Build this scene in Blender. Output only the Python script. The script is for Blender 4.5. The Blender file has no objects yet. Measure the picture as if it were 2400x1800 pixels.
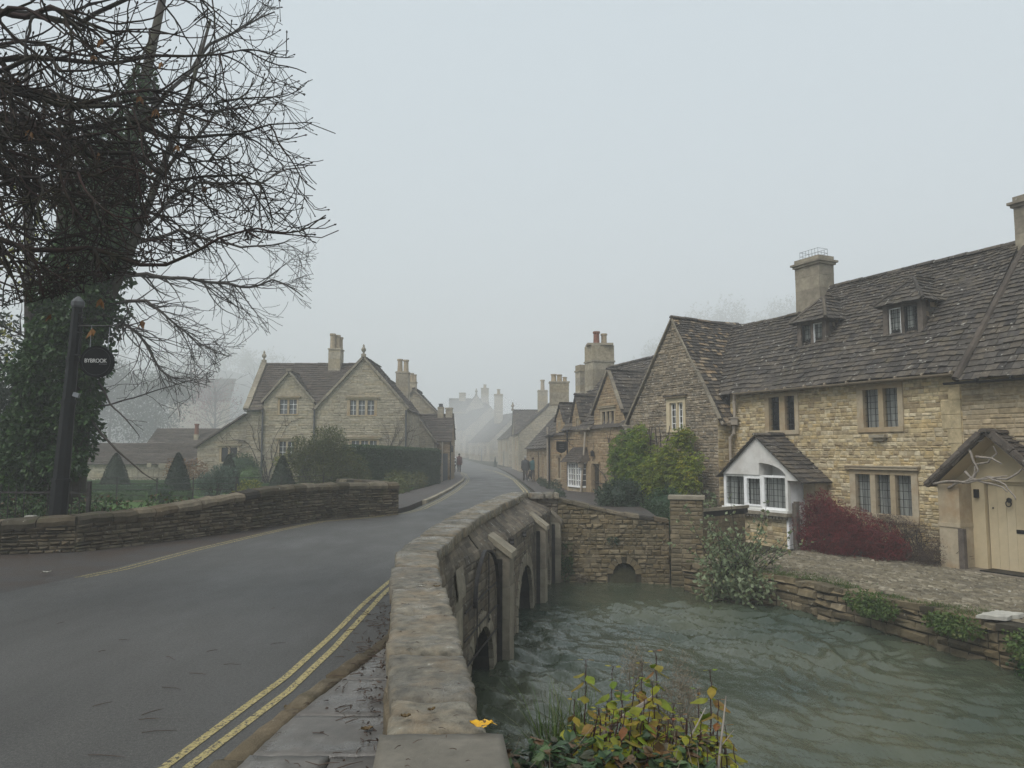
import bpy, bmesh, math, random
from math import sin, cos, tan, atan, atan2, radians, pi, sqrt, exp
from mathutils import Vector, Matrix, noise
from mathutils.geometry import tessellate_polygon
random.seed(11)
R_ = random.Random(5)
sc = bpy.context.scene
COL = sc.collection
V = Vector
ORG = {}

def U(a, b): return R_.uniform(a, b)
def lerp(a, b, t): return a + (b - a) * t
def ns(x, y, z=0.0, s=1.0): return noise.noise(V((x * s, y * s, z * s)))

# ------------------------------------------------------------------ scene helpers
def tag(o, label=None, cat=None, group=None, kind=None):
    if label: o['label'] = label
    if cat: o['category'] = cat
    if group: o['group'] = group
    if kind: o['kind'] = kind
    return o

def thing(name, label, cat, loc, group=None):
    o = bpy.data.objects.new(name, None)
    o.empty_display_size = .3
    COL.objects.link(o)
    o.location = loc
    ORG[o.name] = V(loc)
    return tag(o, label, cat, group)

class MB:
    """collects polygons in world space, then links them as one mesh object"""
    def __init__(s):
        s.v = []; s.f = []; s.r = []; s.mi = []
    def poly(s, pts, r=None, mi=0):
        n = len(s.v)
        s.v += [tuple(p) for p in pts]
        s.f.append(tuple(range(n, n + len(pts))))
        s.r.append(R_.random() if r is None else r); s.mi.append(mi)
    def faces(s, pts, fs, r=None, mi=0):
        n = len(s.v)
        s.v += [tuple(p) for p in pts]
        if r is None: r = R_.random()
        for f in fs:
            s.f.append(tuple(i + n for i in f)); s.r.append(r); s.mi.append(mi)
    def hexa(s, p, r=None, mi=0):
        s.faces(p, [(0, 3, 2, 1), (4, 5, 6, 7), (0, 1, 5, 4), (1, 2, 6, 5), (2, 3, 7, 6), (3, 0, 4, 7)], r, mi)
    def box(s, a, b, r=None, mi=0):
        (x0, y0, z0), (x1, y1, z1) = a, b
        s.hexa([(x0, y0, z0), (x1, y0, z0), (x1, y1, z0), (x0, y1, z0), (x0, y0, z1), (x1, y0, z1), (x1, y1, z1), (x0, y1, z1)], r, mi)
    def obox(s, c, ax, ay, az, r=None, mi=0):
        c = V(c); ax = V(ax); ay = V(ay); az = V(az)
        s.hexa([c - ax - ay - az, c + ax - ay - az, c + ax + ay - az, c - ax + ay - az,
                c - ax - ay + az, c + ax - ay + az, c + ax + ay + az, c - ax + ay + az], r, mi)
    def tube(s, pts, rad, n=6, r=None, mi=0, cap=True):
        pts = [V(p) for p in pts]
        if not hasattr(rad, '__len__'): rad = [rad] * len(pts)
        b = len(s.v); k = len(pts)
        if r is None: r = R_.random()
        prev = None
        for i, p in enumerate(pts):
            d = (pts[min(i + 1, k - 1)] - pts[max(i - 1, 0)])
            if d.length < 1e-9: d = V((0, 0, 1))
            d.normalize()
            a = V((0, 0, 1)) if abs(d.z) < .9 else V((1, 0, 0))
            if prev is None:
                x = d.cross(a).normalized()
            else:
                x = (prev - d * prev.dot(d))
                x = x.normalized() if x.length > 1e-6 else d.cross(a).normalized()
            prev = x
            y = d.cross(x)
            for j in range(n):
                t = 2 * pi * j / n
                s.v.append(tuple(p + (x * cos(t) + y * sin(t)) * rad[i]))
        for i in range(k - 1):
            for j in range(n):
                j2 = (j + 1) % n
                s.f.append((b + i * n + j, b + i * n + j2, b + (i + 1) * n + j2, b + (i + 1) * n + j)); s.r.append(r); s.mi.append(mi)
        if cap and n > 2:
            s.f.append(tuple(b + j for j in range(n))[::-1]); s.r.append(r); s.mi.append(mi)
            s.f.append(tuple(b + (k - 1) * n + j for j in range(n))); s.r.append(r); s.mi.append(mi)
    def lathe(s, c, prof, n=16, r=None, mi=0, up=None, side=None):
        """prof: list of (radius, height)"""
        c = V(c); up = V(up or (0, 0, 1)).normalized()
        x = V(side).normalized() if side else up.orthogonal().normalized()
        y = up.cross(x); b = len(s.v)
        if r is None: r = R_.random()
        for (q, h) in prof:
            for j in range(n):
                t = 2 * pi * (j + .5) / n
                s.v.append(tuple(c + up * h + (x * cos(t) + y * sin(t)) * q))
        for i in range(len(prof) - 1):
            for j in range(n):
                j2 = (j + 1) % n
                s.f.append((b + i * n + j, b + i * n + j2, b + (i + 1) * n + j2, b + (i + 1) * n + j)); s.r.append(r); s.mi.append(mi)
        s.f.append(tuple(b + j for j in range(n))[::-1]); s.r.append(r); s.mi.append(mi)
        s.f.append(tuple(b + (len(prof) - 1) * n + j for j in range(n))); s.r.append(r); s.mi.append(mi)
    def leaf(s, p, d, w, L, W, r, fold=.15, mi=0):
        """a small bent leaf: base p, direction d, side w"""
        p = V(p); d = V(d); w = V(w); n_ = d.cross(w)
        s.faces([p, p + d * (.45 * L) + w * (W * .5) + n_ * (fold * W), p + d * L - n_ * (fold * .6 * L), p + d * (.45 * L) - w * (W * .5) + n_ * (fold * W), p + d * (.5 * L)],
                [(0, 1, 4), (1, 2, 4), (0, 4, 3), (4, 2, 3)], r, mi)
    def ellipsoid(s, c, rx, ry, rz, nu=14, nv=9, r=None, amp=0.0, sc_=2.0, mi=0):
        b = len(s.v); c = V(c)
        if r is None: r = R_.random()
        for i in range(nv + 1):
            th = pi * i / nv
            for j in range(nu):
                ph = 2 * pi * j / nu
                d = V((sin(th) * cos(ph), sin(th) * sin(ph), cos(th)))
                q = 1 + amp * noise.noise((d + c) * sc_)
                s.v.append((c.x + d.x * rx * q, c.y + d.y * ry * q, c.z + d.z * rz * q))
        for i in range(nv):
            for j in range(nu):
                j2 = (j + 1) % nu
                s.f.append((b + i * nu + j, b + (i + 1) * nu + j, b + (i + 1) * nu + j2, b + i * nu + j2)); s.r.append(r); s.mi.append(mi)
    def build(s, name, mat, parent=None, smooth=False, origin=None, label=None):
        me = bpy.data.meshes.new(name)
        if parent is not None: o0 = ORG[parent.name]
        else: o0 = V(origin) if origin is not None else V((0, 0, 0))
        me.from_pydata([(x - o0.x, y - o0.y, z - o0.z) for x, y, z in s.v], [], s.f)
        for m in (mat if isinstance(mat, (list, tuple)) else [mat]): me.materials.append(m)
        a = me.attributes.new('rnd', 'FLOAT', 'FACE')
        a.data.foreach_set('value', s.r)
        if any(s.mi): me.polygons.foreach_set('material_index', s.mi)
        if smooth: me.polygons.foreach_set('use_smooth', [True] * len(s.f))
        me.update()
        o = bpy.data.objects.new(name, me)
        COL.objects.link(o)
        if parent is not None: o.parent = parent
        else: o.location = o0
        ORG[o.name] = o0
        if label: o['label'] = label
        return o

class F:
    """a vertical working plane: t along the wall, z up, w outwards"""
    def __init__(s, P, u, out):
        s.P = V((P[0], P[1], 0)); s.u = V((u[0], u[1], 0)).normalized(); s.o = V((out[0], out[1], 0)).normalized()
    def pt(s, t, z, w=0.0): return s.P + s.u * t + s.o * w + V((0, 0, z))
    def side(s, t, w, sgn):
        """plane of a wall running back from (t,w); sgn +1 looks towards +u"""
        return F(s.pt(t, 0, w), -s.o, s.u * sgn)

def fbox(mb, f, t0, t1, z0, z1, w0, w1, r=None, mi=0):
    mb.hexa([f.pt(t0, z0, w0), f.pt(t1, z0, w0), f.pt(t1, z0, w1), f.pt(t0, z0, w1),
             f.pt(t0, z1, w0), f.pt(t1, z1, w0), f.pt(t1, z1, w1), f.pt(t0, z1, w1)], r, mi)

def spans(poly, z):
    xs = []
    n = len(poly)
    for i in range(n):
        (a, za), (b, zb) = poly[i], poly[(i + 1) % n]
        if (za <= z) != (zb <= z):
            xs.append(a + (b - a) * (z - za) / (zb - za))
    xs.sort()
    return [(xs[i], xs[i + 1]) for i in range(0, len(xs) - 1, 2)]

def cut(sp, a, b):
    out = []
    for (x, y) in sp:
        if b <= x or a >= y: out.append((x, y)); continue
        if a > x: out.append((x, a))
        if b < y: out.append((b, y))
    return out

def flat_poly(mb, f, poly, holes=(), w=0.0, r=1.0, mi=0):
    loops = [[V((a, z, 0)) for a, z in poly]] + [[V((a, c, 0)), V((b, c, 0)), V((b, d, 0)), V((a, d, 0))] for a, b, c, d in holes]
    allp = [p for l in loops for p in l]
    mb.faces([f.pt(p.x, p.y, w) for p in allp], [tuple(t) for t in tessellate_polygon(loops)], r, mi)

def stone_face(mb, f, poly, holes=(), ch=(.07, .14), ln=(.14, .42), gap=.012, proj=(.008, .03), base=True, wf=None, rough=.35, zoff=0.0):
    """coursed rubble: every stone is a small pillow standing proud of the mortar"""
    if wf is None: wf = lambda t, z: 0.0
    if base: flat_poly(mb, f, poly, holes, 0.0, 1.0)
    z0 = min(p[1] for p in poly); z1 = max(p[1] for p in poly)
    z = z0 + zoff
    while z < z1 - .02:
        h = U(*ch)
        if z + h > z1: h = z1 - z
        sp = spans(poly, z + h * .5)
        for (a, b, c, d) in holes:
            ov = min(z + h, d) - max(z, c)
            if ov > .2 * h: sp = cut(sp, a, b)
        for (a, b) in sp:
            t = a
            while t < b - .02:
                l = U(*ln) * (1.25 if h > .11 else 1)
                if b - t - l < ln[0] * .6: l = b - t
                l = min(l, b - t)
                g = gap
                j = lambda q: U(-q, q)
                p = U(*proj)
                jj = min(h, l) * .11
                zz = h if U(0, 1) > .06 else h * U(.75, 1)
                i_ = min(.25 * min(h, l), .012 + rough * .02)
                bk = [f.pt(t + g * .3 + j(jj * .6), z + g * .3 + j(jj * .6), 0), f.pt(t + l - g * .3 + j(jj * .6), z + g * .3 + j(jj * .6), 0), f.pt(t + l - g * .3 + j(jj * .6), z + zz - g * .3 + j(jj * .6), 0), f.pt(t + g * .3 + j(jj * .6), z + zz - g * .3 + j(jj * .6), 0)]
                fr = [f.pt(t + g + i_ + j(jj), z + g + i_ * .7 + j(jj), p + j(p * rough)), f.pt(t + l - g - i_ + j(jj), z + g + i_ * .7 + j(jj), p + j(p * rough)),
                      f.pt(t + l - g - i_ + j(jj), z + zz - g - i_ * .7 + j(jj), p + j(p * rough)), f.pt(t + g + i_ + j(jj), z + zz - g - i_ * .7 + j(jj), p + j(p * rough))]
                mb.faces(bk + fr, [(4, 5, 6, 7), (0, 1, 5, 4), (1, 2, 6, 5), (2, 3, 7, 6), (3, 0, 4, 7)], U(0, .94))
                t += l
        z += h

class Slope:
    """roof plane: t along the eave, r up the slope, h off the plane"""
    def __init__(s, f, w0, z0, ang): s.f = f; s.w0 = w0; s.z0 = z0; s.c = cos(ang); s.s = sin(ang)
    def pt(s, t, r, h=0.0): return s.f.pt(t, s.z0 + r * s.s + h * s.c, s.w0 - r * s.c + h * s.s)

def tiles(mb, sl, poly, ex=(.24, .13), tw=(.16, .34), th=.02, sag=.02, base=True, holes=()):
    if base:
        mb.faces([sl.pt(a, r, -.01) for a, r in poly], [tuple(t) for t in tessellate_polygon([[V((a, r, 0)) for a, r in poly]])], .5)
    rm = max(p[1] for p in poly); r = min(p[1] for p in poly); r0 = r
    sg = lambda t, r: sag * ns(t + sl.f.P.x, r + sl.f.P.y, 3.1, .7)
    while r < rm - .02:
        k = (r - r0) / max(rm - r0, .01)
        e = lerp(ex[0], ex[1], k)
        sp = spans(poly, min(r + e * .5, rm - .005))
        for (a, b, c, d) in holes:
            if min(r + e, d) - max(r, c) > .3 * e: sp = cut(sp, a, b)
        cw = lerp(1.15, .8, k)
        for (a, b) in sp:
            t = a - U(0, .0)
            while t < b - .01:
                l = U(*tw) * cw
                if b - t - l < tw[0] * .5: l = b - t
                l = min(l, b - t)
                d0 = U(-.018, .018); d1 = U(-.018, .018)
                hh = th * U(1.2, 2.3); h2 = hh + U(-.007, .007)
                q = .004
                A = sl.pt(t + q, r - .02 + d0, hh + sg(t, r)); B = sl.pt(t + l - q, r - .02 + d1, h2 + sg(t + l, r))
                Cc = sl.pt(t + l - q, r + e + .02, .004 + sg(t + l, r + e)); Dd = sl.pt(t + q, r + e + .02, .004 + sg(t, r + e))
                A0 = sl.pt(t + q, r - .02 + d0, hh - th + sg(t, r)); B0 = sl.pt(t + l - q, r - .02 + d1, h2 - th + sg(t + l, r))
                mb.faces([A, B, Cc, Dd, A0, B0], [(0, 1, 2, 3), (4, 5, 1, 0), (0, 3, 4), (1, 5, 2)], U(0, 1))
                t += l
        r += e

def ridge_tiles(mb, a, b, r=.10, L=.45, seg=7):
    a = V(a); b = V(b); d = (b - a); n = max(1, int(d.length / L)); d.normalize()
    x = d.cross(V((0, 0, 1))).normalized()
    l = (b - a).length / n
    for i in range(n):
        p = a + d * (i * l); q = a + d * ((i + 1) * l - .012)
        jz = U(-.012, .012)
        pts = []
        for pp, rr in ((p, r * U(.97, 1.06)), (q, r * U(.93, 1.0))):
            for k in range(seg):
                t = pi * k / (seg - 1)
                pts.append(pp + x * cos(t) * rr + V((0, 0, sin(t) * rr * .8 + jz - .04)))
        mb.faces(pts, [(k, k + 1, seg + k + 1, seg + k) for k in range(seg - 1)] + [tuple(range(seg)), tuple(range(seg, 2 * seg))], U(0, 1))
# ------------------------------------------------------------------ materials
def node(t, ty, ins=None, **props):
    n = t.nodes.new(ty)
    for k, v in props.items(): setattr(n, k, v)
    for k, v in (ins or {}).items():
        s = n.inputs[k]
        if isinstance(v, bpy.types.NodeSocket): t.links.new(v, s)
        else: s.default_value = v
    return n

class Mat:
    def __init__(s, name, rough=.8, spec=.3):
        s.m = bpy.data.materials.new(name); s.m.use_nodes = True
        s.t = s.m.node_tree; s.b = s.t.nodes['Principled BSDF']
        s.b.inputs['Roughness'].default_value = rough
        s.b.inputs['Specular IOR Level'].default_value = spec
        s.co = node(s.t, 'ShaderNodeTexCoord').outputs['Object']
    def noise(s, scale, detail=4, rough=.55, vec=None, dist=0.0):
        return node(s.t, 'ShaderNodeTexNoise', {'Vector': vec or s.co, 'Scale': scale, 'Detail': detail, 'Roughness': rough, 'Distortion': dist}).outputs['Fac']
    def map(s, scale, rot=(0, 0, 0)):
        return node(s.t, 'ShaderNodeMapping', {'Vector': s.co, 'Scale': scale, 'Rotation': rot}).outputs['Vector']
    def ramp(s, fac, stops, interp='LINEAR'):
        n = node(s.t, 'ShaderNodeValToRGB', {'Fac': fac}); cr = n.color_ramp; cr.interpolation = interp
        while len(cr.elements) < len(stops): cr.elements.new(.5)
        for e, (p, c) in zip(cr.elements, stops):
            e.position = p
            e.color = (c, c, c, 1) if not hasattr(c, '__len__') else (c[0], c[1], c[2], 1)
        return n.outputs['Color']
    def mix(s, fac, a, b, mode='MIX'):
        n = node(s.t, 'ShaderNodeMix', data_type='RGBA', blend_type=mode)
        for k, v in ((0, fac), (6, a), (7, b)):
            if isinstance(v, bpy.types.NodeSocket): s.t.links.new(v, n.inputs[k])
            elif k == 0: n.inputs[0].default_value = v
            else: n.inputs[k].default_value = (v[0], v[1], v[2], 1) if hasattr(v, '__len__') else (v, v, v, 1)
        return n.outputs[2]
    def rnd(s): return node(s.t, 'ShaderNodeAttribute', attribute_name='rnd').outputs['Fac']
    def col(s, c):
        if isinstance(c, bpy.types.NodeSocket): s.t.links.new(c, s.b.inputs['Base Color'])
        else: s.b.inputs['Base Color'].default_value = (c[0], c[1], c[2], 1)
    def rough(s, c): s.t.links.new(c, s.b.inputs['Roughness'])
    def bump(s, h, dist=.01, strength=1.0):
        n = node(s.t, 'ShaderNodeBump', {'Height': h, 'Distance': dist, 'Strength': strength})
        s.t.links.new(n.outputs['Normal'], s.b.inputs['Normal'])
        return n

def mat_plain(name, c, rough=.6, spec=.4, metal=0.0, var=.12, sc_=8):
    m = Mat(name, rough, spec)
    m.b.inputs['Metallic'].default_value = metal
    m.col(m.ramp(m.noise(sc_, 5), [(.3, tuple(x * (1 - var) for x in c)), (.7, tuple(min(1, x * (1 + var)) for x in c))]))
    m.bump(m.noise(60, 3), .002)
    return m.m

def mat_stone(name, cols, mortar=None, stain=(.05, .045, .04), stain_amt=.55, stain_sc=.9, lich=(.45, .43, .37), lich_th=.66, lich_sc=9, mott=(.62, 1.25), mott_sc=7, fine=45, bump=.012, rough=.85, moss=None, moss_th=.6, streak=False, wet=None):
    m = Mat(name, rough, .25 if not wet else .5)
    st = [(i / len(cols) * .96, c) for i, c in enumerate(cols)]
    if mortar: st += [(.955, cols[-1]), (.97, mortar)]
    c = m.ramp(m.rnd(), st)
    c = m.mix(1.0, c, m.ramp(m.noise(mott_sc, 6, .65), [(.3, mott[0]), (.7, mott[1])]), 'MULTIPLY')
    vec = m.map((1, 1, .35)) if streak else None
    c = m.mix(m.ramp(m.noise(stain_sc, 6, .62, vec), [(.46, 0.0), (.72, stain_amt)]), c, stain)
    if moss: c = m.mix(m.ramp(m.noise(2.3, 6, .7), [(moss_th, 0.0), (moss_th + .12, .8)]), c, moss)
    if lich: c = m.mix(m.ramp(m.noise(lich_sc, 5, .6), [(lich_th, 0.0), (lich_th + .035, .85)]), c, lich)
    m.col(c)
    h = m.mix(.5, m.noise(fine, 4, .7), m.noise(fine * .22, 4, .6))
    m.bump(h, bump)
    if wet: m.rough(m.ramp(m.noise(wet[0], 5, .6), [(.36, wet[1]), (.52, rough)]))
    return m.m

def mat_leaf(name, cols, rough=.55, trans=.25, spec=.35):
    m = Mat(name, rough, spec)
    n = len(cols)
    c = m.ramp(m.rnd(), [(i / max(1, n - 1), q) for i, q in enumerate(cols)])
    c = m.mix(1.0, c, m.ramp(m.noise(25, 3), [(.3, .75), (.7, 1.2)]), 'MULTIPLY')
    m.col(c)
    if trans:
        tr = node(m.t, 'ShaderNodeBsdfTranslucent', {'Color': c})
        mx = node(m.t, 'ShaderNodeMixShader', {0: trans, 1: m.b.outputs[0], 2: tr.outputs[0]})
        m.t.links.new(mx.outputs[0], m.t.nodes['Material Output'].inputs['Surface'])
    return m.m

M = {}
HON = [(.45, .34, .175), (.54, .43, .245), (.60, .50, .315), (.39, .30, .165), (.56, .42, .21), (.64, .55, .38), (.47, .39, .255), (.33, .255, .15)]
M['honey'] = mat_stone('honey_rubble', HON, mortar=(.36, .29, .19), stain=(.24, .185, .11), stain_amt=.5, lich=(.66, .60, .50), lich_th=.69, bump=.012)
M['honey2'] = mat_stone('pale_honey_rubble', [(.38, .30, .19), (.46, .37, .245), (.42, .33, .205), (.36, .28, .17), (.48, .40, .28)], mortar=(.42, .345, .235), stain=(.28, .215, .13), stain_amt=.4, lich=None, bump=.01)
M['grey_gable'] = mat_stone('weathered_rubble', [(.27, .215, .145), (.34, .27, .185), (.22, .18, .13), (.39, .32, .23), (.19, .16, .12)], mortar=(.25, .205, .145), stain=(.085, .072, .055), stain_amt=.65, stain_sc=.7, lich=(.46, .43, .37), lich_th=.60, lich_sc=13, bump=.015)
M['shop'] = mat_stone('tan_rubble', [(.30, .215, .125), (.36, .265, .16), (.27, .20, .12), (.40, .305, .19), (.33, .23, .13)], mortar=(.29, .225, .145), stain=(.15, .12, .085), stain_amt=.5, lich=(.45, .42, .36), lich_th=.68)
M['manor'] = mat_stone('cool_limestone', [(.36, .31, .225), (.42, .37, .28), (.32, .275, .20), (.46, .405, .31), (.38, .32, .22)], mortar=(.36, .32, .25), stain=(.15, .135, .105), stain_amt=.65, stain_sc=.55, lich=None, bump=.01, streak=True)
M['wall'] = mat_stone('dark_field_stone', [(.088, .070, .045), (.12, .096, .062), (.165, .132, .086), (.066, .055, .038), (.135, .102, .062), (.20, .165, .115)], mortar=(.042, .036, .028), stain=(.05, .048, .03), stain_amt=.6, lich=(.40, .38, .33), lich_th=.67, lich_sc=14, moss=(.055, .065, .02), moss_th=.58, bump=.02)
M['quay'] = mat_stone('quay_stone', [(.165, .13, .078), (.22, .175, .105), (.13, .105, .066), (.26, .21, .135), (.19, .145, .08)], mortar=(.05, .042, .03), stain=(.06, .055, .03), stain_amt=.6, lich=(.42, .4, .34), lich_th=.68, moss=(.06, .07, .025), moss_th=.62, bump=.025)
M['shade_stone'] = mat_stone('shade_toned_vault_stone', [(.022, .02, .017), (.032, .03, .024), (.016, .016, .014)], stain=(.012, .016, .010), lich=None, bump=.02, rough=.6)  # shade inside the arches put into the colour: near-black vault stone
M['bridge'] = mat_stone('bridge_stone', [(.15, .125, .095), (.20, .165, .12), (.11, .094, .074), (.24, .20, .15), (.17, .135, .095)], mortar=(.085, .073, .058), stain=(.035, .032, .03), stain_amt=.8, stain_sc=1.3, lich=(.42, .4, .36), lich_th=.64, lich_sc=11, bump=.022, streak=True)
M['dressed'] = mat_stone('dressed_stone', [(.42, .345, .235), (.46, .39, .28), (.39, .31, .20)], stain=(.30, .17, .07), stain_amt=.55, stain_sc=2.2, lich=(.5, .48, .43), lich_th=.7, mott=(.8, 1.1), bump=.005)
M['dressed_grey'] = mat_stone('weathered_dressed_stone', [(.30, .26, .195), (.25, .215, .165), (.34, .295, .22)], stain=(.10, .09, .07), stain_amt=.75, stain_sc=1.3, lich=(.45, .43, .38), lich_th=.68, mott=(.7, 1.15), bump=.008)
M['slab'] = mat_stone('coping_stone', [(.142, .124, .090), (.19, .166, .122), (.118, .105, .08), (.16, .138, .10)], stain=(.25, .165, .08), stain_amt=.55, stain_sc=5.5, lich=(.36, .34, .29), lich_th=.665, lich_sc=13, mott=(.34, 1.65), mott_sc=13, moss=(.07, .065, .045), moss_th=.55, fine=85, bump=.014, rough=.66, wet=(2.6, .22))
M['concrete'] = mat_stone('concrete_slab', [(.16, .145, .115), (.17, .15, .12)], stain=(.10, .09, .07), stain_amt=.6, stain_sc=2.5, lich=(.42, .4, .35), lich_th=.715, lich_sc=38, mott=(.75, 1.15), mott_sc=14, fine=160, bump=.003, rough=.62)
M['flag'] = mat_stone('wet_flagstone', [(.12, .11, .098), (.155, .142, .125), (.135, .122, .108)], stain=(.055, .046, .037), stain_amt=.7, stain_sc=2.0, lich=None, mott=(.6, 1.2), mott_sc=6, fine=90, bump=.004, rough=.5, wet=(2.5, .12))
M['slate'] = mat_stone('stone_slates', [(.060, .052, .045), (.105, .092, .078), (.078, .068, .058), (.135, .115, .092), (.048, .042, .038), (.092, .082, .074), (.118, .098, .075)], stain=(.040, .035, .03), stain_amt=.55, stain_sc=.9, lich=(.44, .42, .37), lich_th=.645, lich_sc=7, mott=(.55, 1.45), mott_sc=9, moss=(.10, .085, .05), moss_th=.58, bump=.012)
M['slate_tan'] = mat_stone('mixed_stone_slates', [(.07, .06, .05), (.10, .088, .074), (.30, .21, .12), (.09, .078, .066), (.065, .057, .05), (.12, .10, .08), (.08, .07, .06), (.35, .27, .18), (.075, .065, .055)], stain=(.03, .027, .024), stain_amt=.5, stain_sc=.8, lich=(.42, .40, .35), lich_th=.67, lich_sc=5.5, bump=.01)
M['slate_brown'] = mat_stone('brown_stone_slates', [(.085, .068, .055), (.105, .085, .068), (.07, .058, .048), (.12, .098, .078), (.078, .064, .052)], stain=(.045, .038, .032), stain_amt=.5, lich=(.42, .40, .36), lich_th=.70, lich_sc=4, mott=(.7, 1.2), bump=.01)
M['cobble'] = mat_stone('pitched_path_stone', [(.14, .118, .08), (.25, .215, .15), (.10, .085, .058), (.35, .31, .235), (.16, .135, .09), (.20, .17, .115)], mortar=(.062, .053, .038), stain=(.10, .09, .07), stain_amt=.65, stain_sc=1.2, lich=(.5, .48, .43), lich_th=.68, bump=.015)
M['render'] = mat_stone('cream_render', [(.42, .375, .295)], stain=(.33, .29, .225), stain_amt=.4, stain_sc=1.6, lich=None, mott=(.9, 1.06), mott_sc=5, bump=.004)
M['white'] = mat_stone('white_paint', [(.70, .69, .64)], stain=(.48, .46, .40), stain_amt=.35, stain_sc=3, lich=None, mott=(.9, 1.05), mott_sc=8, bump=.002, rough=.5)
M['cream'] = mat_stone('cream_paint', [(.60, .50, .33), (.585, .485, .315), (.61, .51, .34)], stain=(.44, .36, .22), stain_amt=.35, stain_sc=1.8, lich=None, mott=(.92, 1.05), mott_sc=4, bump=.002, rough=.5)
M['black'] = mat_plain('black_paint', (.007, .0075, .008), .5, .3, var=.3)
M['iron'] = mat_plain('rusty_iron', (.028, .024, .022), .6, .4, var=.5, sc_=14)
M['lead'] = mat_plain('lead_sheet', (.07, .072, .075), .5, .5, var=.2)
M['pipe'] = mat_plain('stone_coloured_pipe', (.36, .31, .25), .5, .4, var=.12)
M['gutter'] = mat_plain('tan_gutter', (.26, .21, .15), .55, .4, var=.25, sc_=5)
M['wood_grey'] = mat_stone('weathered_oak', [(.14, .115, .092), (.17, .14, .115), (.11, .09, .074)], stain=(.05, .042, .035), stain_amt=.6, stain_sc=6, lich=(.3, .28, .25), lich_th=.66, bump=.006)
M['drift'] = mat_plain('bleached_branch', (.27, .235, .20), .8, .2, var=.35, sc_=14)
M['dark_door'] = mat_plain('dark_door_paint', (.018, .016, .015), .45, .4, var=.2)
M['grey_door'] = mat_plain('grey_door_paint', (.10, .11, .12), .55, .3, var=.1)
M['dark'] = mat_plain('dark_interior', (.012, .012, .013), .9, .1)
M['redpot'] = mat_plain('terracotta', (.20, .085, .055), .75, .2, var=.2)
M['tanpot'] = mat_plain('buff_clay', (.36, .29, .20), .75, .2, var=.2)
M['oche'] = mat_plain('white_stone', (.42, .40, .35), .8, .2, var=.15)
M['leadline'] = mat_plain('lead_came', (.02, .021, .022), .5, .4, var=.1)
M['signface'] = mat_plain('black_sign_face', (.004, .0045, .005), .75, .1, var=.15, sc_=3)
M['lettering'] = mat_plain('silver_lettering', (.62, .62, .60), .4, .5, var=.02)
M['lettering_dim'] = mat_plain('dim_lettering', (.10, .10, .10), .5, .4, var=.02)
M['galv'] = mat_plain('galvanised_metal', (.24, .25, .26), .4, .5, metal=.5, var=.15)

def mat_curtain():
    m = Mat('curtain_cloth', .9, .1)
    m.col(m.ramp(m.noise(14, 2, .5, m.map((1, 1, .04))), [(.35, (.36, .36, .35)), (.65, (.74, .74, .71))]))
    return m.m
M['curtain'] = mat_curtain()

def mat_glass(name, tint, refl=.08, alpha=.35):
    m = Mat(name, .04, .5)
    t = m.t
    m.col(tint)
    wob = m.noise(3.5, 2); m.bump(wob, .008)
    tr = node(t, 'ShaderNodeBsdfTransparent', {'Color': (.85, .87, .86, 1)})
    mx = node(t, 'ShaderNodeMixShader', {0: alpha, 1: tr.outputs[0], 2: m.b.outputs[0]})
    t.links.new(mx.outputs[0], t.nodes['Material Output'].inputs['Surface'])
    return m.m
M['glass'] = mat_glass('window_glass', (.015, .018, .02), alpha=.24)
M['glass_far'] = mat_plain('far_window_glass', (.10, .105, .11), .12, .5, var=.3, sc_=1.5)
M['glass_dark'] = mat_plain('dark_window_glass', (.022, .024, .027), .1, .5, var=.3, sc_=1.5)

def mat_road():
    m = Mat('wet_asphalt', .5, .45)
    c = m.ramp(m.noise(120, 3, .8), [(.28, (.030, .028, .025)), (.55, (.078, .074, .067)), (.75, (.17, .165, .152))])
    c = m.mix(1.0, c, m.ramp(m.noise(.55, 5, .6, m.map((1.5, .35, 1), (0, 0, -.1))), [(.35, .86), (.65, 1.16)]), 'MULTIPLY')
    c = m.mix(1.0, c, m.ramp(m.noise(42, 3, .8), [(.3, .62), (.7, 1.42)]), 'MULTIPLY')
    c = m.mix(m.ramp(m.noise(5, 6, .7), [(.66, 0.0), (.74, .35)]), c, (.16, .155, .145))
    c = m.mix(m.ramp(m.noise(1.3, 5, .6), [(.55, 0.0), (.75, .25)]), c, (.05, .042, .034))
    m.col(c)
    m.rough(m.ramp(m.noise(.8, 5, .6, m.map((1.2, .5, 1))), [(.3, .48), (.7, .72)]))
    m.bump(m.mix(.35, m.noise(120, 3, .7), m.noise(22, 3)), .012, .8)
    return m.m
M['road'] = mat_road()
def mat_pave():
    m = Mat('damp_tarmac_path', .6, .35)
    c = m.ramp(m.noise(150, 3, .7), [(.3, (.035, .032, .030)), (.7, (.085, .078, .072))])
    c = m.mix(m.ramp(m.noise(1.6, 6, .65), [(.36, 0.0), (.6, .8)]), c, (.060, .042, .030))
    m.col(c); m.bump(m.noise(120, 3, .7), .008)
    return m.m
M['pave'] = mat_pave()
def mat_line(name='yellow_road_paint', w0=.42):
    m = Mat(name, .6, .3)
    c = m.ramp(m.noise(40, 4, .7), [(.35, (.34, .27, .10)), (.6, (.52, .43, .20)), (.75, (.56, .50, .32))])
    wear = m.ramp(m.noise(38, 5, .8), [(w0, 1.0), (w0 + .07, 0.0)])
    m.col(m.mix(wear, c, (.045, .044, .042))); m.bump(m.noise(150, 3, .7), .008)
    return m.m
M['line'] = mat_line(); M['line_worn'] = mat_line('worn_yellow_road_paint', .455)
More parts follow.
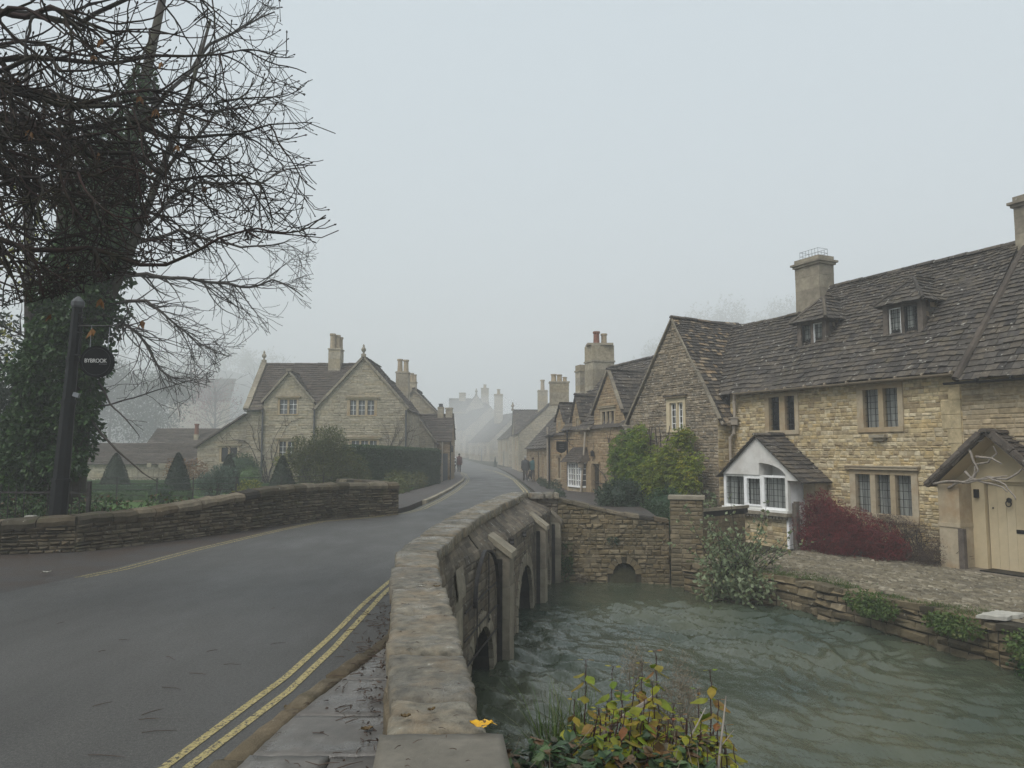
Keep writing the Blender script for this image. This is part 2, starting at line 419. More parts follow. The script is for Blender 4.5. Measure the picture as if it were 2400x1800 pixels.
def mat_grass(name, a, b, c3):
    m = Mat(name, .8, .2)
    c = m.ramp(m.noise(9, 6, .7), [(.3, a), (.55, b), (.75, c3)])
    c = m.mix(m.ramp(m.noise(.5, 4), [(.4, 0.0), (.7, .5)]), c, a)
    m.col(c); m.bump(m.noise(60, 4, .8), .04)
    return m.m
M['lawn'] = mat_grass('lawn_grass', (.05, .105, .018), (.08, .16, .025), (.12, .20, .04))
M['earth'] = mat_grass('damp_ground', (.03, .028, .018), (.05, .05, .025), (.075, .068, .035))
M['hill'] = mat_grass('hillside_scrub', (.03, .035, .022), (.05, .05, .032), (.06, .055, .04))
M['gravel'] = mat_grass('tan_gravel', (.22, .18, .09), (.30, .25, .13), (.36, .30, .17))

def mat_water():
    m = Mat('river_water', .035, .85)
    m.b.inputs['IOR'].default_value = 1.33
    c = m.ramp(m.noise(.35, 3, .5), [(.35, (.030, .046, .031)), (.65, (.080, .088, .055))])
    m.col(c)
    a = m.noise(5.5, 5, .6, m.map((1, .45, 1), (0, 0, .5)), .6)
    b = m.noise(16, 4, .6, m.map((1, .5, 1), (0, 0, .3)), .4)
    m.bump(m.mix(.4, a, b), .035, 1.0)
    return m.m
M['water'] = mat_water()
M['bark'] = mat_stone('mossy_bark', [(.035, .028, .022), (.05, .038, .028), (.042, .032, .025)], stain=(.055, .065, .025), stain_amt=.7, stain_sc=2.5, lich=(.16, .17, .12), lich_th=.66, lich_sc=12, bump=.02)
M['twig'] = mat_stone('dark_twig_bark', [(.022, .013, .011), (.036, .018, .015), (.018, .013, .011)], stain=(.034, .038, .014), stain_amt=.7, stain_sc=3, lich=None, bump=.004)
M['twig2'] = mat_stone('grey_twig_bark', [(.055, .045, .04), (.07, .058, .05), (.045, .038, .035)], stain=(.06, .06, .045), stain_amt=.5, lich=None, bump=.004)
M['stem_red'] = mat_plain('dark_red_stem', (.05, .018, .018), .6, .3)
M['ivy'] = mat_leaf('ivy_leaves', [(.010, .030, .006), (.022, .060, .011), (.045, .105, .018), (.014, .040, .008), (.085, .15, .03)], .45, .18)
M['yew'] = mat_leaf('yew_leaves', [(.012, .024, .014), (.02, .036, .02), (.028, .045, .022), (.016, .03, .016)], .6, .1)
M['hedge'] = mat_leaf('hedge_leaves', [(.018, .045, .016), (.03, .068, .022), (.042, .085, .027), (.055, .10, .03)], .6, .1)
M['box'] = mat_leaf('box_leaves', [(.06, .11, .03), (.09, .15, .04), (.12, .18, .05)], .55, .15)
M['olive'] = mat_leaf('olive_bush_leaves', [(.045, .065, .018), (.075, .095, .024), (.12, .125, .032), (.055, .075, .03), (.17, .14, .045)], .6, .15)
M['spurge'] = mat_leaf('spurge_leaves', [(.06, .085, .06), (.10, .14, .105), (.15, .20, .16), (.08, .11, .085)], .6, .15)
M['rust'] = mat_leaf('russet_leaves', [(.16, .07, .025), (.22, .11, .035), (.12, .06, .03)], .6, .2)
M['ylw'] = mat_leaf('yellow_green_leaves', [(.18, .19, .03), (.26, .25, .04), (.12, .15, .03), (.32, .28, .05)], .55, .25)
M['wist'] = mat_leaf('wisteria_leaves', [(.055, .115, .012), (.09, .16, .016), (.15, .21, .018), (.27, .31, .025), (.08, .13, .015), (.42, .37, .03)], .5, .25)
M['bushdk'] = mat_leaf('dark_shrub_leaves', [(.018, .035, .018), (.03, .055, .028), (.045, .075, .04), (.06, .09, .055)], .5, .12)
M['maple'] = mat_leaf('red_maple_leaves', [(.12, .016, .018), (.20, .022, .028), (.085, .018, .018), (.27, .035, .04), (.11, .03, .028)], .6, .2)
M['dead'] = mat_leaf('dead_brown_growth', [(.075, .05, .038), (.11, .075, .055), (.055, .04, .032)], .8, .1)
M['straw'] = mat_leaf('bleached_seedheads', [(.22, .18, .13), (.30, .25, .185), (.17, .14, .10)], .8, .2)
M['hazel'] = mat_leaf('pale_green_leaves', [(.11, .15, .07), (.19, .24, .125), (.28, .33, .19), (.15, .18, .085), (.28, .26, .13)], .5, .3)
M['dogwood'] = mat_leaf('dogwood_leaves', [(.11, .18, .015), (.20, .26, .02), (.31, .31, .024), (.31, .22, .028), (.21, .25, .02), (.24, .09, .035), (.27, .26, .025), (.28, .13, .045)], .45, .35)
M['bramble'] = mat_leaf('bramble_leaves', [(.02, .045, .02), (.04, .08, .03), (.06, .11, .04), (.10, .16, .05), (.03, .055, .03), (.14, .075, .03), (.05, .07, .05)], .45, .2)
M['blade'] = mat_leaf('grass_blades', [(.04, .08, .018), (.07, .12, .025), (.10, .15, .035), (.14, .14, .05)], .55, .25)
M['leaf_yellow'] = mat_leaf('fallen_leaf_yellow', [(.62, .36, .02), (.68, .42, .03), (.50, .25, .04)], .5, .2)
M['leaf_brown'] = mat_leaf('fallen_leaf_brown', [(.14, .10, .03), (.12, .07, .035)], .6, .1)
# ------------------------------------------------------------------ camera, light, air
cam_d = bpy.data.cameras.new('camera')
cam = bpy.data.objects.new('camera', cam_d); COL.objects.link(cam)
cam.location = (0, 0, 1.65); cam.rotation_euler = (radians(95), 0, 0)
cam_d.sensor_width = 36; cam_d.lens = 36 * 1801 / 2400
cam_d.clip_start = .05; cam_d.clip_end = 2000
sc.camera = cam
SUN_EL, SUN_AZ = radians(50), radians(222)   # diffuse light from behind the camera's left shoulder
w = bpy.data.worlds.new('World'); sc.world = w; w.use_nodes = True
wt = w.node_tree
sky = node(wt, 'ShaderNodeTexSky', sky_type='NISHITA', sun_disc=False, sun_elevation=SUN_EL, sun_rotation=SUN_AZ)
sky.dust_density = 3.0; sky.air_density = 1.0
bg_sky = wt.nodes['Background']
wt.links.new(sky.outputs[0], bg_sky.inputs['Color']); bg_sky.inputs['Strength'].default_value = .05
bg_cloud = node(wt, 'ShaderNodeBackground', {'Color': (.685, .782, .845, 1), 'Strength': .54})   # even cloud deck
mixw = node(wt, 'ShaderNodeMixShader', {0: .88, 1: bg_sky.outputs[0], 2: bg_cloud.outputs[0]})
wt.links.new(mixw.outputs[0], wt.nodes['World Output'].inputs['Surface'])
sd = bpy.data.lights.new('sun', 'SUN'); sd.energy = 1.5; sd.angle = radians(32); sd.color = (1.0, .97, .92)
so = bpy.data.objects.new('sun', sd); COL.objects.link(so)
so.rotation_euler = (radians(90) - SUN_EL, 0, -SUN_AZ + pi)
so.location = (0, 0, 30)
sc.view_settings.view_transform = 'Standard'
sc.view_settings.look = 'None'; sc.view_settings.exposure = .92; sc.view_settings.gamma = 1.0
sc.cycles.volume_bounces = 8; sc.cycles.max_bounces = 12; sc.cycles.diffuse_bounces = 3; sc.cycles.glossy_bounces = 3
sc.cycles.transparent_max_bounces = 8; sc.cycles.caustics_reflective = False; sc.cycles.caustics_refractive = False
sc.cycles.use_denoising = True; sc.cycles.denoising_prefilter = 'NONE'; sc.cycles.use_adaptive_sampling = False; sc.cycles.volume_step_rate = 4.0

HZ = MB(); HZ.box((-420, -90, -6), (420, 600, 96))
hm = bpy.data.materials.new('haze_air'); hm.use_nodes = True; ht = hm.node_tree
ht.nodes.remove(ht.nodes['Principled BSDF'])
pv = node(ht, 'ShaderNodeVolumePrincipled', {'Color': (.985, .99, .99, 1), 'Density': .0037, 'Anisotropy': 0.0})
ht.links.new(pv.outputs[0], ht.nodes['Material Output'].inputs['Volume'])
tag(HZ.build('haze', hm), 'pale mist filling the whole valley', 'mist', kind='stuff')

# ------------------------------------------------------------------ levels
def pl(tab, y):
    if y <= tab[0][0]: return tab[0][1]
    for (a, za), (b, zb) in zip(tab, tab[1:]):
        if y <= b: return za + (zb - za) * (y - a) / (b - a)
    return tab[-1][1]
RZ = [(-20, 0), (21, 0), (30, -.1), (40, -.22), (52, -.36), (70, -.36), (94, -.45), (118, -.51), (155, -.18), (210, 1.12), (300, 2.5), (400, 3.5)]
RL = [(-8, -9.5), (0, -8), (5, -6.8), (8.9, -6.0), (10.25, -5.75), (13.2, -5.42), (16, -5.02), (18.3, -4.62), (19.3, -3.75), (20.6, -3.0), (22, -2.82), (28, -2.75), (36, -2.82), (50, -3.15), (57, -3.45), (69, -4.45), (94, -6.7), (118, -10), (155, -14.8), (210, -24)]
RR = [(-8, -.3), (2.8, -.3), (4.9, -.62), (6.8, -.9), (8, -1.08), (10.6, -.95), (12.7, -.7), (15.8, -.42), (19, .12), (22, .62), (28, .82), (36, .82), (54, .42), (76, -.62), (102, -2.1), (123, -4.55), (155, -8.9), (210, -17)]
def roadz(y): return pl(RZ, y)
RIV = [(-3.5, 19.35), (4.15, 18.9), (4.4, 17.8), (5.2, 16.4), (5.7, 15.9), (6.2, 14.9), (6.65, 13.8), (7.1, 12.5), (7.5, 11.5), (8.0, 10.4), (9.0, 8.3), (11, 5), (14.5, -2), (14.5, -7), (-.75, -7), (-.75, 5), (-1.15, 6.6), (-3.5, 8)]
def inpoly(p, x, y):
    c = False; n = len(p)
    for i in range(n):
        (ax, ay), (bx, by) = p[i], p[(i + 1) % n]
        if (ay > y) != (by > y) and x < (bx - ax) * (y - ay) / (by - ay) + ax: c = not c
    return c
def smooth(a, b, x):
    t = max(0, min(1, (x - a) / (b - a))); return t * t * (3 - 2 * t)
def gz(x, y):
    if inpoly(RIV, x, y): return -2.6
    b = roadz(y) - .06
    if x > 1.0:
        b = lerp(-.93, b, smooth(20, 36, y)) if y > 19 else -.93
    elif x < -3.2:
        k = smooth(0, 2.0, pl(RL, y) - .9 - x)
        b = lerp(b, -.32 + .012 * max(0, min(20, y - 30)), k * smooth(11.5, 13.5, y + max(0, -x - 8) * .1))
    h = 0
    if x > 25: h += 66 * smooth(190, 430, y) * smooth(30, 125, x)
    if x < -50: h += 42 * smooth(200, 430, y) * smooth(60, 160, -x)
    if y > 215: h += 5 * smooth(215, 380, y)
    return b + min(h, 70) + (ns(x, y, 0, .05) * 1.2 if h > .5 else 0)

def axis(a, b, step, far0, far1):
    out = []; v = a
    while v <= b: out.append(v); v += step
    v = b; s = step
    while v < far1: s *= 1.22; v += s; out.append(min(v, far1))
    v = a; s = step
    while v > far0: s *= 1.22; v -= s; out.insert(0, max(v, far0))
    return out
XS = axis(-14, 14, .5, -410, 410); YS = axis(-7, 34, .5, -85, 590)
G_ = MB()
for y in YS:
    for x in XS: G_.v.append((x, y, gz(x, y)))
nx = len(XS)
for j in range(len(YS) - 1):
    for i in range(nx - 1):
        G_.f.append((j * nx + i, j * nx + i + 1, (j + 1) * nx + i + 1, (j + 1) * nx + i)); G_.r.append(.5)
        yc, xc = YS[j], XS[i]
        G_.mi.append(2 if (xc > 24 or xc < -32 or yc > 120) else (1 if xc < -5 and yc > 16 else 0))
tag(G_.build('ground', [M['earth'], M['lawn'], M['hill']], smooth=True), 'damp ground of the valley floor and its hillsides', 'ground', kind='structure')

def strip(name, mat, left, right, ys, dz, kind='structure', thick=0.0, label=None, cat=None, nx_=1):
    mb = MB()
    for y in ys:
        for k in range(nx_ + 1):
            x = lerp(pl(left, y), pl(right, y), k / nx_)
            mb.v.append((x, y, roadz(y) + dz))
    n = nx_ + 1
    for i in range(len(ys) - 1):
        for k in range(nx_):
            mb.f.append((i * n + k, i * n + k + 1, (i + 1) * n + k + 1, (i + 1) * n + k)); mb.r.append(.5); mb.mi.append(0)
    if thick:
        b = len(mb.v)
        for y in ys:
            for q in (left, right): mb.v.append((pl(q, y), y, roadz(y) + dz - thick))
        for i in range(len(ys) - 1):
            for s_, k in ((0, 0), (1, nx_)):
                mb.f.append((b + i * 2 + s_, b + i * 2 + 2 + s_, (i + 1) * n + k, i * n + k)); mb.r.append(.5); mb.mi.append(0)
    o = mb.build(name, mat)
    return tag(o, label, cat, kind=kind)
ys = [-8 + i * .5 for i in range(60)] + [22 + i for i in range(40)] + [62 + i * 3 for i in range(50)]
strip('road', M['road'], RL, RR, ys, 0.0, label='wet grey road curving over the bridge into the village', cat='road')
# verge between the road and the left wall
strip('verge', M['pave'], [(-8, -16), (11, -14.5), (12.6, -8.4), (12.9, -7.0), (14.2, -6.7), (16.3, -5.8), (17.7, -5.4), (19.4, -4.5), (20.4, -3.3)], [(q, v + .25) for q, v in RL if q < 20], [y for y in ys if y <= 20], -.006, label='brown dirt strip along the left wall', cat='verge')
# left pavement beyond the wall, with kerb
PLl = [(20.3, -3.6), (24, -4.4), (30, -4.4), (40, -4.2), (52, -4.4), (60, -5.2), (69, -6.5), (100, -10.3)]
PLr = [(q, v - .16) for q, v in RL if q > 20] 
PLr = [(20.3, -3.25), (22, -3.0)] + [(q, v - .16) for q, v in RL if q > 26]
py = [20.6 + i * .8 for i in range(96)]
strip('pavement', M['pave'], PLl, PLr, py, .09, thick=.3, label='grey tarmac pavement below the tall hedge', cat='pavement')
K = MB()
for i in range(len(py) - 1):
    a, b = py[i], py[i + 1]
    za, zb = roadz(a), roadz(b); x0, x1 = pl(PLr, a), pl(PLr, b)
    if a > 25: K.hexa([(x0, a + .02, za - .1), (x0 + .14, a + .02, za - .1), (x1 + .14, b, zb - .1), (x1, b, zb - .1), (x0, a + .02, za + .1), (x0 + .14, a + .02, za + .1), (x1 + .14, b, zb + .1), (x1, b, zb + .1)])
tag(K.build('kerb', M['dressed_grey']), 'pale kerb stones edging the left pavement', 'kerb', kind='structure')
PRl = [(19.3, .7), (28, 1.0), (36, 1.0), (54, .6), (76, -.45), (102, -1.85)]
PRr = [(19.3, 3.6), (28, 4.2), (32, 3.9), (36, 2.7), (38.5, 2.7), (40, 2.1), (54, 1.6), (102, -.25)]
strip('footway', M['pave'], PRl, PRr, [19.4 + i * 1.0 for i in range(82)], .03, thick=.2, label='damp footway along the right-hand cottages', cat='pavement')

def line(name, pts, wd, dz, mat, label):
    mb = MB(); q = []
    for (x0, y0), (x1, y1) in zip(pts, pts[1:]):
        n = max(1, int(math.hypot(x1 - x0, y1 - y0) / .5))
        for i in range(n): q.append((lerp(x0, x1, i / n), lerp(y0, y1, i / n)))
    q.append(pts[-1])
    for i, (x, y) in enumerate(q):
        a = q[max(i - 1, 0)]; b = q[min(i + 1, len(q) - 1)]
        dx, dy = b[0] - a[0], b[1] - a[1]; l = math.hypot(dx, dy)
        ex, ey = dy / l * wd / 2, -dx / l * wd / 2
        wv = ns(x * 3, y * 3, 0, 1) * .008
        mb.v += [(x - ex + wv, y - ey, roadz(y) + dz), (x + ex + wv, y + ey, roadz(y) + dz)]
    for i in range(len(q) - 1):
        mb.f.append((2 * i, 2 * i + 1, 2 * i + 3, 2 * i + 2)); mb.r.append(.5); mb.mi.append(0)
    return tag(mb.build(name, mat), label, 'road marking', kind='structure')
def off(p, d): return [(x + d, y) for x, y in p]
RA = [(-2.6, -3), (-2.12, 2), (-1.82, 4.18), (-1.66, 5.79), (-1.62, 6.95), (-1.61, 8.6), (-1.56, 9.91), (-1.4, 12), (-1.1, 15), (-.5, 19)]
line('road_marking', RA, .058, .004, M['line'], 'outer yellow line beside the near parapet')
line('road_marking', [(-2.44, -3), (-1.98, 2), (-1.69, 4.18), (-1.54, 5.47), (-1.50, 6.6), (-1.49, 9.37), (-1.43, 10), (-1.27, 12), (-.97, 15), (-.37, 19)], .058, .004, M['line'], 'inner yellow line beside the near parapet')
LA = [(-5.72, 10.25), (-5.52, 11.0), (-5.36, 13.19), (-4.97, 16.07), (-4.55, 18.29), (-3.6, 19.4), (-2.9, 20.8), (-2.66, 22.5), (-2.58, 28), (-2.64, 36), (-2.97, 50), (-3.27, 57), (-4.25, 69), (-5.2, 76), (-7.3, 90)]
line('road_marking', LA, .05, .004, M['line_worn'], 'yellow line at the left edge of the road, nearer the wall')
line('road_marking', off(LA, .13), .05, .004, M['line_worn'], 'yellow line at the left edge of the road, nearer the middle')
LB = [(.55, 24), (.68, 30), (.67, 36), (.27, 54), (-.6, 66), (-1.8, 80), (-3.55, 92)]
line('road_marking', LB, .07, .004, M['line'], 'outer yellow line on the far right bend')
line('road_marking', off(LB, -.15), .07, .004, M['line'], 'inner yellow line on the far right bend')

# ------------------------------------------------------------------ river
W_ = MB(); st_ = .06
nxw, nyw = int(19 / st_), int(24.2 / st_)
fx, fy = .72, -.69
for j in range(nyw + 1):
    y = -5 + j * st_
    for i in range(nxw + 1):
        x = -3.4 + i * st_
        a = x * fx + y * fy; b = x * fy * -1 + y * fx
        calm = .25 + .75 * smooth(18.5, 15.5, y) if False else lerp(1, .25, smooth(14.8, 17.5, y))
        wx = ns(x, y, 2, .55) * .9
        wy = ns(x + 7, y, 5, .8) * .5
        sw = ns(x, y, 11, .28) * 2.2
        h = .034 * ns(a * .4 + wx, b * 1.4 + wy + sw, 1.3) + .048 * ns(a * .75 + wx, b * 3.3 + wy + sw * 2, 4.7) + .052 * ns(a * 1.8 + wy, b * 6.2 + wx * 2 + sw * 3, 9.1) + .036 * ns(a * 4.0, b * 10.5 + wx + sw * 3, 2.2)
        h *= .55 + .9 * smooth(-.35, .35, ns(x, y, 8, .45))
        W_.v.append((x, y, -1.5 + 1.3 * h * calm))
for j in range(nyw):
    for i in range(nxw):
        q = j * (nxw + 1) + i
        W_.f.append((q, q + 1, q + nxw + 2, q + nxw + 1)); W_.r.append(.5)
W_.mi = [0] * len(W_.f)
tag(W_.build('river', M['water'], smooth=True), 'green rippling river flowing under the bridge', 'river', kind='structure')
# ------------------------------------------------------------------ bridge
CL = [(-1.2, -.10), (0, -.2), (1.5, -.33), (2.53, -.43), (2.86, -.45), (3.32, -.52), (3.94, -.62), (4.89, -.76), (6.82, -1.02), (8.03, -1.18), (9.08, -1.14), (10.57, -1.06), (12.66, -.83), (15.77, -.5), (17.5, -.25), (19.0, -.02)]
CR = [(-1.2, .45), (0, .3), (1.5, .12), (2.53, -.02), (2.83, -.07), (3.23, -.16), (3.96, -.25), (4.93, -.37), (6.9, -.64), (7.89, -.76), (9.88, -.66), (12.14, -.42), (14.5, -.13), (16.97, .18), (19.15, .40)]
bridge = thing('stone_bridge', 'old stone bridge with worn coping and three low arches over the river', 'bridge', (-.2, 12, -1.6))

def slab(mb, FL, FR, BR, BL, z, th, n=12, amp=.013, rnd_=.014, jit=.020):
    FL, FR, BR, BL = map(V, (FL, FR, BR, BL)); r = R_.random(); b = len(mb.v); sd_ = U(0, 90)
    tx, ty = U(-.006, .006), U(-.006, .006)
    cs = [c + V((U(-jit, jit), U(-jit, jit))) for c in (FL, FR, BR, BL)]
    wd = (cs[1] - cs[0]).length; ln = (cs[3] - cs[0]).length
    rings = n + 1
    for j in range(rings):
        for i in range(rings):
            s, t = i / n, j / n
            p = cs[0] * (1 - s) * (1 - t) + cs[1] * s * (1 - t) + cs[2] * s * t + cs[3] * (1 - s) * t
            e = min(min(s, 1 - s) * wd, min(t, 1 - t) * ln)
            p = p + V((ns(p.x, p.y, sd_, 9) * jit * .8, ns(p.x, p.y, sd_ + 5, 9) * jit * .8))
            zz = z + amp * ns(p.x, p.y, sd_, 7) + amp * .5 * ns(p.x, p.y, sd_, 25) - rnd_ * exp(-e / .012) * U(.7, 1.2) + tx * (s - .5) + ty * (t - .5)
            mb.v.append((p.x, p.y, zz))
    for j in range(n):
        for i in range(n):
            mb.f.append((b + j * rings + i, b + j * rings + i + 1, b + (j + 1) * rings + i + 1, b + (j + 1) * rings + i)); mb.r.append(r); mb.mi.append(0)
    edge = [i for i in range(n)] + [j * rings + n for j in range(n)] + [n * rings + n - i for i in range(n)] + [(n - j) * rings for j in range(n)]
    lo = len(mb.v)
    for k in edge:
        x, y, zz = mb.v[b + k]
        mb.v.append((x + U(-.006, .006), y + U(-.006, .006), z - th))
    m = len(edge)
    for k in range(m):
        mb.f.append((b + edge[k], lo + k, lo + (k + 1) % m, b + edge[(k + 1) % m])); mb.r.append(r); mb.mi.append(0)

cb = MB(); cc = MB()
slab(cc, (-.10, -1.2), (.45, -1.2), (.10, 1.5), (-.36, 1.5), .652, .13, 10, .003, .008, .004)
slab(cc, (-.35, 1.51), (.10, 1.51), (-.035, 2.825), (-.47, 2.825), .655, .13, 16, .003, .008, .004)
js = [2.84, 3.25, 3.96, 4.90, 5.83, 6.85, 7.9]
y = 7.9
while y < 18.6:
    y += U(.55, .95); js.append(min(y, 19.1))
for a, b in zip(js, js[1:]):
    if b - a < .1: continue
    dz = U(-.008, .008) + .03 * smooth(8, 13, a) * smooth(19, 15, a)
    eL, eR = U(-.018, .018), U(-.018, .018)
    slab(cb, (pl(CL, a + .020) + eL, a + .020), (pl(CR, a + .020) + eR, a + .020), (pl(CR, b - .020) + eR, b - .020), (pl(CL, b - .020) + eL, b - .020), .65 + dz + U(-.006, .006), .13, 18 if a < 7 else 10)
x = .42
while x < 1.12:
    l = U(.22, .4); slab(cb, (x, 18.93), (min(x + l - .01, 1.14), 18.90), (min(x + l - .01, 1.14), 19.38), (x, 19.36), .64 + U(-.01, .01), .14, 7); x += l
cob = cb.build('coping', M['slab'], bridge, smooth=True)
ORG_ = cc.build('end_slab', M['concrete'], bridge, smooth=True)

# parapet faces: road side and river side of the near arm
def poly_face(mb, pts, zb, zt, side, **kw):
    for (x0, y0), (x1, y1) in zip(pts, pts[1:]):
        d = V((x1 - x0, y1 - y0)); L = d.length
        f = F((x0, y0), d, (d.y * side, -d.x * side))
        b0 = zb(x0, y0) if callable(zb) else zb; b1 = zb(x1, y1) if callable(zb) else zb
        t0 = zt(x0, y0) if callable(zt) else zt; t1 = zt(x1, y1) if callable(zt) else zt
        stone_face(mb, f, [(0, b0), (L, b1), (L, t1), (0, t0)], **kw)
pb = MB()
LL = [(pl(CL, y) + .035, y) for y in (-1.2, 0, 1.5, 2.9, 3.9, 4.9, 5.9, 6.8, 8.0, 9.1, 10.6, 12.7, 14.2, 15.8, 17.4, 19.2)]
poly_face(pb, LL, -.12, .55, -1, ch=(.08, .15), ln=(.15, .4), proj=(.01, .05), rough=.5)
RRn = [(pl(CR, y) - .04, y) for y in (-1.2, 0, 1.5, 2.9, 3.9, 4.9, 5.9, 6.9, 7.9)]
poly_face(pb, RRn, -1.9, .55, 1, ch=(.09, .17), ln=(.18, .42), proj=(.01, .045), rough=.5)
pb.poly([(-.06, -1.15, -.1), (.41, -1.15, -.1), (.41, -1.15, .54), (-.06, -1.15, .54)], 1.0)
pb.build('parapet_wall', M['wall'], bridge)

# battered river face with arches
TOPX = [(7.9, -.81), (9.88, -.70), (12.14, -.46), (14.5, -.17), (16.97, .14), (19.1, .36)]
BASEX = [(7.9, -.78), (9.3, -.66), (9.9, -.56), (11.9, -.20), (13.9, .10), (16.4, .50), (19.1, .98)]
class Batter:
    P = V((0, 0, 0))
    def pt(s, t, z, w=0.0):
        k = smooth(.2, .56, z)
        x = lerp(pl(BASEX, t), pl(TOPX, t), k); x2 = lerp(pl(BASEX, t + .1), pl(TOPX, t + .1), k)
        n = V((.1, -(x2 - x), 0)).normalized()
        return V((x, t, z)) + n * w
BF = Batter()
ARCH = [(10.70, .72, -1.46), (14.8, 1.02, -1.52), (17.75, .78, -1.4)]
def arch_half(c, r, zs, z):
    if z < zs: return r
    d = z - zs
    return sqrt(max(0, r * r - d * d)) if d < r else 0
sb = MB()
g = .06
yy = 7.9
while yy < 19.08:
    z = -1.9
    while z < .54:
        ym, zm = yy + g / 2, z + g / 2
        if not any(abs(ym - c) < arch_half(c, r, zs, zm) + .01 for c, r, zs in ARCH):
            sb.poly([BF.pt(yy, z), BF.pt(min(yy + g, 19.1), z), BF.pt(min(yy + g, 19.1), z + g), BF.pt(yy, z + g)], 1.0 if z < .2 else (int(yy / .29) * 37 + int(z / .11) * 61) % 90 / 100)
        z += g
    yy += g
z = -1.9
while z < .2:
    h = min(U(.08, .15), .54 - z)
    sp = [(7.9, 19.1)]
    for c, r, zs in ARCH:
        hw = arch_half(c, r + .2, zs, z + h / 2)
        if hw > 0: sp = cut(sp, c - hw, c + hw)
    for a, b in sp:
        t = a
        while t < b - .03:
            l = min(U(.16, .42), b - t)
            if b - t - l < .1: l = b - t
            p = U(.003, .016) if z < .2 else U(.0, .008); gp = .010; i_ = .014; j = lambda q: U(-q, q)
            if l < .07: t += l; continue
            bk = [BF.pt(t + .004, z + .004), BF.pt(t + l - .004, z + .004), BF.pt(t + l - .004, z + h - .004), BF.pt(t + .004, z + h - .004)]
            fr = [BF.pt(t + gp + i_ + j(.01), z + gp + i_ + j(.01), p + j(.005)), BF.pt(t + l - gp - i_ + j(.01), z + gp + i_ + j(.01), p + j(.005)), BF.pt(t + l - gp - i_ + j(.01), z + h - gp - i_ + j(.01), p + j(.005)), BF.pt(t + gp + i_ + j(.01), z + h - gp - i_ + j(.01), p + j(.005))]
            sb.faces(bk + fr, [(4, 5, 6, 7), (0, 1, 5, 4), (1, 2, 6, 5), (2, 3, 7, 6), (3, 0, 4, 7)], U(0, .94))
            t += l
    z += h
# end face turned to the camera beside the last coping stones
fe = F((.36, 19.02), (1, 0), (0, -1))
stone_face(sb, fe, [(0, -.4), (.76, -.4), (.76, .51), (0, .51)], ch=(.07, .13), ln=(.12, .3), proj=(.01, .03))
sb.poly([(-.02, 19.36, -.1), (1.12, 19.36, -.3), (1.12, 19.36, .5), (-.02, 19.36, .5)], 1.0)
sb.poly([(1.12, 19.02, -1.7), (1.12, 19.36, -1.7), (1.12, 19.36, .5), (1.12, 19.02, .5)], 1.0)
sb.build('spandrel_wall', M['bridge'], bridge)
# voussoir rings and barrels
for c, r, zs in ARCH:
    vb = MB(); bb = MB()
    nv = int(pi * r / .13)
    for k in range(nv):
        a0 = pi * (k + .06) / nv; a1 = pi * (k + .94) / nv
        ro = r + .21 + U(-.015, .015); p = U(.02, .035)
        q = []
        for w_ in (-.05, p):
            for rr, aa in ((r, a0), (ro, a0), (ro, a1), (r, a1)):
                q.append(BF.pt(c + rr * cos(aa), zs + rr * sin(aa), w_))
        vb.hexa(q)
    for s_ in (-1, 1):
        z = -1.9
        while z < zs - .02:
            h = min(.2, zs - z)
            q = []
            for w_ in (-.05, .025):
                for a_, z_ in ((r, z), (r + .2, z), (r + .2, z + h - .01), (r, z + h - .01)):
                    q.append(BF.pt(c + s_ * a_, z_, w_))
            vb.hexa(q); z += h
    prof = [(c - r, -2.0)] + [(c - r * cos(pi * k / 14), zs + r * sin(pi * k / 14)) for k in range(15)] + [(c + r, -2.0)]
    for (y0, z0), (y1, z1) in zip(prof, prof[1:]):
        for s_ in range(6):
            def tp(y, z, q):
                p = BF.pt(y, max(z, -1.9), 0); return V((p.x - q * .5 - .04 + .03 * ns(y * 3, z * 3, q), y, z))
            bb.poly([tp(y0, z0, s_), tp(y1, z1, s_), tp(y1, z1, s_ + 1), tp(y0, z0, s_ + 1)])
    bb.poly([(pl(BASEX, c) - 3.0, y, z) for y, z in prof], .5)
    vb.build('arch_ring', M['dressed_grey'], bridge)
    bb.build('arch_barrel', M['shade_stone'], bridge)

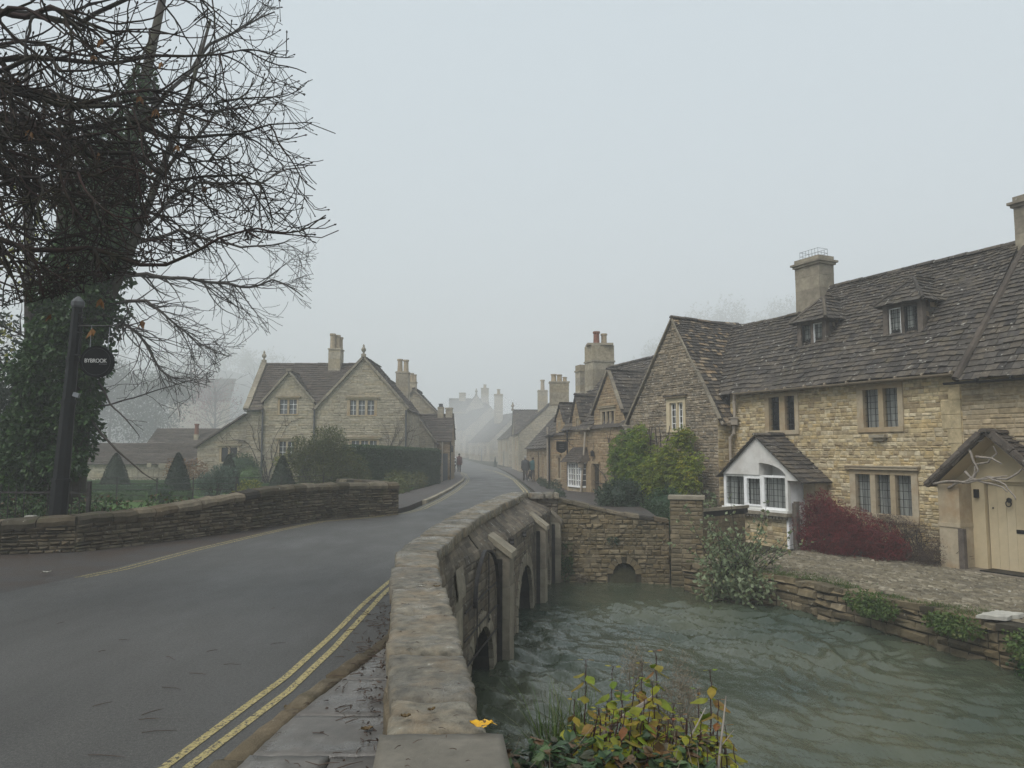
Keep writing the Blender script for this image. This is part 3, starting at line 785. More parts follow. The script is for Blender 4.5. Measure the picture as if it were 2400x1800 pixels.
def pier(yc, wy, proj, zt_wall, zt_front, capw, irons=True):
    mb = MB()
    f0, f1 = yc - wy / 2, yc + wy / 2
    def bp(y, z, w_): return BF.pt(y, z, w_)
    z = -1.95
    zz = [z]
    while z < zt_front - .05:
        z += U(.34, .5); zz.append(min(z, zt_front))
    for a, b in zip(zz, zz[1:]):
        o = U(-.006, .006)
        # each block leans a little and is plumb at the front edge
        pj = lambda y, q: BF.pt(y, -1.5, proj + o)
        A = [bp(f0, a, -.05), bp(f1, a, -.05), V((*pj(f1, a).xy, a)), V((*pj(f0, a).xy, a)),
             bp(f0, b - .006, -.05), bp(f1, b - .006, -.05), V((*pj(f1, b).xy, b - .006)), V((*pj(f0, b).xy, b - .006))]
        mb.hexa(A)
    # wedge under the cap
    fr0, fr1 = BF.pt(f0, -1.5, proj), BF.pt(f1, -1.5, proj)
    mb.faces([bp(f0, zt_front, -.05), bp(f1, zt_front, -.05), V((*fr1.xy, zt_front)), V((*fr0.xy, zt_front)), bp(f0, zt_wall, 0), bp(f1, zt_wall, 0)],
             [(0, 3, 4), (1, 5, 2), (3, 2, 5, 4), (0, 4, 5, 1)])
    o = mb.build('pier', M['dressed_grey'], bridge)
    cp = MB(); e = capw
    g0, g1 = BF.pt(f0 - e, -1.5, proj + .035), BF.pt(f1 + e, -1.5, proj + .035)
    h0, h1 = BF.pt(f0 - e, zt_wall + .08, .03), BF.pt(f1 + e, zt_wall + .08, .03)
    cp.hexa([V((*g0.xy, zt_front - .04)), V((*g1.xy, zt_front - .04)), h1 + V((0, 0, -.06)), h0 + V((0, 0, -.06)), V((*g0.xy, zt_front + .05)), V((*g1.xy, zt_front + .05)), h1 + V((0, 0, .03)), h0 + V((0, 0, .03))])
    cp.build('pier_cap', M['dressed_grey'], o)
    if not irons: return
    st = MB()
    ya = f0 - .012
    a0 = BF.pt(ya, -1.5, .03); a1 = BF.pt(ya, -1.5, .11)
    st.hexa([V((*a0.xy, -1.9)), V((*a1.xy, -1.9)), V((a1.x, a1.y + .03, -1.9)), V((a0.x, a0.y + .03, -1.9)), V((*a0.xy, zt_front - .05)), V((*a1.xy, zt_front - .05)), V((a1.x, a1.y + .03, zt_front - .05)), V((a0.x, a0.y + .03, zt_front - .05))])
    st.build('iron_strip', M['iron'], o)
pier(9.3, .40, .03, .16, -.05, .02, False)
pier(11.82, .38, .22, .30, .10, .04)
pier(16.45, .38, .22, .26, .04, .04)
pier(18.98, .30, .24, .16, -.06, .03)

# strengthening irons: hoop, bars and tie rods
hb = MB(); pts = [BF.pt(10.68 - .74 * cos(pi * k / 22), -.33 + .62 * sin(pi * k / 22), .06) for k in range(23)]
for i in range(22):
    a, b = pts[i], pts[i + 1]; ex = V((.05, 0, 0))
    d = (b - a).normalized(); n_ = ex.normalized().cross(d).normalized() * .012
    hb.hexa([a - n_, a - n_ + ex, b - n_ + ex, b - n_, a + n_, a + n_ + ex, b + n_ + ex, b + n_])
hb.build('iron_hoop', M['iron'], bridge)
for yb, z0, z1 in ((10.22, -1.0, .20), (10.95, -.72, .22)):
    m_ = MB(); p0, p1 = BF.pt(yb, z0, .05), BF.pt(yb, z1, .05)
    m_.obox((p0 + p1) / 2, V((.008, -.0, 0)), V((.0, .03, 0)), (p1 - p0) / 2)
    m_.obox(p0 + V((.012, 0, .04)), V((.01, 0, 0)), V((0, .015, 0)), V((0, 0, .015)))
    m_.build('iron_bar', M['iron'], bridge)
for za in (-.28, -.62, -.95):
    m_ = MB(); m_.tube([BF.pt(9.5, za - .02, .06), BF.pt(10.5, za + .02, .065), BF.pt(11.5, za + .03, .06)], .012, 5)
    m_.build('tie_rod', M['iron'], bridge)
for yb, zb in ((12.9, .16), (14.4, .12)):
    m_ = MB(); p = BF.pt(yb, zb, .05)
    m_.obox(p, V((.03, 0, 0)), V((.0, .14, .02)), V((0, 0, .014))); m_.obox(p, V((.035, 0, 0)), V((0, .014, 0)), V((0, 0, .05)))
    m_.build('wall_tie', M['iron'], bridge)

# return wall on the far bank with its drain
ret = thing('retaining_wall', 'mossy stone wall with small round drain arch beyond the bridge', 'wall', (2.4, 18.9, -1.6))
fr_ = F((1.1, 19.05), (2.68, -.33), (-.12, -1))
rl = 2.70
rb = MB()
topz = [(0, .46), (.8, .28), (1.65, .10), (2.7, -.05)]
dr = (1.62, .27, -1.3)
g = .05; t = 0
polyr = [(0, -1.9), (rl, -1.9)] + [(a, b) for a, b in topz[::-1]]
def in_dr(t, z, e=0): return abs(t - dr[0]) < arch_half(dr[0], dr[1] + e, dr[2], z)
while t < rl - 1e-6:
    z = -1.9
    while z < pl(topz, t + g / 2):
        if not in_dr(t + g / 2, z + g / 2, .01): rb.poly([fr_.pt(t, z), fr_.pt(t + g, z), fr_.pt(t + g, z + g), fr_.pt(t, z + g)], 1.0)
        z += g
    t += g
z = -1.9
class _H: pass
holes = []
zc = -1.9
while zc < dr[2] + dr[1] + .12:
    hw = arch_half(dr[0], dr[1] + .13, dr[2], zc + .04)
    if hw > 0: holes.append((dr[0] - hw, dr[0] + hw, zc, zc + .08))
    zc += .08
stone_face(rb, fr_, polyr, holes, ch=(.06, .135), ln=(.08, .23), proj=(.004, .035), base=False, rough=.85)
for k in range(9):
    a0 = pi * (k + .06) / 9; a1 = pi * (k + .94) / 9
    q = []
    for w_ in (-.05, .03):
        for rr, aa in ((.27, a0), (.42, a0), (.42, a1), (.27, a1)): q.append(fr_.pt(dr[0] + rr * cos(aa), dr[2] + rr * sin(aa), w_))
    rb.hexa(q)
rb.build('wall_face', M['quay'], ret)
db = MB()
prof = [(dr[0] - .27, -1.95)] + [(dr[0] - .27 * cos(pi * k / 8), dr[2] + .27 * sin(pi * k / 8)) for k in range(9)] + [(dr[0] + .27, -1.95)]
for (a, za), (b, zb) in zip(prof, prof[1:]): db.poly([fr_.pt(a, za, 0), fr_.pt(b, zb, 0), fr_.pt(b, zb, -1.2), fr_.pt(a, za, -1.2)])
db.poly([fr_.pt(a, za, -1.2) for a, za in prof]); db.build('drain', M['dark'], ret)
wt_ = MB()
for (a, za), (b, zb) in zip(topz, topz[1:]):
    n = max(1, int((b - a) / .3))
    for k in range(n):
        t0, t1 = lerp(a, b, k / n), lerp(a, b, (k + 1) / n) - .012; q0, q1 = lerp(za, zb, k / n), lerp(za, zb, (k + 1) / n)
        j = U(-.015, .02)
        wt_.hexa([fr_.pt(t0, q0 - .02, .05), fr_.pt(t1, q1 - .02, .05), fr_.pt(t1, q1 - .02, -.42), fr_.pt(t0, q0 - .02, -.42), fr_.pt(t0, q0 + .05 + j, .04), fr_.pt(t1, q1 + .05 + j, .04), fr_.pt(t1, q1 + .05 + j, -.42), fr_.pt(t0, q0 + .05 + j, -.42)])
wt_.poly([fr_.pt(0, -1.9, -.42), fr_.pt(rl, -1.9, -.42), fr_.pt(rl, -.1, -.42), fr_.pt(0, .4, -.42)])
wt_.build('wall_top', M['wall'], ret)

# gate pillar
gp_ = thing('gate_pillar', 'square stone pillar with flat cap at the end of the river wall', 'pillar', (4.1, 18.0, -.9))
f_ = F((3.72, 18.25), (.76, -.2), (-.25, -.97))
mb = MB()
for ff, wd in ((f_, .74), (F(f_.pt(.74, 0, 0), -f_.o, f_.u), .6), (F(f_.pt(0, 0, 0), -f_.o, -f_.u), .6)):
    stone_face(mb, ff, [(0, -1.9), (wd, -1.9), (wd, .52), (0, .52)], ch=(.08, .13), ln=(.14, .3), proj=(.006, .022))
mb.build('shaft', M['quay'], gp_)
mb = MB(); fbox(mb, f_, -.05, .79, .525, .60, -.65, .05); mb.build('cap', M['dressed_grey'], gp_)

gw = thing('garden_wall', 'short garden wall with a black rail under its slab, joining pillar and bay porch', 'wall', (4.9, 18.4, -.9))
f_ = F((4.45, 18.15), (1.35, 1.15), (-.65, -.76)); mb = MB()
stone_face(mb, f_, [(0, -.95), (1.75, -.95), (1.75, .12), (0, .12)], ch=(.07, .12), ln=(.12, .3), proj=(.005, .025)); mb.build('wall_face', M['quay'], gw)
mb = MB(); fbox(mb, f_, -.02, 1.78, .24, .31, -.22, .08); mb.build('top_slab', M['dressed_grey'], gw)
mb = MB(); fbox(mb, f_, 0, 1.75, .12, .24, -.18, .03); mb.build('rail', M['black'], gw)

# ------------------------------------------------------------------ quay wall and path on the right bank
Q = [(3.9, 17.75), (4.85, 16.2), (5.35, 15.85), (5.8, 14.9), (6.3, 13.8), (6.75, 12.5), (7.1, 11.5), (7.6, 10.4), (8.6, 8.3), (10.6, 4.8), (13.6, -1)]
quay = thing('river_wall', 'low rubble river wall holding up the cottage path', 'wall', (6.3, 13.8, -1.6))
mb = MB()
poly_face(mb, Q, -1.95, lambda x, y: -.92 + .03 * ns(x, y, 0, 2), 1, ch=(.09, .19), ln=(.16, .5), proj=(.015, .085), rough=.6, gap=.024)
mb.build('wall_face', M['quay'], quay)
mb = MB()
for (x0, y0), (x1, y1) in zip(Q, Q[1:]):
    d = V((x1 - x0, y1 - y0)); L = d.length; f = F((x0, y0), d, (d.y, -d.x)); t = 0
    while t < L - .02:
        l = min(U(.2, .55), L - t); z = -.9 + U(-.03, .03); o = U(.0, .09)
        if L - t - l < .15: l = L - t
        q = [f.pt(t + .01, z - .06, o), f.pt(t + l - .01, z - .06, o + U(-.03, .03)), f.pt(t + l - .01, z - .06, -.4), f.pt(t + .01, z - .06, -.4)]
        mb.hexa(q + [p + V((U(-.02, .02), U(-.02, .02), .10 + U(-.02, .025))) for p in q]); t += l
mb.build('wall_top', M['quay'], quay)

AR = radians(25.3)
FR = F((10.25, 16.3), (-sin(AR), cos(AR)), (-cos(AR), -sin(AR)))
class Floor:
    """t along the cottage front, 'z' out from the wall, w up"""
    def __init__(s, f, z0): s.f = f; s.z0 = z0; s.P = f.P
    def pt(s, t, q, w=0.0): return s.f.pt(t, s.z0, q) + V((0, 0, w))
def tow(x, y):
    d = V((x, y, 0)) - FR.P
    return d.dot(FR.u), d.dot(FR.o)
pp = [tow(x + .25, y + .1) for x, y in Q[:-1]]
PATH = [(pp[0][0] + .4, .0)] + [(a, b) for a, b in pp] + [(-7, .0)]
mb = MB()
fl = Floor(FR, -.845)
stone_face(mb, fl, PATH, ch=(.035, .08), ln=(.06, .22), gap=.007, proj=(.002, .026), rough=.8)
path = mb.build('path', M['cobble'])
tag(path, 'pitched stone path in front of the right-hand cottages', 'path', kind='structure')

# ------------------------------------------------------------------ left wall
lw = thing('boundary_wall', 'dark dry stone wall with rounded coping along the left of the road', 'wall', (-5.6, 16.2, 0))
LW = [(-15, 11.6, .48), (-11.5, 12.1, .50), (-8.24, 12.55, .53), (-7.2, 12.85, .58), (-6.5, 14.1, .62), (-5.6, 16.2, .78), (-5.2, 17.6, .86), (-4.35, 19.35, .86), (-2.97, 20.3, .82)]
mb = MB(); ct = MB()
for (x0, y0, h0), (x1, y1, h1) in zip(LW, LW[1:]):
    d = V((x1 - x0, y1 - y0)); L = d.length; f = F((x0, y0), d, (d.y, -d.x))
    stone_face(mb, f, [(0, -.12), (L, -.12), (L, h1 - .14), (0, h0 - .14)], ch=(.04, .09), ln=(.09, .32), proj=(.006, .05), rough=.6, gap=.013)
    mb.poly([f.pt(0, -.5, -.4), f.pt(L, -.5, -.4), f.pt(L, h1 - .05, -.4), f.pt(0, h0 - .05, -.4)], 1.0)
    t = 0
    while t < L - .02:
        l = min(U(.3, .62), L - t)
        if L - t - l < .2: l = L - t
        ha, hb_ = lerp(h0, h1, t / L), lerp(h0, h1, (t + l) / L)
        e = U(-.012, .012)
        prof = [(.05, -.15), (.065, -.07), (.02, -.01), (-.18, .02), (-.38, -.02), (-.45, -.15)]
        q = []
        nl = 5
        for k in range(nl + 1):
            s_ = k / nl; tt = t + .008 + (l - .016) * s_
            for w_, z_ in prof:
                p = f.pt(tt, lerp(ha, hb_, s_) + z_ + e, w_)
                q.append(p + V((ns(*p, 5), ns(p.y, p.x, p.z, 5), ns(p.z, p.y, p.x, 4))) * .022)
        m_ = len(prof)
        ct.faces(q, [(k * m_ + i, (k + 1) * m_ + i, (k + 1) * m_ + i + 1, k * m_ + i + 1) for k in range(nl) for i in range(m_ - 1)] + [tuple(range(m_)), tuple(range(nl * m_, nl * m_ + m_))[::-1]])
        t += l
fe = F((-2.97, 20.3), (-.25, .35), (.8, .5))
fe = F((-2.97, 20.3), (-.28, .31), (.74, .67))
stone_face(mb, fe, [(0, -.15), (.42, -.15), (.42, .68), (0, .68)], ch=(.06, .12), ln=(.12, .3), proj=(.01, .04))
mb.build('wall_face', M['wall'], lw)
# the arm that turns back behind it
mb2 = MB()
for (x0, y0), (x1, y1) in (((-3.25, 20.6), (-3.9, 21.9)), ((-3.9, 21.9), (-4.9, 23.0))):
    d = V((x1 - x0, y1 - y0)); L = d.length; f = F((x0, y0), d, (d.y, -d.x))
    stone_face(mb2, f, [(0, -.15), (L, -.15), (L, .72), (0, .70)], ch=(.06, .12), ln=(.12, .3), proj=(.01, .04))
    t = 0
    while t < L - .02:
        l = min(U(.3, .5), L - t); ct.hexa([f.pt(t, .7, .05), f.pt(t + l - .01, .7, .05), f.pt(t + l - .01, .7, -.4), f.pt(t, .7, -.4), f.pt(t, .83, .02), f.pt(t + l - .01, .84, .02), f.pt(t + l - .01, .84, -.36), f.pt(t, .83, -.36)]); t += l
    mb2.poly([f.pt(0, -.5, -.38), f.pt(L, -.5, -.38), f.pt(L, .7, -.38), f.pt(0, .7, -.38)], 1.0)
mb2.build('return_face', M['wall'], lw)
ct.build('coping', M['wall'], lw)

# flagstones and kerb at the near parapet
fb = MB()
def kx(y): return pl([(-2, -2.2), (1, -1.85), (2.5, -1.62), (4.22, -1.47), (4.7, -1.42), (5.65, -1.26), (6.5, -1.10), (7.1, -1.02)], y)
y = -1.5
while y < 6.9:
    l = min(U(.55, .9), 6.95 - y)
    x0 = kx(y) + .12; x1 = kx(y + l) + .12; r0 = pl(CL, y) + .05; r1 = pl(CL, y + l) + .05
    if r0 - x0 > .1:
        if r0 - x0 > .8 and U(0, 1) > .3:
            m0 = lerp(x0, r0, .55); m1 = lerp(x1, r1, .55)
            slab(fb, (x0, y + .005), (m0 - .006, y + .005), (m1 - .006, y + l - .005), (x1, y + l - .005), .085, .1, 8, .005, .006, .004)
            slab(fb, (m0 + .006, y + .005), (r0, y + .005), (r1, y + l - .005), (m1 + .006, y + l - .005), .085, .1, 8, .005, .006, .004)
        else: slab(fb, (x0, y + .005), (r0, y + .005), (max(r1, x1 + .02), y + l - .005), (x1, y + l - .005), .085, .1, 10, .005, .006, .004)
    y += l
tag(fb.build('flagstone_pavement', M['flag'], smooth=True), 'wet dark flagstones between the near parapet and the kerb', 'pavement', kind='structure')
kb = MB(); y = -1.5
while y < 6.9:
    l = min(U(.4, .9), 7.05 - y)
    slab(kb, (kx(y) - .03, y + .01), (kx(y) + .11, y + .01), (kx(y + l) + .11, y + l - .01), (kx(y + l) - .03, y + l - .01), .09 + U(-.01, .012), .12, 8, .012, .03, .012)
    y += l
tag(kb.build('kerb', M['wall'], smooth=True), 'rough stone kerb edging the wet flagstones', 'kerb', kind='structure')
# ------------------------------------------------------------------ building parts
def window(f, par, t0, t1, z0, z1, lights, zl0, zl1, fm, w=0.0, proud=.025, deep=-.13, nx=3, nz=5, curtain=True, lattice='leadline', glass='glass', drip=None, name='window', cas=None, casm=None, glaze=-.075, bar=.006):
    """stone surround with mullions; panes, came grid and curtain are its own parts"""
    t0, t1 = min(t0, t1), max(t0, t1)
    lights = sorted((min(a, b), max(a, b)) for a, b in lights)
    mb = MB()
    fbox(mb, f, t0, t1, zl1, z1, w + deep, w + proud)
    fbox(mb, f, t0, t1, z0, zl0, w + deep, w + proud + .015)
    xs = [t0] + [q for l in lights for q in l] + [t1]
    for i in range(0, len(xs), 2): fbox(mb, f, xs[i], xs[i + 1], zl0, zl1, w + deep, w + proud - (.012 if 0 < i < len(xs) - 2 else 0))
    if drip:
        fbox(mb, f, drip[0], drip[1], drip[2], drip[2] + .07, w, w + .10); fbox(mb, f, drip[0] - .03, drip[1] + .03, drip[2] + .07, drip[2] + .10, w, w + .13)
    o = mb.build(name, fm, par)
    pb_ = MB()
    for a, b in lights: pb_.poly([f.pt(a, zl0, w + glaze), f.pt(b, zl0, w + glaze), f.pt(b, zl1, w + glaze), f.pt(a, zl1, w + glaze)])
    pb_.build('pane', M[glass], o)
    lb = MB()
    for a, b in lights:
        if cas:
            for q in ((a, a + cas, zl0, zl1), (b - cas, b, zl0, zl1), (a + cas, b - cas, zl0, zl0 + cas), (a + cas, b - cas, zl1 - cas, zl1)): fbox(lb, f, q[0], q[1], q[2], q[3], w + glaze - .02, w + glaze + .025)
        for k in range(1, nx):
            x = lerp(a, b, k / nx); fbox(lb, f, x - bar, x + bar, zl0, zl1, w + glaze + .001, w + glaze + .008)
        for k in range(1, nz):
            z = lerp(zl0, zl1, k / nz); fbox(lb, f, a, b, z - bar, z + bar, w + glaze + .002, w + glaze + .009)
    if lb.v: lb.build('lattice' if not casm else 'casement', M[lattice] if not casm else M[casm], o)
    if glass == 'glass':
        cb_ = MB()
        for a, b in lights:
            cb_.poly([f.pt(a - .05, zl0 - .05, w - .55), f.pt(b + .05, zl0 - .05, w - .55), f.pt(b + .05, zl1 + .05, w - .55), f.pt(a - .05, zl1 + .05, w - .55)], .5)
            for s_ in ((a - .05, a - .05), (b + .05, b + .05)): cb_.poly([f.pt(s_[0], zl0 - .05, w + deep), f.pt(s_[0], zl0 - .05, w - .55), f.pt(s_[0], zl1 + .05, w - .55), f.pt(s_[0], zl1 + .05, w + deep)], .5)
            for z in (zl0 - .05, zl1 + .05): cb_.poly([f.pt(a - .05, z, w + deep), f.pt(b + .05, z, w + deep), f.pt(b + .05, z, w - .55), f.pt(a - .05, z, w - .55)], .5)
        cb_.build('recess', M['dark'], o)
        if curtain:
            q = MB()
            for li, (a, b) in enumerate(lights):
                rg = [(a - .02, b + .02)] if curtain is True else curtain[li]
                for (ca, cb2) in ([rg] if not isinstance(rg, list) else rg):
                    n = max(4, int((cb2 - ca) / .018)); pv_ = None
                    ph = U(0, 6)
                    for k in range(n + 1):
                        x = lerp(ca, cb2, k / n); ww = w - .17 + .022 * sin(k * .9 + ph) + .012 * sin(k * 2.3 + ph)
                        c = (f.pt(x, zl0 - .03, ww), f.pt(x, zl1 + .03, ww * 1 + .0))
                        if pv_: q.poly([pv_[0], c[0], c[1], pv_[1]], .5)
                        pv_ = c
            q.build('curtain', M['curtain'], o, smooth=True)
    return o

def far_window(f, par, t0, t1, z0, z1, n=2, fm=None, w=0.0, drip=True, glass='glass_far', fr=.09):
    fm = fm or M['dressed']
    g = (t1 - t0 - fr) / n
    L = [(t0 + fr + k * g, t0 + k * g + g) for k in range(n)]
    return window(f, par, t0, t1, z0, z1, L, z0 + fr, z1 - fr, fm, w, glass=glass, nx=2, nz=3, lattice='white' if glass == 'glass_far' else 'leadline', drip=(t0 - .08, t1 + .08, z1) if drip else None, bar=.012)

def chimney(par, c, wx, wy, z0, z1, rot=0, mat='dressed_grey', cap=True, pots=(), band=None, name='chimney'):
    ux = V((cos(rot), sin(rot), 0)); uy = V((-sin(rot), cos(rot), 0)); mb = MB()
    def blk(z, zz, a, b): mb.obox(V((c[0], c[1], (z + zz) / 2)), ux * a / 2, uy * b / 2, V((0, 0, (zz - z) / 2)))
    z = z0
    while z < z1 - .01:
        h = min(U(.28, .42), z1 - z); o = U(-.006, .006); blk(z, z + h - .004, wx + o, wy + o); z += h
    if band: blk(band, band + .08, wx + .08, wy + .08)
    if cap:
        blk(z1, z1 + .07, wx + .1, wy + .1); blk(z1 + .07, z1 + .13, wx + .2, wy + .2); blk(z1 + .13, z1 + .26, wx + .02, wy + .02)
    o = mb.build(name, M[mat], par)
    zt = z1 + (.26 if cap else 0)
    for (px, py, r, h, m) in pots:
        p = MB(); q = V((c[0], c[1], zt)) + ux * px + uy * py
        p.lathe(q, [(r * 1.0, 0), (r * .9, h * .5), (r * .88, h * .85), (r * 1.1, h * .87), (r * 1.1, h), (r * .75, h), (r * .75, h * .8)], 12)
        p.build('chimney_pot', M[m], o, smooth=False)
    return o

def pipe(par, pts, r, mat='pipe', name='downpipe', hop=None):
    mb = MB(); mb.tube(pts, r, 8)
    for i, p in enumerate(pts[1:-1]): mb.lathe(V(p) - V((0, 0, .04)), [(r * 1.25, 0), (r * 1.25, .08)], 8)
    if hop: mb.obox(hop, V((.1, 0, 0)), V((0, .1, 0)), V((0, 0, .1))); mb.obox(V(hop) + V((0, 0, .11)), V((.13, 0, 0)), V((0, .13, 0)), V((0, 0, .02)))
    return mb.build(name, M[mat], par, smooth=False)

def gutter(par, a, b, mat='gutter', r=.055):
    a = V(a); b = V(b); d = (b - a); n = max(2, int(d.length / .7)); mb = MB(); x = d.normalized().cross(V((0, 0, 1))).normalized()
    for i in range(n):
        p, q = a + d * (i / n), a + d * ((i + 1) / n)
        dz = V((0, 0, .015 * ns(p.x, p.y, 0, 1)))
        pts = []
        for e in (p, q):
            for k in range(7):
                t = pi + pi * k / 6; pts.append(e + dz + x * cos(t) * r + V((0, 0, sin(t) * r)))
        mb.faces(pts, [(k, k + 1, 8 + k, 7 + k) for k in range(6)], .5)
        mb.lathe(p + dz - d.normalized() * .02, [(r * 1.06, 0), (r * 1.06, .04)], 8, up=d)
    return mb.build('gutter', M[mat], par)

def finial(par, p, h, mat='dressed_grey', name='finial'):
    mb = MB(); s = h
    mb.obox(V(p) + V((0, 0, s * .12)), V((s * .16, 0, 0)), V((0, s * .16, 0)), V((0, 0, s * .12)))
    mb.lathe(V(p) + V((0, 0, s * .24)), [(s * .09, 0), (s * .07, s * .12), (s * .17, s * .24), (s * .19, s * .36), (s * .11, s * .5), (s * .06, s * .56), (s * .09, s * .63), (s * .02, s * .76)], 10)
    return mb.build(name, M[mat], par)

def verge(mb, f, a, b, w0, w1, th=.10):
    """stone coping or board along a gable slope, a-b given as (t,z)"""
    (t0, z0), (t1, z1) = a, b; L = math.hypot(t1 - t0, z1 - z0); nt, nz = -(z1 - z0) / L * th, (t1 - t0) / L * th
    if nz < 0: nt, nz = -nt, -nz
    n = max(1, int(L / .45))
    for k in range(n):
        s0, s1 = k / n, (k + .97) / n
        p0 = (lerp(t0, t1, s0), lerp(z0, z1, s0)); p1 = (lerp(t0, t1, s1), lerp(z0, z1, s1)); j = U(.9, 1.12)
        mb.hexa([f.pt(p0[0], p0[1], w0), f.pt(p1[0], p1[1], w0), f.pt(p1[0], p1[1], w1), f.pt(p0[0], p0[1], w1),
                 f.pt(p0[0] + nt * j, p0[1] + nz * j, w0), f.pt(p1[0] + nt * j, p1[1] + nz * j, w0), f.pt(p1[0] + nt * j, p1[1] + nz * j, w1), f.pt(p0[0] + nt * j, p0[1] + nz * j, w1)])

def gable_roof_over(mb, f, t0, t1, tc, ze0, ze1, zr, w0, back0, back1, oh=.12, **kw):
    """roof of a gable that faces out of plane f: two slopes running back from w0"""
    for (te, ze, s_, bk) in ((t0, ze0, -1, back0), (t1, ze1, 1, back1)):
        te2 = te + s_ * oh
        run = abs(tc - te); ang = atan2(zr - ze, run)
        ze2 = ze - oh * tan(ang)
        sf = F(f.pt(te2, 0, w0), -f.o, f.u * s_)
        sl = Slope(sf, 0, ze2, ang)
        rm = (run + oh) / cos(ang)
        q = [(0, 0)] + [(a, rm * k) for a, k in bk] + [(0, rm)]
        tiles(mb, sl, q, **kw)

TEX = dict(ex=(.25, .13), tw=(.18, .36), th=.022)
# ================================================================== main cottage
ct1 = thing('cottage', 'honey stone cottage with two roof dormers and a white gabled bay porch', 'cottage', FR.pt(4, -.9, 0))
A_ = radians(51)
WA = (5.44, 6.72, 2.12, 3.30); WB = (2.18, 3.49, 2.12, 3.32); WC = (1.88, 3.80, -.06, 1.17)
wall = MB()
stone_face(wall, FR, [(.72, -.95), (8.2, -.95), (8.2, 3.5), (.72, 3.5)], [WA, WB, WC, (4.75, 7.9, -.95, .85)], ch=(.055, .115), ln=(.09, .27), proj=(.003, .020), gap=.009, rough=.5)
# quoin strip by the neighbour
z = -.9
while z < 3.3:
    h = U(.22, .34); l = U(.22, .5); fbox(wall, FR, .74, .74 + l, z, z + h - .01, .0, .032, .3); z += h
wall.build('wall', M['honey'], ct1)
rf = MB(); sl = Slope(FR, .22, 3.40, A_)
RT = [(.64, 0), (8.4, 0), (10.9, 3.16), (7.35, 3.16), (6.95, 3.2), (6.62, 4.14), (.64, 4.14)]
tiles(rf, sl, RT, ex=(.18, .10), tw=(.11, .25), th=.024, sag=.07)
ridge_tiles(rf, sl.pt(.64, 4.16), sl.pt(6.55, 4.16), .12); ridge_tiles(rf, sl.pt(7.0, 3.18), sl.pt(10.4, 3.16), .12)
# back slope keeps the roof closed
rf.poly([sl.pt(.64, 4.14, -.02), sl.pt(6.62, 4.14, -.02), FR.pt(6.62, 3.4, -5.0), FR.pt(.64, 3.4, -5.0)], .5)
rf.poly([sl.pt(6.62, 3.16, -.02), sl.pt(10.9, 3.16, -.02), FR.pt(10.9, 3.4, -4.2), FR.pt(6.62, 3.4, -4.2)], .5)
rf.poly([sl.pt(6.62, 3.1, -.02), sl.pt(6.62, 4.14, -.02), FR.pt(6.62, 3.4, -5.0), FR.pt(6.62, 3.4, -3)], .5)
rfo = rf.build('roof', M['slate'], ct1)
gutter(ct1, FR.pt(.75, 3.36, .27), FR.pt(7.75, 3.40, .27))
D_ = M['dressed']
window(FR, ct1, *WA, [(5.58, 5.95), (6.16, 6.56)], 2.24, 3.20, D_, nx=3, nz=6, curtain=False)
window(FR, ct1, *WB, [(2.32, 2.73), (2.87, 3.31)], 2.24, 3.18, D_, nx=3, nz=6)
window(FR, ct1, *WC, [(2.05, 2.49), (2.63, 3.05), (3.20, 3.63)], .13, 1.08, D_, nx=3, nz=5, drip=(1.82, 3.88, 1.20))
mb = MB(); fbox(mb, FR, 2.62, 3.06, 1.98, 2.06, .0, .16); fbox(mb, FR, 2.7, 2.98, 1.9, 1.98, .0, .10); mb.build('stone_bracket', M['dressed_grey'], ct1)

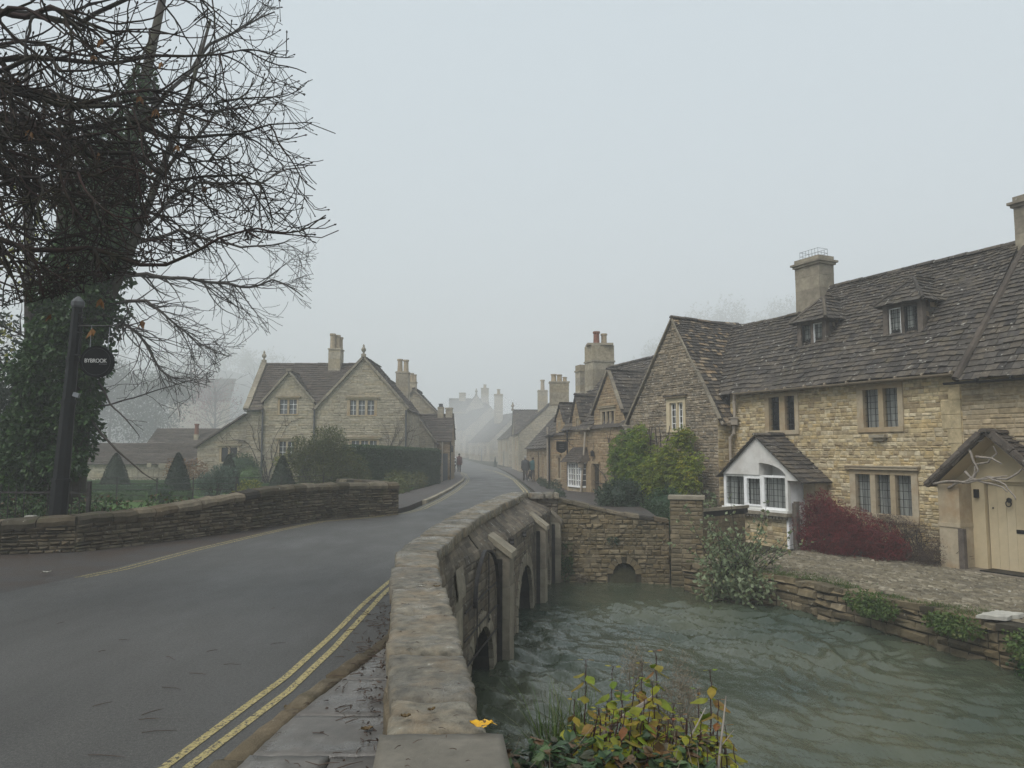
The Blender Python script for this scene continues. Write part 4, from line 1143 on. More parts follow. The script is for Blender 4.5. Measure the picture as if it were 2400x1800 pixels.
def dormer(t0, t1, zs, ze, zt, wf, lights, zl0, zl1, open_k):
    """oak window box with tiled cheeks under a hipped slate roof"""
    wb = MB()
    fbox(wb, FR, t0, t0 + .14, zs, ze, wf - .14, wf); fbox(wb, FR, t1 - .14, t1, zs, ze, wf - .14, wf)
    fbox(wb, FR, t0 + .14, t1 - .14, ze - .09, ze, wf - .14, wf); fbox(wb, FR, t0 - .03, t1 + .03, zs - .06, zs + .03, wf - .14, wf + .05)
    m = (lights[0][1] + lights[1][0]) / 2; fbox(wb, FR, m - .045, m + .045, zs + .03, ze - .09, wf - .12, wf - .02)
    o = wb.build('dormer', M['wood_grey'], ct1)
    for t, s_ in ((t0 + .02, -1), (t1 - .02, 1)):
        ck = MB(); sf = F(FR.pt(t, 0, wf - .13), -FR.o, FR.u * s_)
        bk = (ze - 3.4) / tan(A_); r_in = wf - .13 - (.22 - bk)
        r0 = wf - .13 - (.22 - (zs - 3.4) / tan(A_))
        tiles(ck, Slope(sf, 0, zs - .05, radians(89)), [(0, 0), (max(r0, .02), 0), (r_in + .1, ze - zs + .05), (0, ze - zs + .05)], ex=(.14, .12), tw=(.10, .18), th=.016)
        ck.build('cheek', M['slate_tan'], o)
    rr = MB(); e = .14; a_ = radians(47); hw = (t1 - t0) / 2 + e; tc = (t0 + t1) / 2
    rise = hw * tan(a_); rl_ = hw / cos(a_)
    fs = Slope(FR, wf + .16, ze - .03, a_)
    kk = (zt - ze + .03) / rise
    tiles(rr, fs, [(tc - hw, 0), (tc + hw, 0), (tc, rl_ * kk)], ex=(.17, .13), tw=(.14, .28), th=.02)
    a2 = atan2(zt - ze + .03, hw)
    for te, s_ in ((tc - hw, -1), (tc + hw, 1)):
        sf = F(FR.pt(te, 0, wf + .16), -FR.o, FR.u * s_); s2 = Slope(sf, 0, ze - .03, a2); top = hw / cos(a2)
        x_top = hw * kk * tan(a_) / tan(a_)
        ins = (zt - ze + .03) / tan(a_)
        bk0 = wf + .16 - (.22 - (ze - 3.43) / tan(A_)); bk1 = wf + .16 - (.22 - (zt - 3.4) / tan(A_))
        tiles(rr, s2, [(0, 0), (bk0 + .05, 0), (bk1 + .05, top), (ins, top)], ex=(.17, .13), tw=(.14, .28), th=.02)
    for te in (tc - hw, tc + hw): rr.tube([FR.pt(te, ze - .0, wf + .16), FR.pt(tc, zt + .03, wf + .16 - (zt - ze + .03) / tan(a_))], .05, 6)
    ridge_tiles(rr, FR.pt(tc, zt + .03, wf + .16 - (zt - ze) / tan(a_)), FR.pt(tc, zt + .03, .22 - (zt - 3.4) / tan(A_) - .05), .08, .3)
    rr.build('dormer_roof', M['slate'], o)
    gp = MB(); ld = MB(); cu = MB(); rc = MB()
    for k, (a, b) in enumerate(lights):
        q = .022
        m_ = ld
        for z_ in ((a, a + q, zl0, zl1), (b - q, b, zl0, zl1), (a + q, b - q, zl0, zl0 + q), (a + q, b - q, zl1 - q, zl1)): fbox(ld, FR, *z_, wf - .09, wf - .035, mi=1 if k == open_k else 0)
        gp.poly([FR.pt(a, zl0, wf - .07), FR.pt(b, zl0, wf - .07), FR.pt(b, zl1, wf - .07), FR.pt(a, zl1, wf - .07)])
        for i in range(1, 3): x = lerp(a, b, i / 3); fbox(ld, FR, x - .005, x + .005, zl0, zl1, wf - .068, wf - .06)
        for i in range(1, 6): z_ = lerp(zl0, zl1, i / 6); fbox(ld, FR, a, b, z_ - .005, z_ + .005, wf - .067, wf - .059)
        lo, hi = (a, b) if (k == 1) == (open_k == 1) else (a, lerp(a, b, .55))
        lo, hi = (a, b) if k == 1 else (lerp(a, b, .45), b)
        n = 22
        for i in range(n):
            x0, x1 = lerp(lo, hi, i / n), lerp(lo, hi, (i + 1) / n)
            cu.poly([FR.pt(x0, zl0, wf - .15 + .018 * sin(i)), FR.pt(x1, zl0, wf - .15 + .018 * sin(i + 1)), FR.pt(x1, zl1, wf - .15 + .018 * sin(i + 1)), FR.pt(x0, zl1, wf - .15 + .018 * sin(i))], .5)
    rc.poly([FR.pt(t0, zs, wf - .5), FR.pt(t1, zs, wf - .5), FR.pt(t1, ze, wf - .5), FR.pt(t0, ze, wf - .5)], .5)
    gp.build('pane', M['glass'], o); ld.build('casement', [M['leadline'], M['white']], o); cu.build('curtain', M['curtain'], o, smooth=True); rc.build('recess', M['dark'], o)
dormer(5.05, 6.10, 4.40, 5.36, 6.06, -.72, [(5.19, 5.53), (5.63, 5.95)], 4.46, 5.26, 0)
dormer(2.10, 3.22, 4.46, 5.36, 6.02, -.72, [(2.26, 2.62), (2.72, 3.06)], 4.52, 5.26, 1)
chimney(ct1, FR.pt(6.78, 0, -2.2), .95, .62, 5.6, 7.32, pi / 2 + AR, 'dressed_grey')
mb = MB(); c = FR.pt(6.78, 7.58, -2.2)
for k in range(7):
    t = lerp(-.36, .36, k / 6)
    for w_ in (-.2, .2): mb.tube([c + FR.u * t + FR.o * w_, c + FR.u * t + FR.o * w_ + V((0, 0, .26))], .006, 4)
for h in (.12, .25):
    for w_ in (-.2, .2): mb.tube([c - FR.u * .36 + FR.o * w_ + V((0, 0, h)), c + FR.u * .36 + FR.o * w_ + V((0, 0, h))], .006, 4)
    for t in (-.36, .36): mb.tube([c + FR.u * t + FR.o * .2 + V((0, 0, h)), c + FR.u * t - FR.o * .2 + V((0, 0, h))], .006, 4)
mb.build('bird_guard', M['galv'], ct1)

# bay porch: white gable with a quarter arch, bay window below, door in the near side
PW = 1.0; zg = .95
gb = MB()
apex = (6.02, 2.06); la, ra = (7.50, .98), (4.45, .90)
arc = [(5.97 - 1.02 * sin(pi / 2 * k / 12), .88 + .45 * cos(pi / 2 * k / 12)) for k in range(13)]
front = [la, (5.97, .94)] + arc + [ra, (4.45, 1.0), apex]
front = [(7.46, 1.0), (5.98, 1.0)] + [(a, b) for a, b in arc] + [(4.5, .88), apex]
for w_ in (PW, PW - .1): gb.faces([FR.pt(a, z, w_) for a, z in front], [tuple(t) for t in tessellate_polygon([[V((a, z, 0)) for a, z in front]])], .5)
for (a, za), (b, zb) in zip(front, front[1:] + front[:1]): gb.poly([FR.pt(a, za, PW), FR.pt(b, zb, PW), FR.pt(b, zb, PW - .1), FR.pt(a, za, PW - .1)], .5)
gb.poly([FR.pt(4.95, .97, PW - .5), FR.pt(6.0, .97, PW - .5), FR.pt(6.0, 1.45, PW - .5), FR.pt(5.45, 1.45, PW - .5), FR.pt(4.95, 1.12, PW - .5)], .5)
gb.poly([FR.pt(5.98, 1.0, PW - .1), FR.pt(5.98, 1.34, PW - .1), FR.pt(5.98, 1.34, .05), FR.pt(5.98, 1.0, .05)], .5)
for (a, za), (b, zb) in zip(arc, arc[1:]): gb.poly([FR.pt(a, za, PW - .1), FR.pt(b, zb, PW - .1), FR.pt(b, zb, .02), FR.pt(a, za, .02)], .5)
porch = gb.build('bay_porch', M['render'], ct1, label='white gabled bay porch with leaded windows')
pr = MB()
gable_roof_over(pr, FR, 4.5, 7.48, 6.02, .93, 1.0, 2.08, PW + .1, [(1.1, 0), (1.1, 1)], [(1.1, 0), (1.1, 1)], oh=.13, ex=(.2, .14), tw=(.16, .3), th=.022)
ridge_tiles(pr, FR.pt(6.02, 2.14, PW + .1), FR.pt(6.02, 2.14, 0), .09)
pr.build('porch_roof', M['slate'], porch)
pw = MB()
for t in (7.42, 6.58, 5.88, 5.02): fbox(pw, FR, t - .045, t + .045, .08, 1.0, PW - .14, PW - .04)
for a, b in ((5.065, 5.835), (5.925, 6.535), (6.625, 7.375)):
    for z0_, z1_ in ((.94, 1.0), (.08, .14)): fbox(pw, FR, a, b, z0_, z1_, PW - .14, PW - .045)
fbox(pw, FR, 4.95, 7.5, .02, .08, PW - .16, PW + .02)
q = .045   # opening light of the middle window
for z_ in ((5.925, 5.925 + q, .14, .94), (6.535 - q, 6.535, .14, .94), (5.97, 6.49, .14, .14 + q), (5.97, 6.49, .94 - q, .94)): fbox(pw, FR, *z_, PW - .11, PW - .02)
fbox(pw, FR, 7.40, 7.46, .08, 1.0, .0, PW - .14)
pw.build('window_frame', M['white'], porch)
gl = MB(); lt = MB(); cu = MB(); rc = MB()
for a, b in ((5.065, 5.835), (5.925, 6.535), (6.625, 7.375)):
    gl.poly([FR.pt(a, .14, PW - .09), FR.pt(b, .14, PW - .09), FR.pt(b, .94, PW - .09), FR.pt(a, .94, PW - .09)])
    for i in range(1, 5): x = lerp(a, b, i / 5); fbox(lt, FR, x - .006, x + .006, .14, .94, PW - .088, PW - .08)
    for i in range(1, 5): z_ = lerp(.14, .94, i / 5); fbox(lt, FR, a, b, z_ - .006, z_ + .006, PW - .087, PW - .079)
    for lo, hi in ((a, lerp(a, b, .42)), (lerp(a, b, .55), b)) if b > 6.6 else ((a, b),):
        n = 26
        for i in range(n):
            x0, x1 = lerp(lo, hi, i / n), lerp(lo, hi, (i + 1) / n)
            cu.poly([FR.pt(x0, .1, PW - .2 + .02 * sin(i * .8)), FR.pt(x1, .1, PW - .2 + .02 * sin(i * .8 + .8)), FR.pt(x1, .96, PW - .2 + .02 * sin(i * .8 + .8)), FR.pt(x0, .96, PW - .2 + .02 * sin(i * .8))], .5)
rc.poly([FR.pt(5.0, .05, .3), FR.pt(7.4, .05, .3), FR.pt(7.4, 1.0, .3), FR.pt(5.0, 1.0, .3)], .5)
gl.build('pane', M['glass'], porch); lt.build('lattice', M['leadline'], porch); cu.build('curtain', M['curtain'], porch, smooth=True); rc.build('recess', M['dark'], porch)
bs = MB()
stone_face(bs, FR.__class__(FR.pt(0, 0, PW - .1), FR.u, FR.o), [(5.0, -.95), (7.5, -.95), (7.5, -.07), (5.0, -.07)], ch=(.09, .15), ln=(.15, .35), proj=(.004, .02))
bs.build('porch_base', M['honey'], porch)
ld = MB(); fbox(ld, FR, 4.9, 7.62, -.07, .02, PW - .14, PW + .1)
for k in range(20): x = 5.0 + k * .125; fbox(ld, FR, x, x + .07, -.15, -.07, PW - .1, PW + .05)
ld.build('ledge', M['dressed_grey'], porch)
sd_ = F(FR.pt(4.98, 0, PW - .05), -FR.o, -FR.u)
dr_ = MB(); fbox(dr_, sd_, .05, .62, -.9, .95, -.06, -.02); fbox(dr_, sd_, .0, .06, -.9, .95, -.08, .0); fbox(dr_, sd_, .62, .68, -.9, .95, -.08, .0)
dro = dr_.build('porch_door', M['white'], porch)
jb = MB()
jf = F(FR.pt(4.58, 0, .55), FR.u, FR.o)
fbox(jb, FR, 4.56, 4.92, -.95, .9, .0, .42); fbox(jb, FR, 4.54, 4.94, .38, .90, -.02, .44)
jb.build('porch_pier', M['dressed'], porch)
gp2 = MB(); fbox(gp2, FR, 4.60, 4.70, -.9, .35, .95, 1.05); fbox(gp2, FR, 4.72, 4.80, -.88, .30, .96, 1.0); gp2.build('door_post', M['wood_grey'], porch)
# downpipe in the corner
pipe(ct1, [FR.pt(7.78, 3.36, .2), FR.pt(7.86, 3.15, .14), FR.pt(7.86, 2.62, .14)], .045, name='downpipe')
pipe(ct1, [FR.pt(7.92, 2.5, .14), FR.pt(7.92, 2.2, .14), FR.pt(8.02, 2.05, .2), FR.pt(8.02, .95, .2)], .045, hop=FR.pt(7.9, 2.55, .16))

# ================================================================== right neighbour
ct2 = thing('cottage', 'stone cottage with cream plank door under a slated porch, at the right edge', 'cottage', FR.pt(-.4, -.9, 0))
wall = MB()
stone_face(wall, FR, [(-6.5, -.95), (.72, -.95), (.72, 3.3), (-6.5, 3.3)], [(-1.45, .95, -.95, .95)], ch=(.06, .12), ln=(.16, .5), proj=(.004, .03), gap=.009)
wall.build('wall', M['honey2'], ct2)
rf = MB(); s2 = Slope(FR, .34, 3.20, A_)
tiles(rf, s2, [(-6.5, 0), (.60, 0), (.50, 4.3), (-6.5, 4.3)], ex=(.20, .11), tw=(.12, .27), th=.024, sag=.06)
rf.poly([s2.pt(.5, 4.3), s2.pt(-6.5, 4.3), FR.pt(-6.5, 3.2, -5.2), FR.pt(.5, 3.2, -5.2)], .5)
ridge_tiles(rf, s2.pt(-6.5, 4.32), s2.pt(.5, 4.32), .12)
rf.build('roof', M['slate'], ct2)
mb = MB()
for k in range(14):
    p, q = s2.pt(.60 - .1 * k / 14, 4.3 * k / 14, .02), s2.pt(.60 - .1 * (k + 1) / 14, 4.3 * (k + 1) / 14, .02)
    mb.tube([p, (p + q) / 2 + V((U(-.015, .015), 0, U(-.01, .015))), q], .085, 8)
mb.build('roof_fillet', M['slate_brown'], ct2)
gutter(ct2, FR.pt(-6.5, 3.10, .40), FR.pt(.85, 3.15, .38), 'black')
chimney(ct2, FR.pt(.22, 0, -2.55), .95, .7, 5.5, 7.42, pi / 2 + AR, 'dressed_grey')
# open porch
sd2 = MB(); fbox(sd2, FR, -1.40, -.98, -.93, .95, .0, .58); fbox(sd2, FR, .50, .98, .12, .95, .0, .58)
fbox(sd2, FR, .49, 1.0, .03, .12, .0, .60); fbox(sd2, FR, .50, .98, -.93, .03, .0, .58); fbox(sd2, FR, -.98, .50, .93, .95, .0, .05)
pj = sd2.build('porch', M['dressed'], ct2, label='open porch with slated roof and twisted branches in its gable')
cr = MB(); fbox(cr, FR, .22, .50, -.93, 1.02, .0, .16); fbox(cr, FR, -.98, -.95, -.93, 1.02, .0, .16); fbox(cr, FR, -.95, .22, 1.02, 1.12, .0, .16)
cr.faces([FR.pt(a, z, .1) for a, z in ((1.0, .96), (-1.4, .96), (-.2, 2.0))], [(0, 1, 2)], .5)
cr.faces([FR.pt(.98, .95, .02), FR.pt(.98, .95, .6), FR.pt(-.15, 1.95, .6), FR.pt(-.15, 1.95, .02)], [(0, 1, 2, 3)], .5)
cr.faces([FR.pt(-1.4, .95, .02), FR.pt(-1.4, .95, .6), FR.pt(-.25, 1.95, .6), FR.pt(-.25, 1.95, .02)], [(0, 1, 2, 3)], .5)
cr.build('lining', M['cream'], pj)
pr = MB()
gable_roof_over(pr, FR, -1.42, 1.05, -.2, .98, .98, 2.02, .74, [(.8, 0), (.8, 1)], [(.8, 0), (.8, 1)], oh=.12, ex=(.18, .13), tw=(.15, .28), th=.026)
ridge_tiles(pr, FR.pt(-.2, 2.08, .76), FR.pt(-.2, 2.08, 0), .09, .3)
pr.build('porch_roof', M['slate_brown'], pj)
vb2 = MB(); verge(vb2, FR, (1.14, .86), (-.14, 1.96), .62, .72, -.13); verge(vb2, FR, (-1.5, .86), (-.26, 1.96), .62, .72, -.13); vb2.build('bargeboard', M['wood_grey'], pj)
tw = MB()
for pts in ([(1.0, .93), (.6, 1.02), (.2, 1.0), (-.2, 1.12), (-.55, .98), (-.7, .78), (-.74, .70)], [(.55, 1.34), (.3, 1.62), (.05, 1.82), (-.15, 1.9)], [(.35, .98), (.1, 1.12), (.05, 1.38), (-.2, 1.42), (-.4, 1.62), (-.35, 1.75)],
            [(.18, 1.72), (.05, 1.40), (-.02, 1.25), (.12, 1.08)], [(.7, .86), (.45, 1.0), (.1, 1.05), (-.6, 1.16)], [(.05, 1.55), (-.3, 1.5), (-.5, 1.4)], [(-.2, 1.12), (-.6, 1.08), (-.9, 1.3), (-1.1, 1.1)], [(.3, 1.22), (.15, 1.1), (-.1, 1.02), (-.5, .92), (-.6, .84)]):
    pp_ = [FR.pt(a, z, .66 + U(-.03, .03)) for a, z in pts]
    sm = []
    for i in range(len(pp_) - 1):
        for k in range(3): sm.append(pp_[i].lerp(pp_[i + 1], k / 3) + V((U(-.012, .012), U(-.012, .012), U(-.012, .012))))
    sm.append(pp_[-1]); n = len(sm)
    tw.tube(sm, [lerp(.030, .011, i / n) for i in range(n)], 6)
tw.build('branch_tracery', M['drift'], pj, smooth=True)
dm = MB()
for k in range(6): a = -.92 + k * .187; fbox(dm, FR, a, a + .183, -.80, 1.0, .02, .07 + .0)
door = dm.build('door', M['cream'], ct2, label='cream plank door')
k_ = MB(); c = FR.pt(-.26, .64, .09); k_.lathe(c, [(.05, 0), (.055, .02), (.03, .04)], 14, up=FR.o)
k_.tube([c + V((0, 0, -.02)) + (FR.u * .055 * cos(a) + V((0, 0, .06 * sin(a) - .05))) + FR.o * .04 for a in [2 * pi * i / 16 for i in range(17)]], .012, 6); k_.build('knocker', M['black'], door)
k_ = MB(); fbox(k_, FR, -.66, -.36, -.03, .05, .07, .082); k_.build('letterbox', M['black'], door)
k_ = MB(); k_.lathe(FR.pt(.10, .46, .07), [(.016, 0), (.016, .02), (.006, .025)], 10, up=FR.o); k_.build('keyhole', M['iron'], door)
k_ = MB(); fbox(k_, FR, .33, .42, .66, .84, .16, .22); k_.build('doorbell', M['black'], pj)
bsr = MB(); fbox(bsr, FR, .36, .48, -.84, .02, .60, .70); bsr.build('boot_post', M['wood_grey'], pj)
stp = MB(); fbox(stp, FR, -1.2, .5, -.90, -.815, .0, .75); stp.build('doorstep', M['dressed_grey'], ct2)
mt = MB(); fbox(mt, FR, -.9, .1, -.814, -.79, .2, .62); tag(mt.build('doormat', M['black']), 'dark doormat on the step in front of the cream door', 'doormat')

# ================================================================== gable-fronted cottage
ct3 = thing('cottage', 'cottage with a tall grey rubble gable over the yellowing climber', 'cottage', FR.pt(10.3, -.9, .55))
FG = F(FR.pt(0, 0, .55), FR.u, FR.o)
GW = (9.68, 10.68, 2.27, 3.40)
wall = MB()
stone_face(wall, FG, [(8.15, -.95), (12.9, -.95), (12.9, 2.75), (12.8, 2.85), (10.26, 6.0), (8.3, 3.0), (8.15, 2.75)], [GW], ch=(.06, .12), ln=(.1, .3), proj=(.006, .03), gap=.012, rough=.5)
wall.build('gable_wall', M['grey_gable'], ct3)
wall = MB(); stone_face(wall, F(FG.pt(8.15, 0, 0), -FR.o, -FR.u), [(0, -.95), (.56, -.95), (.56, 2.8), (0, 2.8)], ch=(.08, .14), ln=(.14, .34), proj=(.005, .02)); wall.build('side_wall', M['honey'], ct3)
rf = MB(); ag = atan2(6.06 - 2.86, 2.1)
gable_roof_over(rf, FG, 8.12, 12.92, 10.26, 2.74, 2.80, 6.08, .07, [(.78, 0), (.62, .22), (2.9, 1)], [(4.0, 0), (4.0, 1)], oh=.2, ex=(.17, .10), tw=(.11, .24), th=.026, sag=.06)
ridge_tiles(rf, FG.pt(10.26, 6.12, .08), FG.pt(10.26, 6.02, -2.6), .11)
rf.build('roof', M['slate_tan'], ct3)
vl = MB(); vl.tube([FR.pt(8.62, 3.42, .22), FR.pt(9.4, 4.6, -.72), FR.pt(10.2, 5.86, -1.72)], .04, 6); vl.build('valley_lead', M['lead'], ct3)
vg = MB(); verge(vg, FG, (8.02, 2.62), (10.26, 6.02), -.02, .1, .05); verge(vg, FG, (13.1, 2.58), (10.26, 6.02), -.02, .1, .05); vg.build('verge', M['dressed_grey'], ct3)
window(FG, ct3, *GW, [(9.80, 10.10), (10.17, 10.50)], 2.34, 3.24, M['cream'], nx=2, nz=4, cas=.04, casm='white', curtain=False, bar=.012, proud=.03)
ll = MB(); fbox(ll, FG, 9.6, 10.74, 3.40, 3.46, .0, .12)
for k in range(6): fbox(ll, FG, 9.58 + k * .19, 9.76 + k * .19, 3.46, 3.49, .0, .15)
ll.build('window_ledge', M['slate_tan'], ct3)
gutter(ct3, FG.pt(7.93, 2.5, .02), FG.pt(7.93, 2.52, -.52), 'pipe')
gutter(ct3, FG.pt(12.98, 2.55, .12), FG.pt(13.2, 2.55, -.3), 'pipe'); pipe(ct3, [FG.pt(13.0, 2.45, .08), FG.pt(13.0, .0, .08)], .05, hop=FG.pt(13.0, 2.45, .08))
dk = MB(); fbox(dk, FG, 11.35, 11.95, -.9, .9, .005, .05); fbox(dk, FG, 11.3, 12.0, .9, 1.0, .0, .08); dk.build('door', M['dark_door'], ct3)
# ================================================================== cottage row beyond the gable (right side of the street)
b18 = radians(18)
FS = F((4.3, 30.9), (-sin(b18), cos(b18)), (-cos(b18), -sin(b18)))
sh = thing('cottage', 'cottage with a white bow window under a small slate canopy and a dark doorway', 'cottage', FS.pt(2.8, -.5, 0))
wall = MB(); SW = (.28, 1.72, 2.52, 3.42)
stone_face(wall, FS, [(-.6, -.9), (5.9, -.9), (5.9, 2.66), (4.9, 2.66), (4.86, 3.2), (4.35, 4.15), (3.9, 3.3), (3.88, 2.7), (2.45, 2.72), (2.4, 3.36), (.86, 4.95), (-.25, 3.4), (-.6, 2.8)],
           [SW, (3.98, 4.5, 2.44, 3.22), (1.88, 2.44, -.55, 1.1), (3.0, 4.9, -.1, 1.15)], ch=(.08, .15), ln=(.15, .42), proj=(.006, .028))
lf = F(FS.pt(5.9, 0, 0), -FS.o, FS.u)
stone_face(wall, lf, [(0, -.9), (4.4, -.9), (4.4, 2.66), (2.2, 5.55), (0, 2.66)], ch=(.12, .2), ln=(.2, .5), proj=(.005, .02))
wall.build('wall', M['shop'], sh)
rf = MB(); ss = Slope(FS, .15, 2.62, radians(53.5)); rr_ = 3.75
tiles(rf, ss, [(-3.2, 0), (5.95, 0), (5.95, rr_), (-3.2, rr_)], ex=(.22, .13), tw=(.18, .36), th=.026, sag=.06, holes=[(-.25, 2.4, 0, 1.0), (3.92, 4.85, 0, .75)])
rf.poly([ss.pt(-3.2, rr_), ss.pt(5.95, rr_), FS.pt(5.95, 2.6, -4.5), FS.pt(-3.2, 2.6, -4.5)], .5)
ridge_tiles(rf, ss.pt(-3.2, rr_ + .02), ss.pt(5.95, rr_ + .02), .12)
rf.build('roof', M['slate'], sh)
rf = MB(); gable_roof_over(rf, FS, -.28, 2.42, .86, 3.40, 3.34, 5.0, .1, [(.8, 0), (2.0, 1)], [(.8, 0), (2.0, 1)], oh=.14, ex=(.24, .15), tw=(.18, .36), th=.024); ridge_tiles(rf, FS.pt(.86, 5.06, .12), FS.pt(.86, 5.0, -1.7), .1)
rf.build('gable_roof', M['slate'], sh)
rf = MB(); gable_roof_over(rf, FS, 3.9, 4.88, 4.36, 3.28, 3.22, 4.2, .1, [(.75, 0), (1.4, 1)], [(.75, 0), (1.4, 1)], oh=.12, ex=(.2, .15), tw=(.16, .3), th=.024); ridge_tiles(rf, FS.pt(4.36, 4.26, .12), FS.pt(4.36, 4.2, -1.2), .09)
rf.build('gable_roof', M['slate'], sh)
window(FS, sh, *SW, [(.42, .78), (.86, 1.18), (1.26, 1.6)], 2.62, 3.3, D_, nx=2, nz=4, glass='glass_dark', drip=(.2, 1.8, 3.44))
window(FS, sh, 3.98, 4.5, 2.44, 3.22, [(4.05, 4.21), (4.27, 4.43)], 2.52, 3.14, D_, nx=1, nz=3, glass='glass_dark')
vg = MB(); verge(vg, FS, (2.52, 3.24), (.86, 4.98), -.02, .12, .07); verge(vg, FS, (-.36, 3.28), (.86, 4.98), -.02, .12, .07); vg.build('verge', M['dressed_grey'], sh)
# bow window
bw = MB(); BWo = .34; bz0, bz1 = .12, 1.14
plan = [(3.0, 0), (3.12, BWo), (4.55, BWo), (4.9, 0)]
pn = MB()
for (a, wa), (b, wb) in zip(plan, plan[1:]):
    p, q = FS.pt(a, 0, wa), FS.pt(b, 0, wb); d = q - p; L = d.length
    o_ = V((d.y, -d.x, 0)).normalized()
    if o_.dot(FS.o) < 0: o_ = -o_
    f = F(p, d, o_)
    n = max(1, round(L / .30))
    for z_ in ((bz0 - .06, bz0 + .02), (bz1 - .05, bz1 + .06)): fbox(bw, f, 0, L, z_[0], z_[1], -.06, .05)
    for k in range(n + 1): x = L * k / n; r_ = .035 if k in (0, n, n // 2) else .016; fbox(bw, f, x - r_, x + r_, bz0, bz1, -.04, .03)
    for k in range(1, 4): z_ = lerp(bz0, bz1, k / 4); fbox(bw, f, 0, L, z_ - .014, z_ + .014, -.035, .022)
    pn.poly([f.pt(0, bz0, -.03), f.pt(L, bz0, -.03), f.pt(L, bz1, -.03), f.pt(0, bz1, -.03)])
bo = bw.build('bow_window', M['white'], sh); pn.build('pane', M['glass_far'], bo)
cn = MB(); cs_ = Slope(FS, .52, 1.16, radians(52)); tiles(cn, cs_, [(2.85, 0), (5.1, 0), (4.8, .85), (3.2, .85)], ex=(.13, .11), tw=(.12, .24), th=.02)
for t, s_ in ((2.85, -1), (5.1, 1)): cn.poly([FS.pt(t, 1.16, .5), FS.pt(t - s_ * .33, 1.82, 0), FS.pt(t, 1.16, 0)], .5)
cn.build('canopy', M['slate_brown'], bo)
pb2 = MB(); fbox(pb2, FS, 3.05, 4.85, -.75, .06, .0, BWo - .04)
for k in range(5): fbox(pb2, FS, 3.1 + k * .35, 3.42 + k * .35, -.7, .02, BWo - .04, BWo - .015)
pb2.build('bow_base', M['dressed'], bo)
dd = MB(); fbox(dd, FS, 1.9, 2.44, -.62, 1.08, -.32, -.26); dd.build('door', M['dark_door'], sh)
ds = MB(); fbox(ds, FS, 2.44, 3.0, -.75, 1.12, -.02, .16); fbox(ds, FS, 1.78, 3.0, 1.12, 1.22, -.02, .12); fbox(ds, FS, 1.8, 1.88, -.7, 1.12, -.3, .04); ds.build('door_surround', M['shop'], sh)
lm = MB(); lm.obox(FS.pt(2.4, 1.52, .12), (.07, 0, 0), (0, .07, 0), (0, 0, .09)); lm.lathe(FS.pt(2.4, 1.61, .12), [(.10, 0), (.02, .08)], 4); lm.build('wall_lamp', M['black'], sh)
gutter(sh, FS.pt(2.5, 2.62, .22), FS.pt(3.85, 2.60, .22), 'pipe'); gutter(sh, FS.pt(4.92, 2.58, .22), FS.pt(5.95, 2.56, .22), 'black')
pipe(sh, [FS.pt(3.05, 2.55, .14), FS.pt(3.05, -.72, .44)], .045, hop=FS.pt(3.05, 1.05, .4)); pipe(sh, [FS.pt(5.2, 2.55, .14), FS.pt(5.2, -.6, .12)], .035, 'black')
chimney(sh, (4.22, 36.9), 1.12, .95, 4.4, 6.72, b18, 'manor', cap=False, band=5.9, pots=((-.14, 0, .16, .7, 'redpot'), (.28, .05, .15, .62, 'tanpot')))
mb = MB(); mb.obox((4.22, 36.9, 6.76), V((.62, 0, 0)), V((0, .52, 0)), V((0, 0, .05))); mb.build('chimney_cap', M['dressed_grey'], sh)
chimney(sh, (3.66, 39.3), .62, .62, 4.4, 6.05, b18, 'manor', cap=False, band=5.7)
# hanging sign
hs = thing('hanging_sign', 'dark shield-shaped sign hanging from a bracket between two windows', 'hanging sign', FS.pt(4.7, 1.6, .6))
mb = MB(); a = FS.pt(4.72, 1.84, .62); sx, sz = FS.o, V((0, 0, 1)); th_ = FS.u * .03
shp = [(-.24, .26), (.24, .26), (.24, -.12), (.16, -.22), (0, -.28), (-.16, -.22), (-.24, -.12)]
fr0 = [a + sx * x + sz * z - th_ for x, z in shp]; bk0 = [p + th_ * 2 for p in fr0]; n = len(shp)
mb.faces(fr0 + bk0, [tuple(range(n)), tuple(range(n, 2 * n))[::-1]] + [(i, (i + 1) % n, n + (i + 1) % n, n + i) for i in range(n)]); mb.build('board', M['signface'], hs)
mb = MB()
for z, w_ in ((.10, .13), (.02, .10), (-.06, .12)): mb.obox(a + sz * z - th_ * 1.15, sx * w_, FS.u * .003, sz * .012)
mb.build('lettering', M['lettering_dim'], hs)
mb = MB(); mb.tube([FS.pt(4.72, 2.18, 0), FS.pt(4.72, 2.18, .95)], .018, 6)
for w_ in (.42, .82): mb.tube([FS.pt(4.72, 2.18, w_), FS.pt(4.72, 2.09, w_)], .01, 5)
mb.tube([FS.pt(4.72, 1.85, 0), FS.pt(4.72, 1.98, .2), FS.pt(4.72, 2.18, .3)], .012, 5); mb.build('bracket', M['black'], hs)

FS2 = F((2.62, 38.2), FS.u, FS.o)
s2h = thing('cottage', 'narrow cottage with one small gablet, beside the bow-windowed cottage', 'cottage', FS2.pt(1, -.4, 0))
wall = MB()
stone_face(wall, FS2, [(-1.2, -.9), (2.2, -.9), (2.2, 2.5), (1.2, 2.5), (1.12, 3.3), (.52, 4.0), (.1, 3.3), (-.1, 2.6), (-1.2, 2.6)], [(.44, .86, 2.45, 3.2), (.5, 1.0, .2, 1.4)], ch=(.09, .16), ln=(.16, .42), proj=(.006, .025))
lf = F(FS2.pt(2.2, 0, 0), -FS2.o, FS2.u); nf = F(FS2.pt(-1.2, 0, 0), -FS2.o, -FS2.u)
for q in (lf, nf): stone_face(wall, q, [(0, -.9), (4, -.9), (4, 2.5), (2, 4.75), (0, 2.5)], ch=(.14, .2), ln=(.25, .5), proj=(.005, .02))
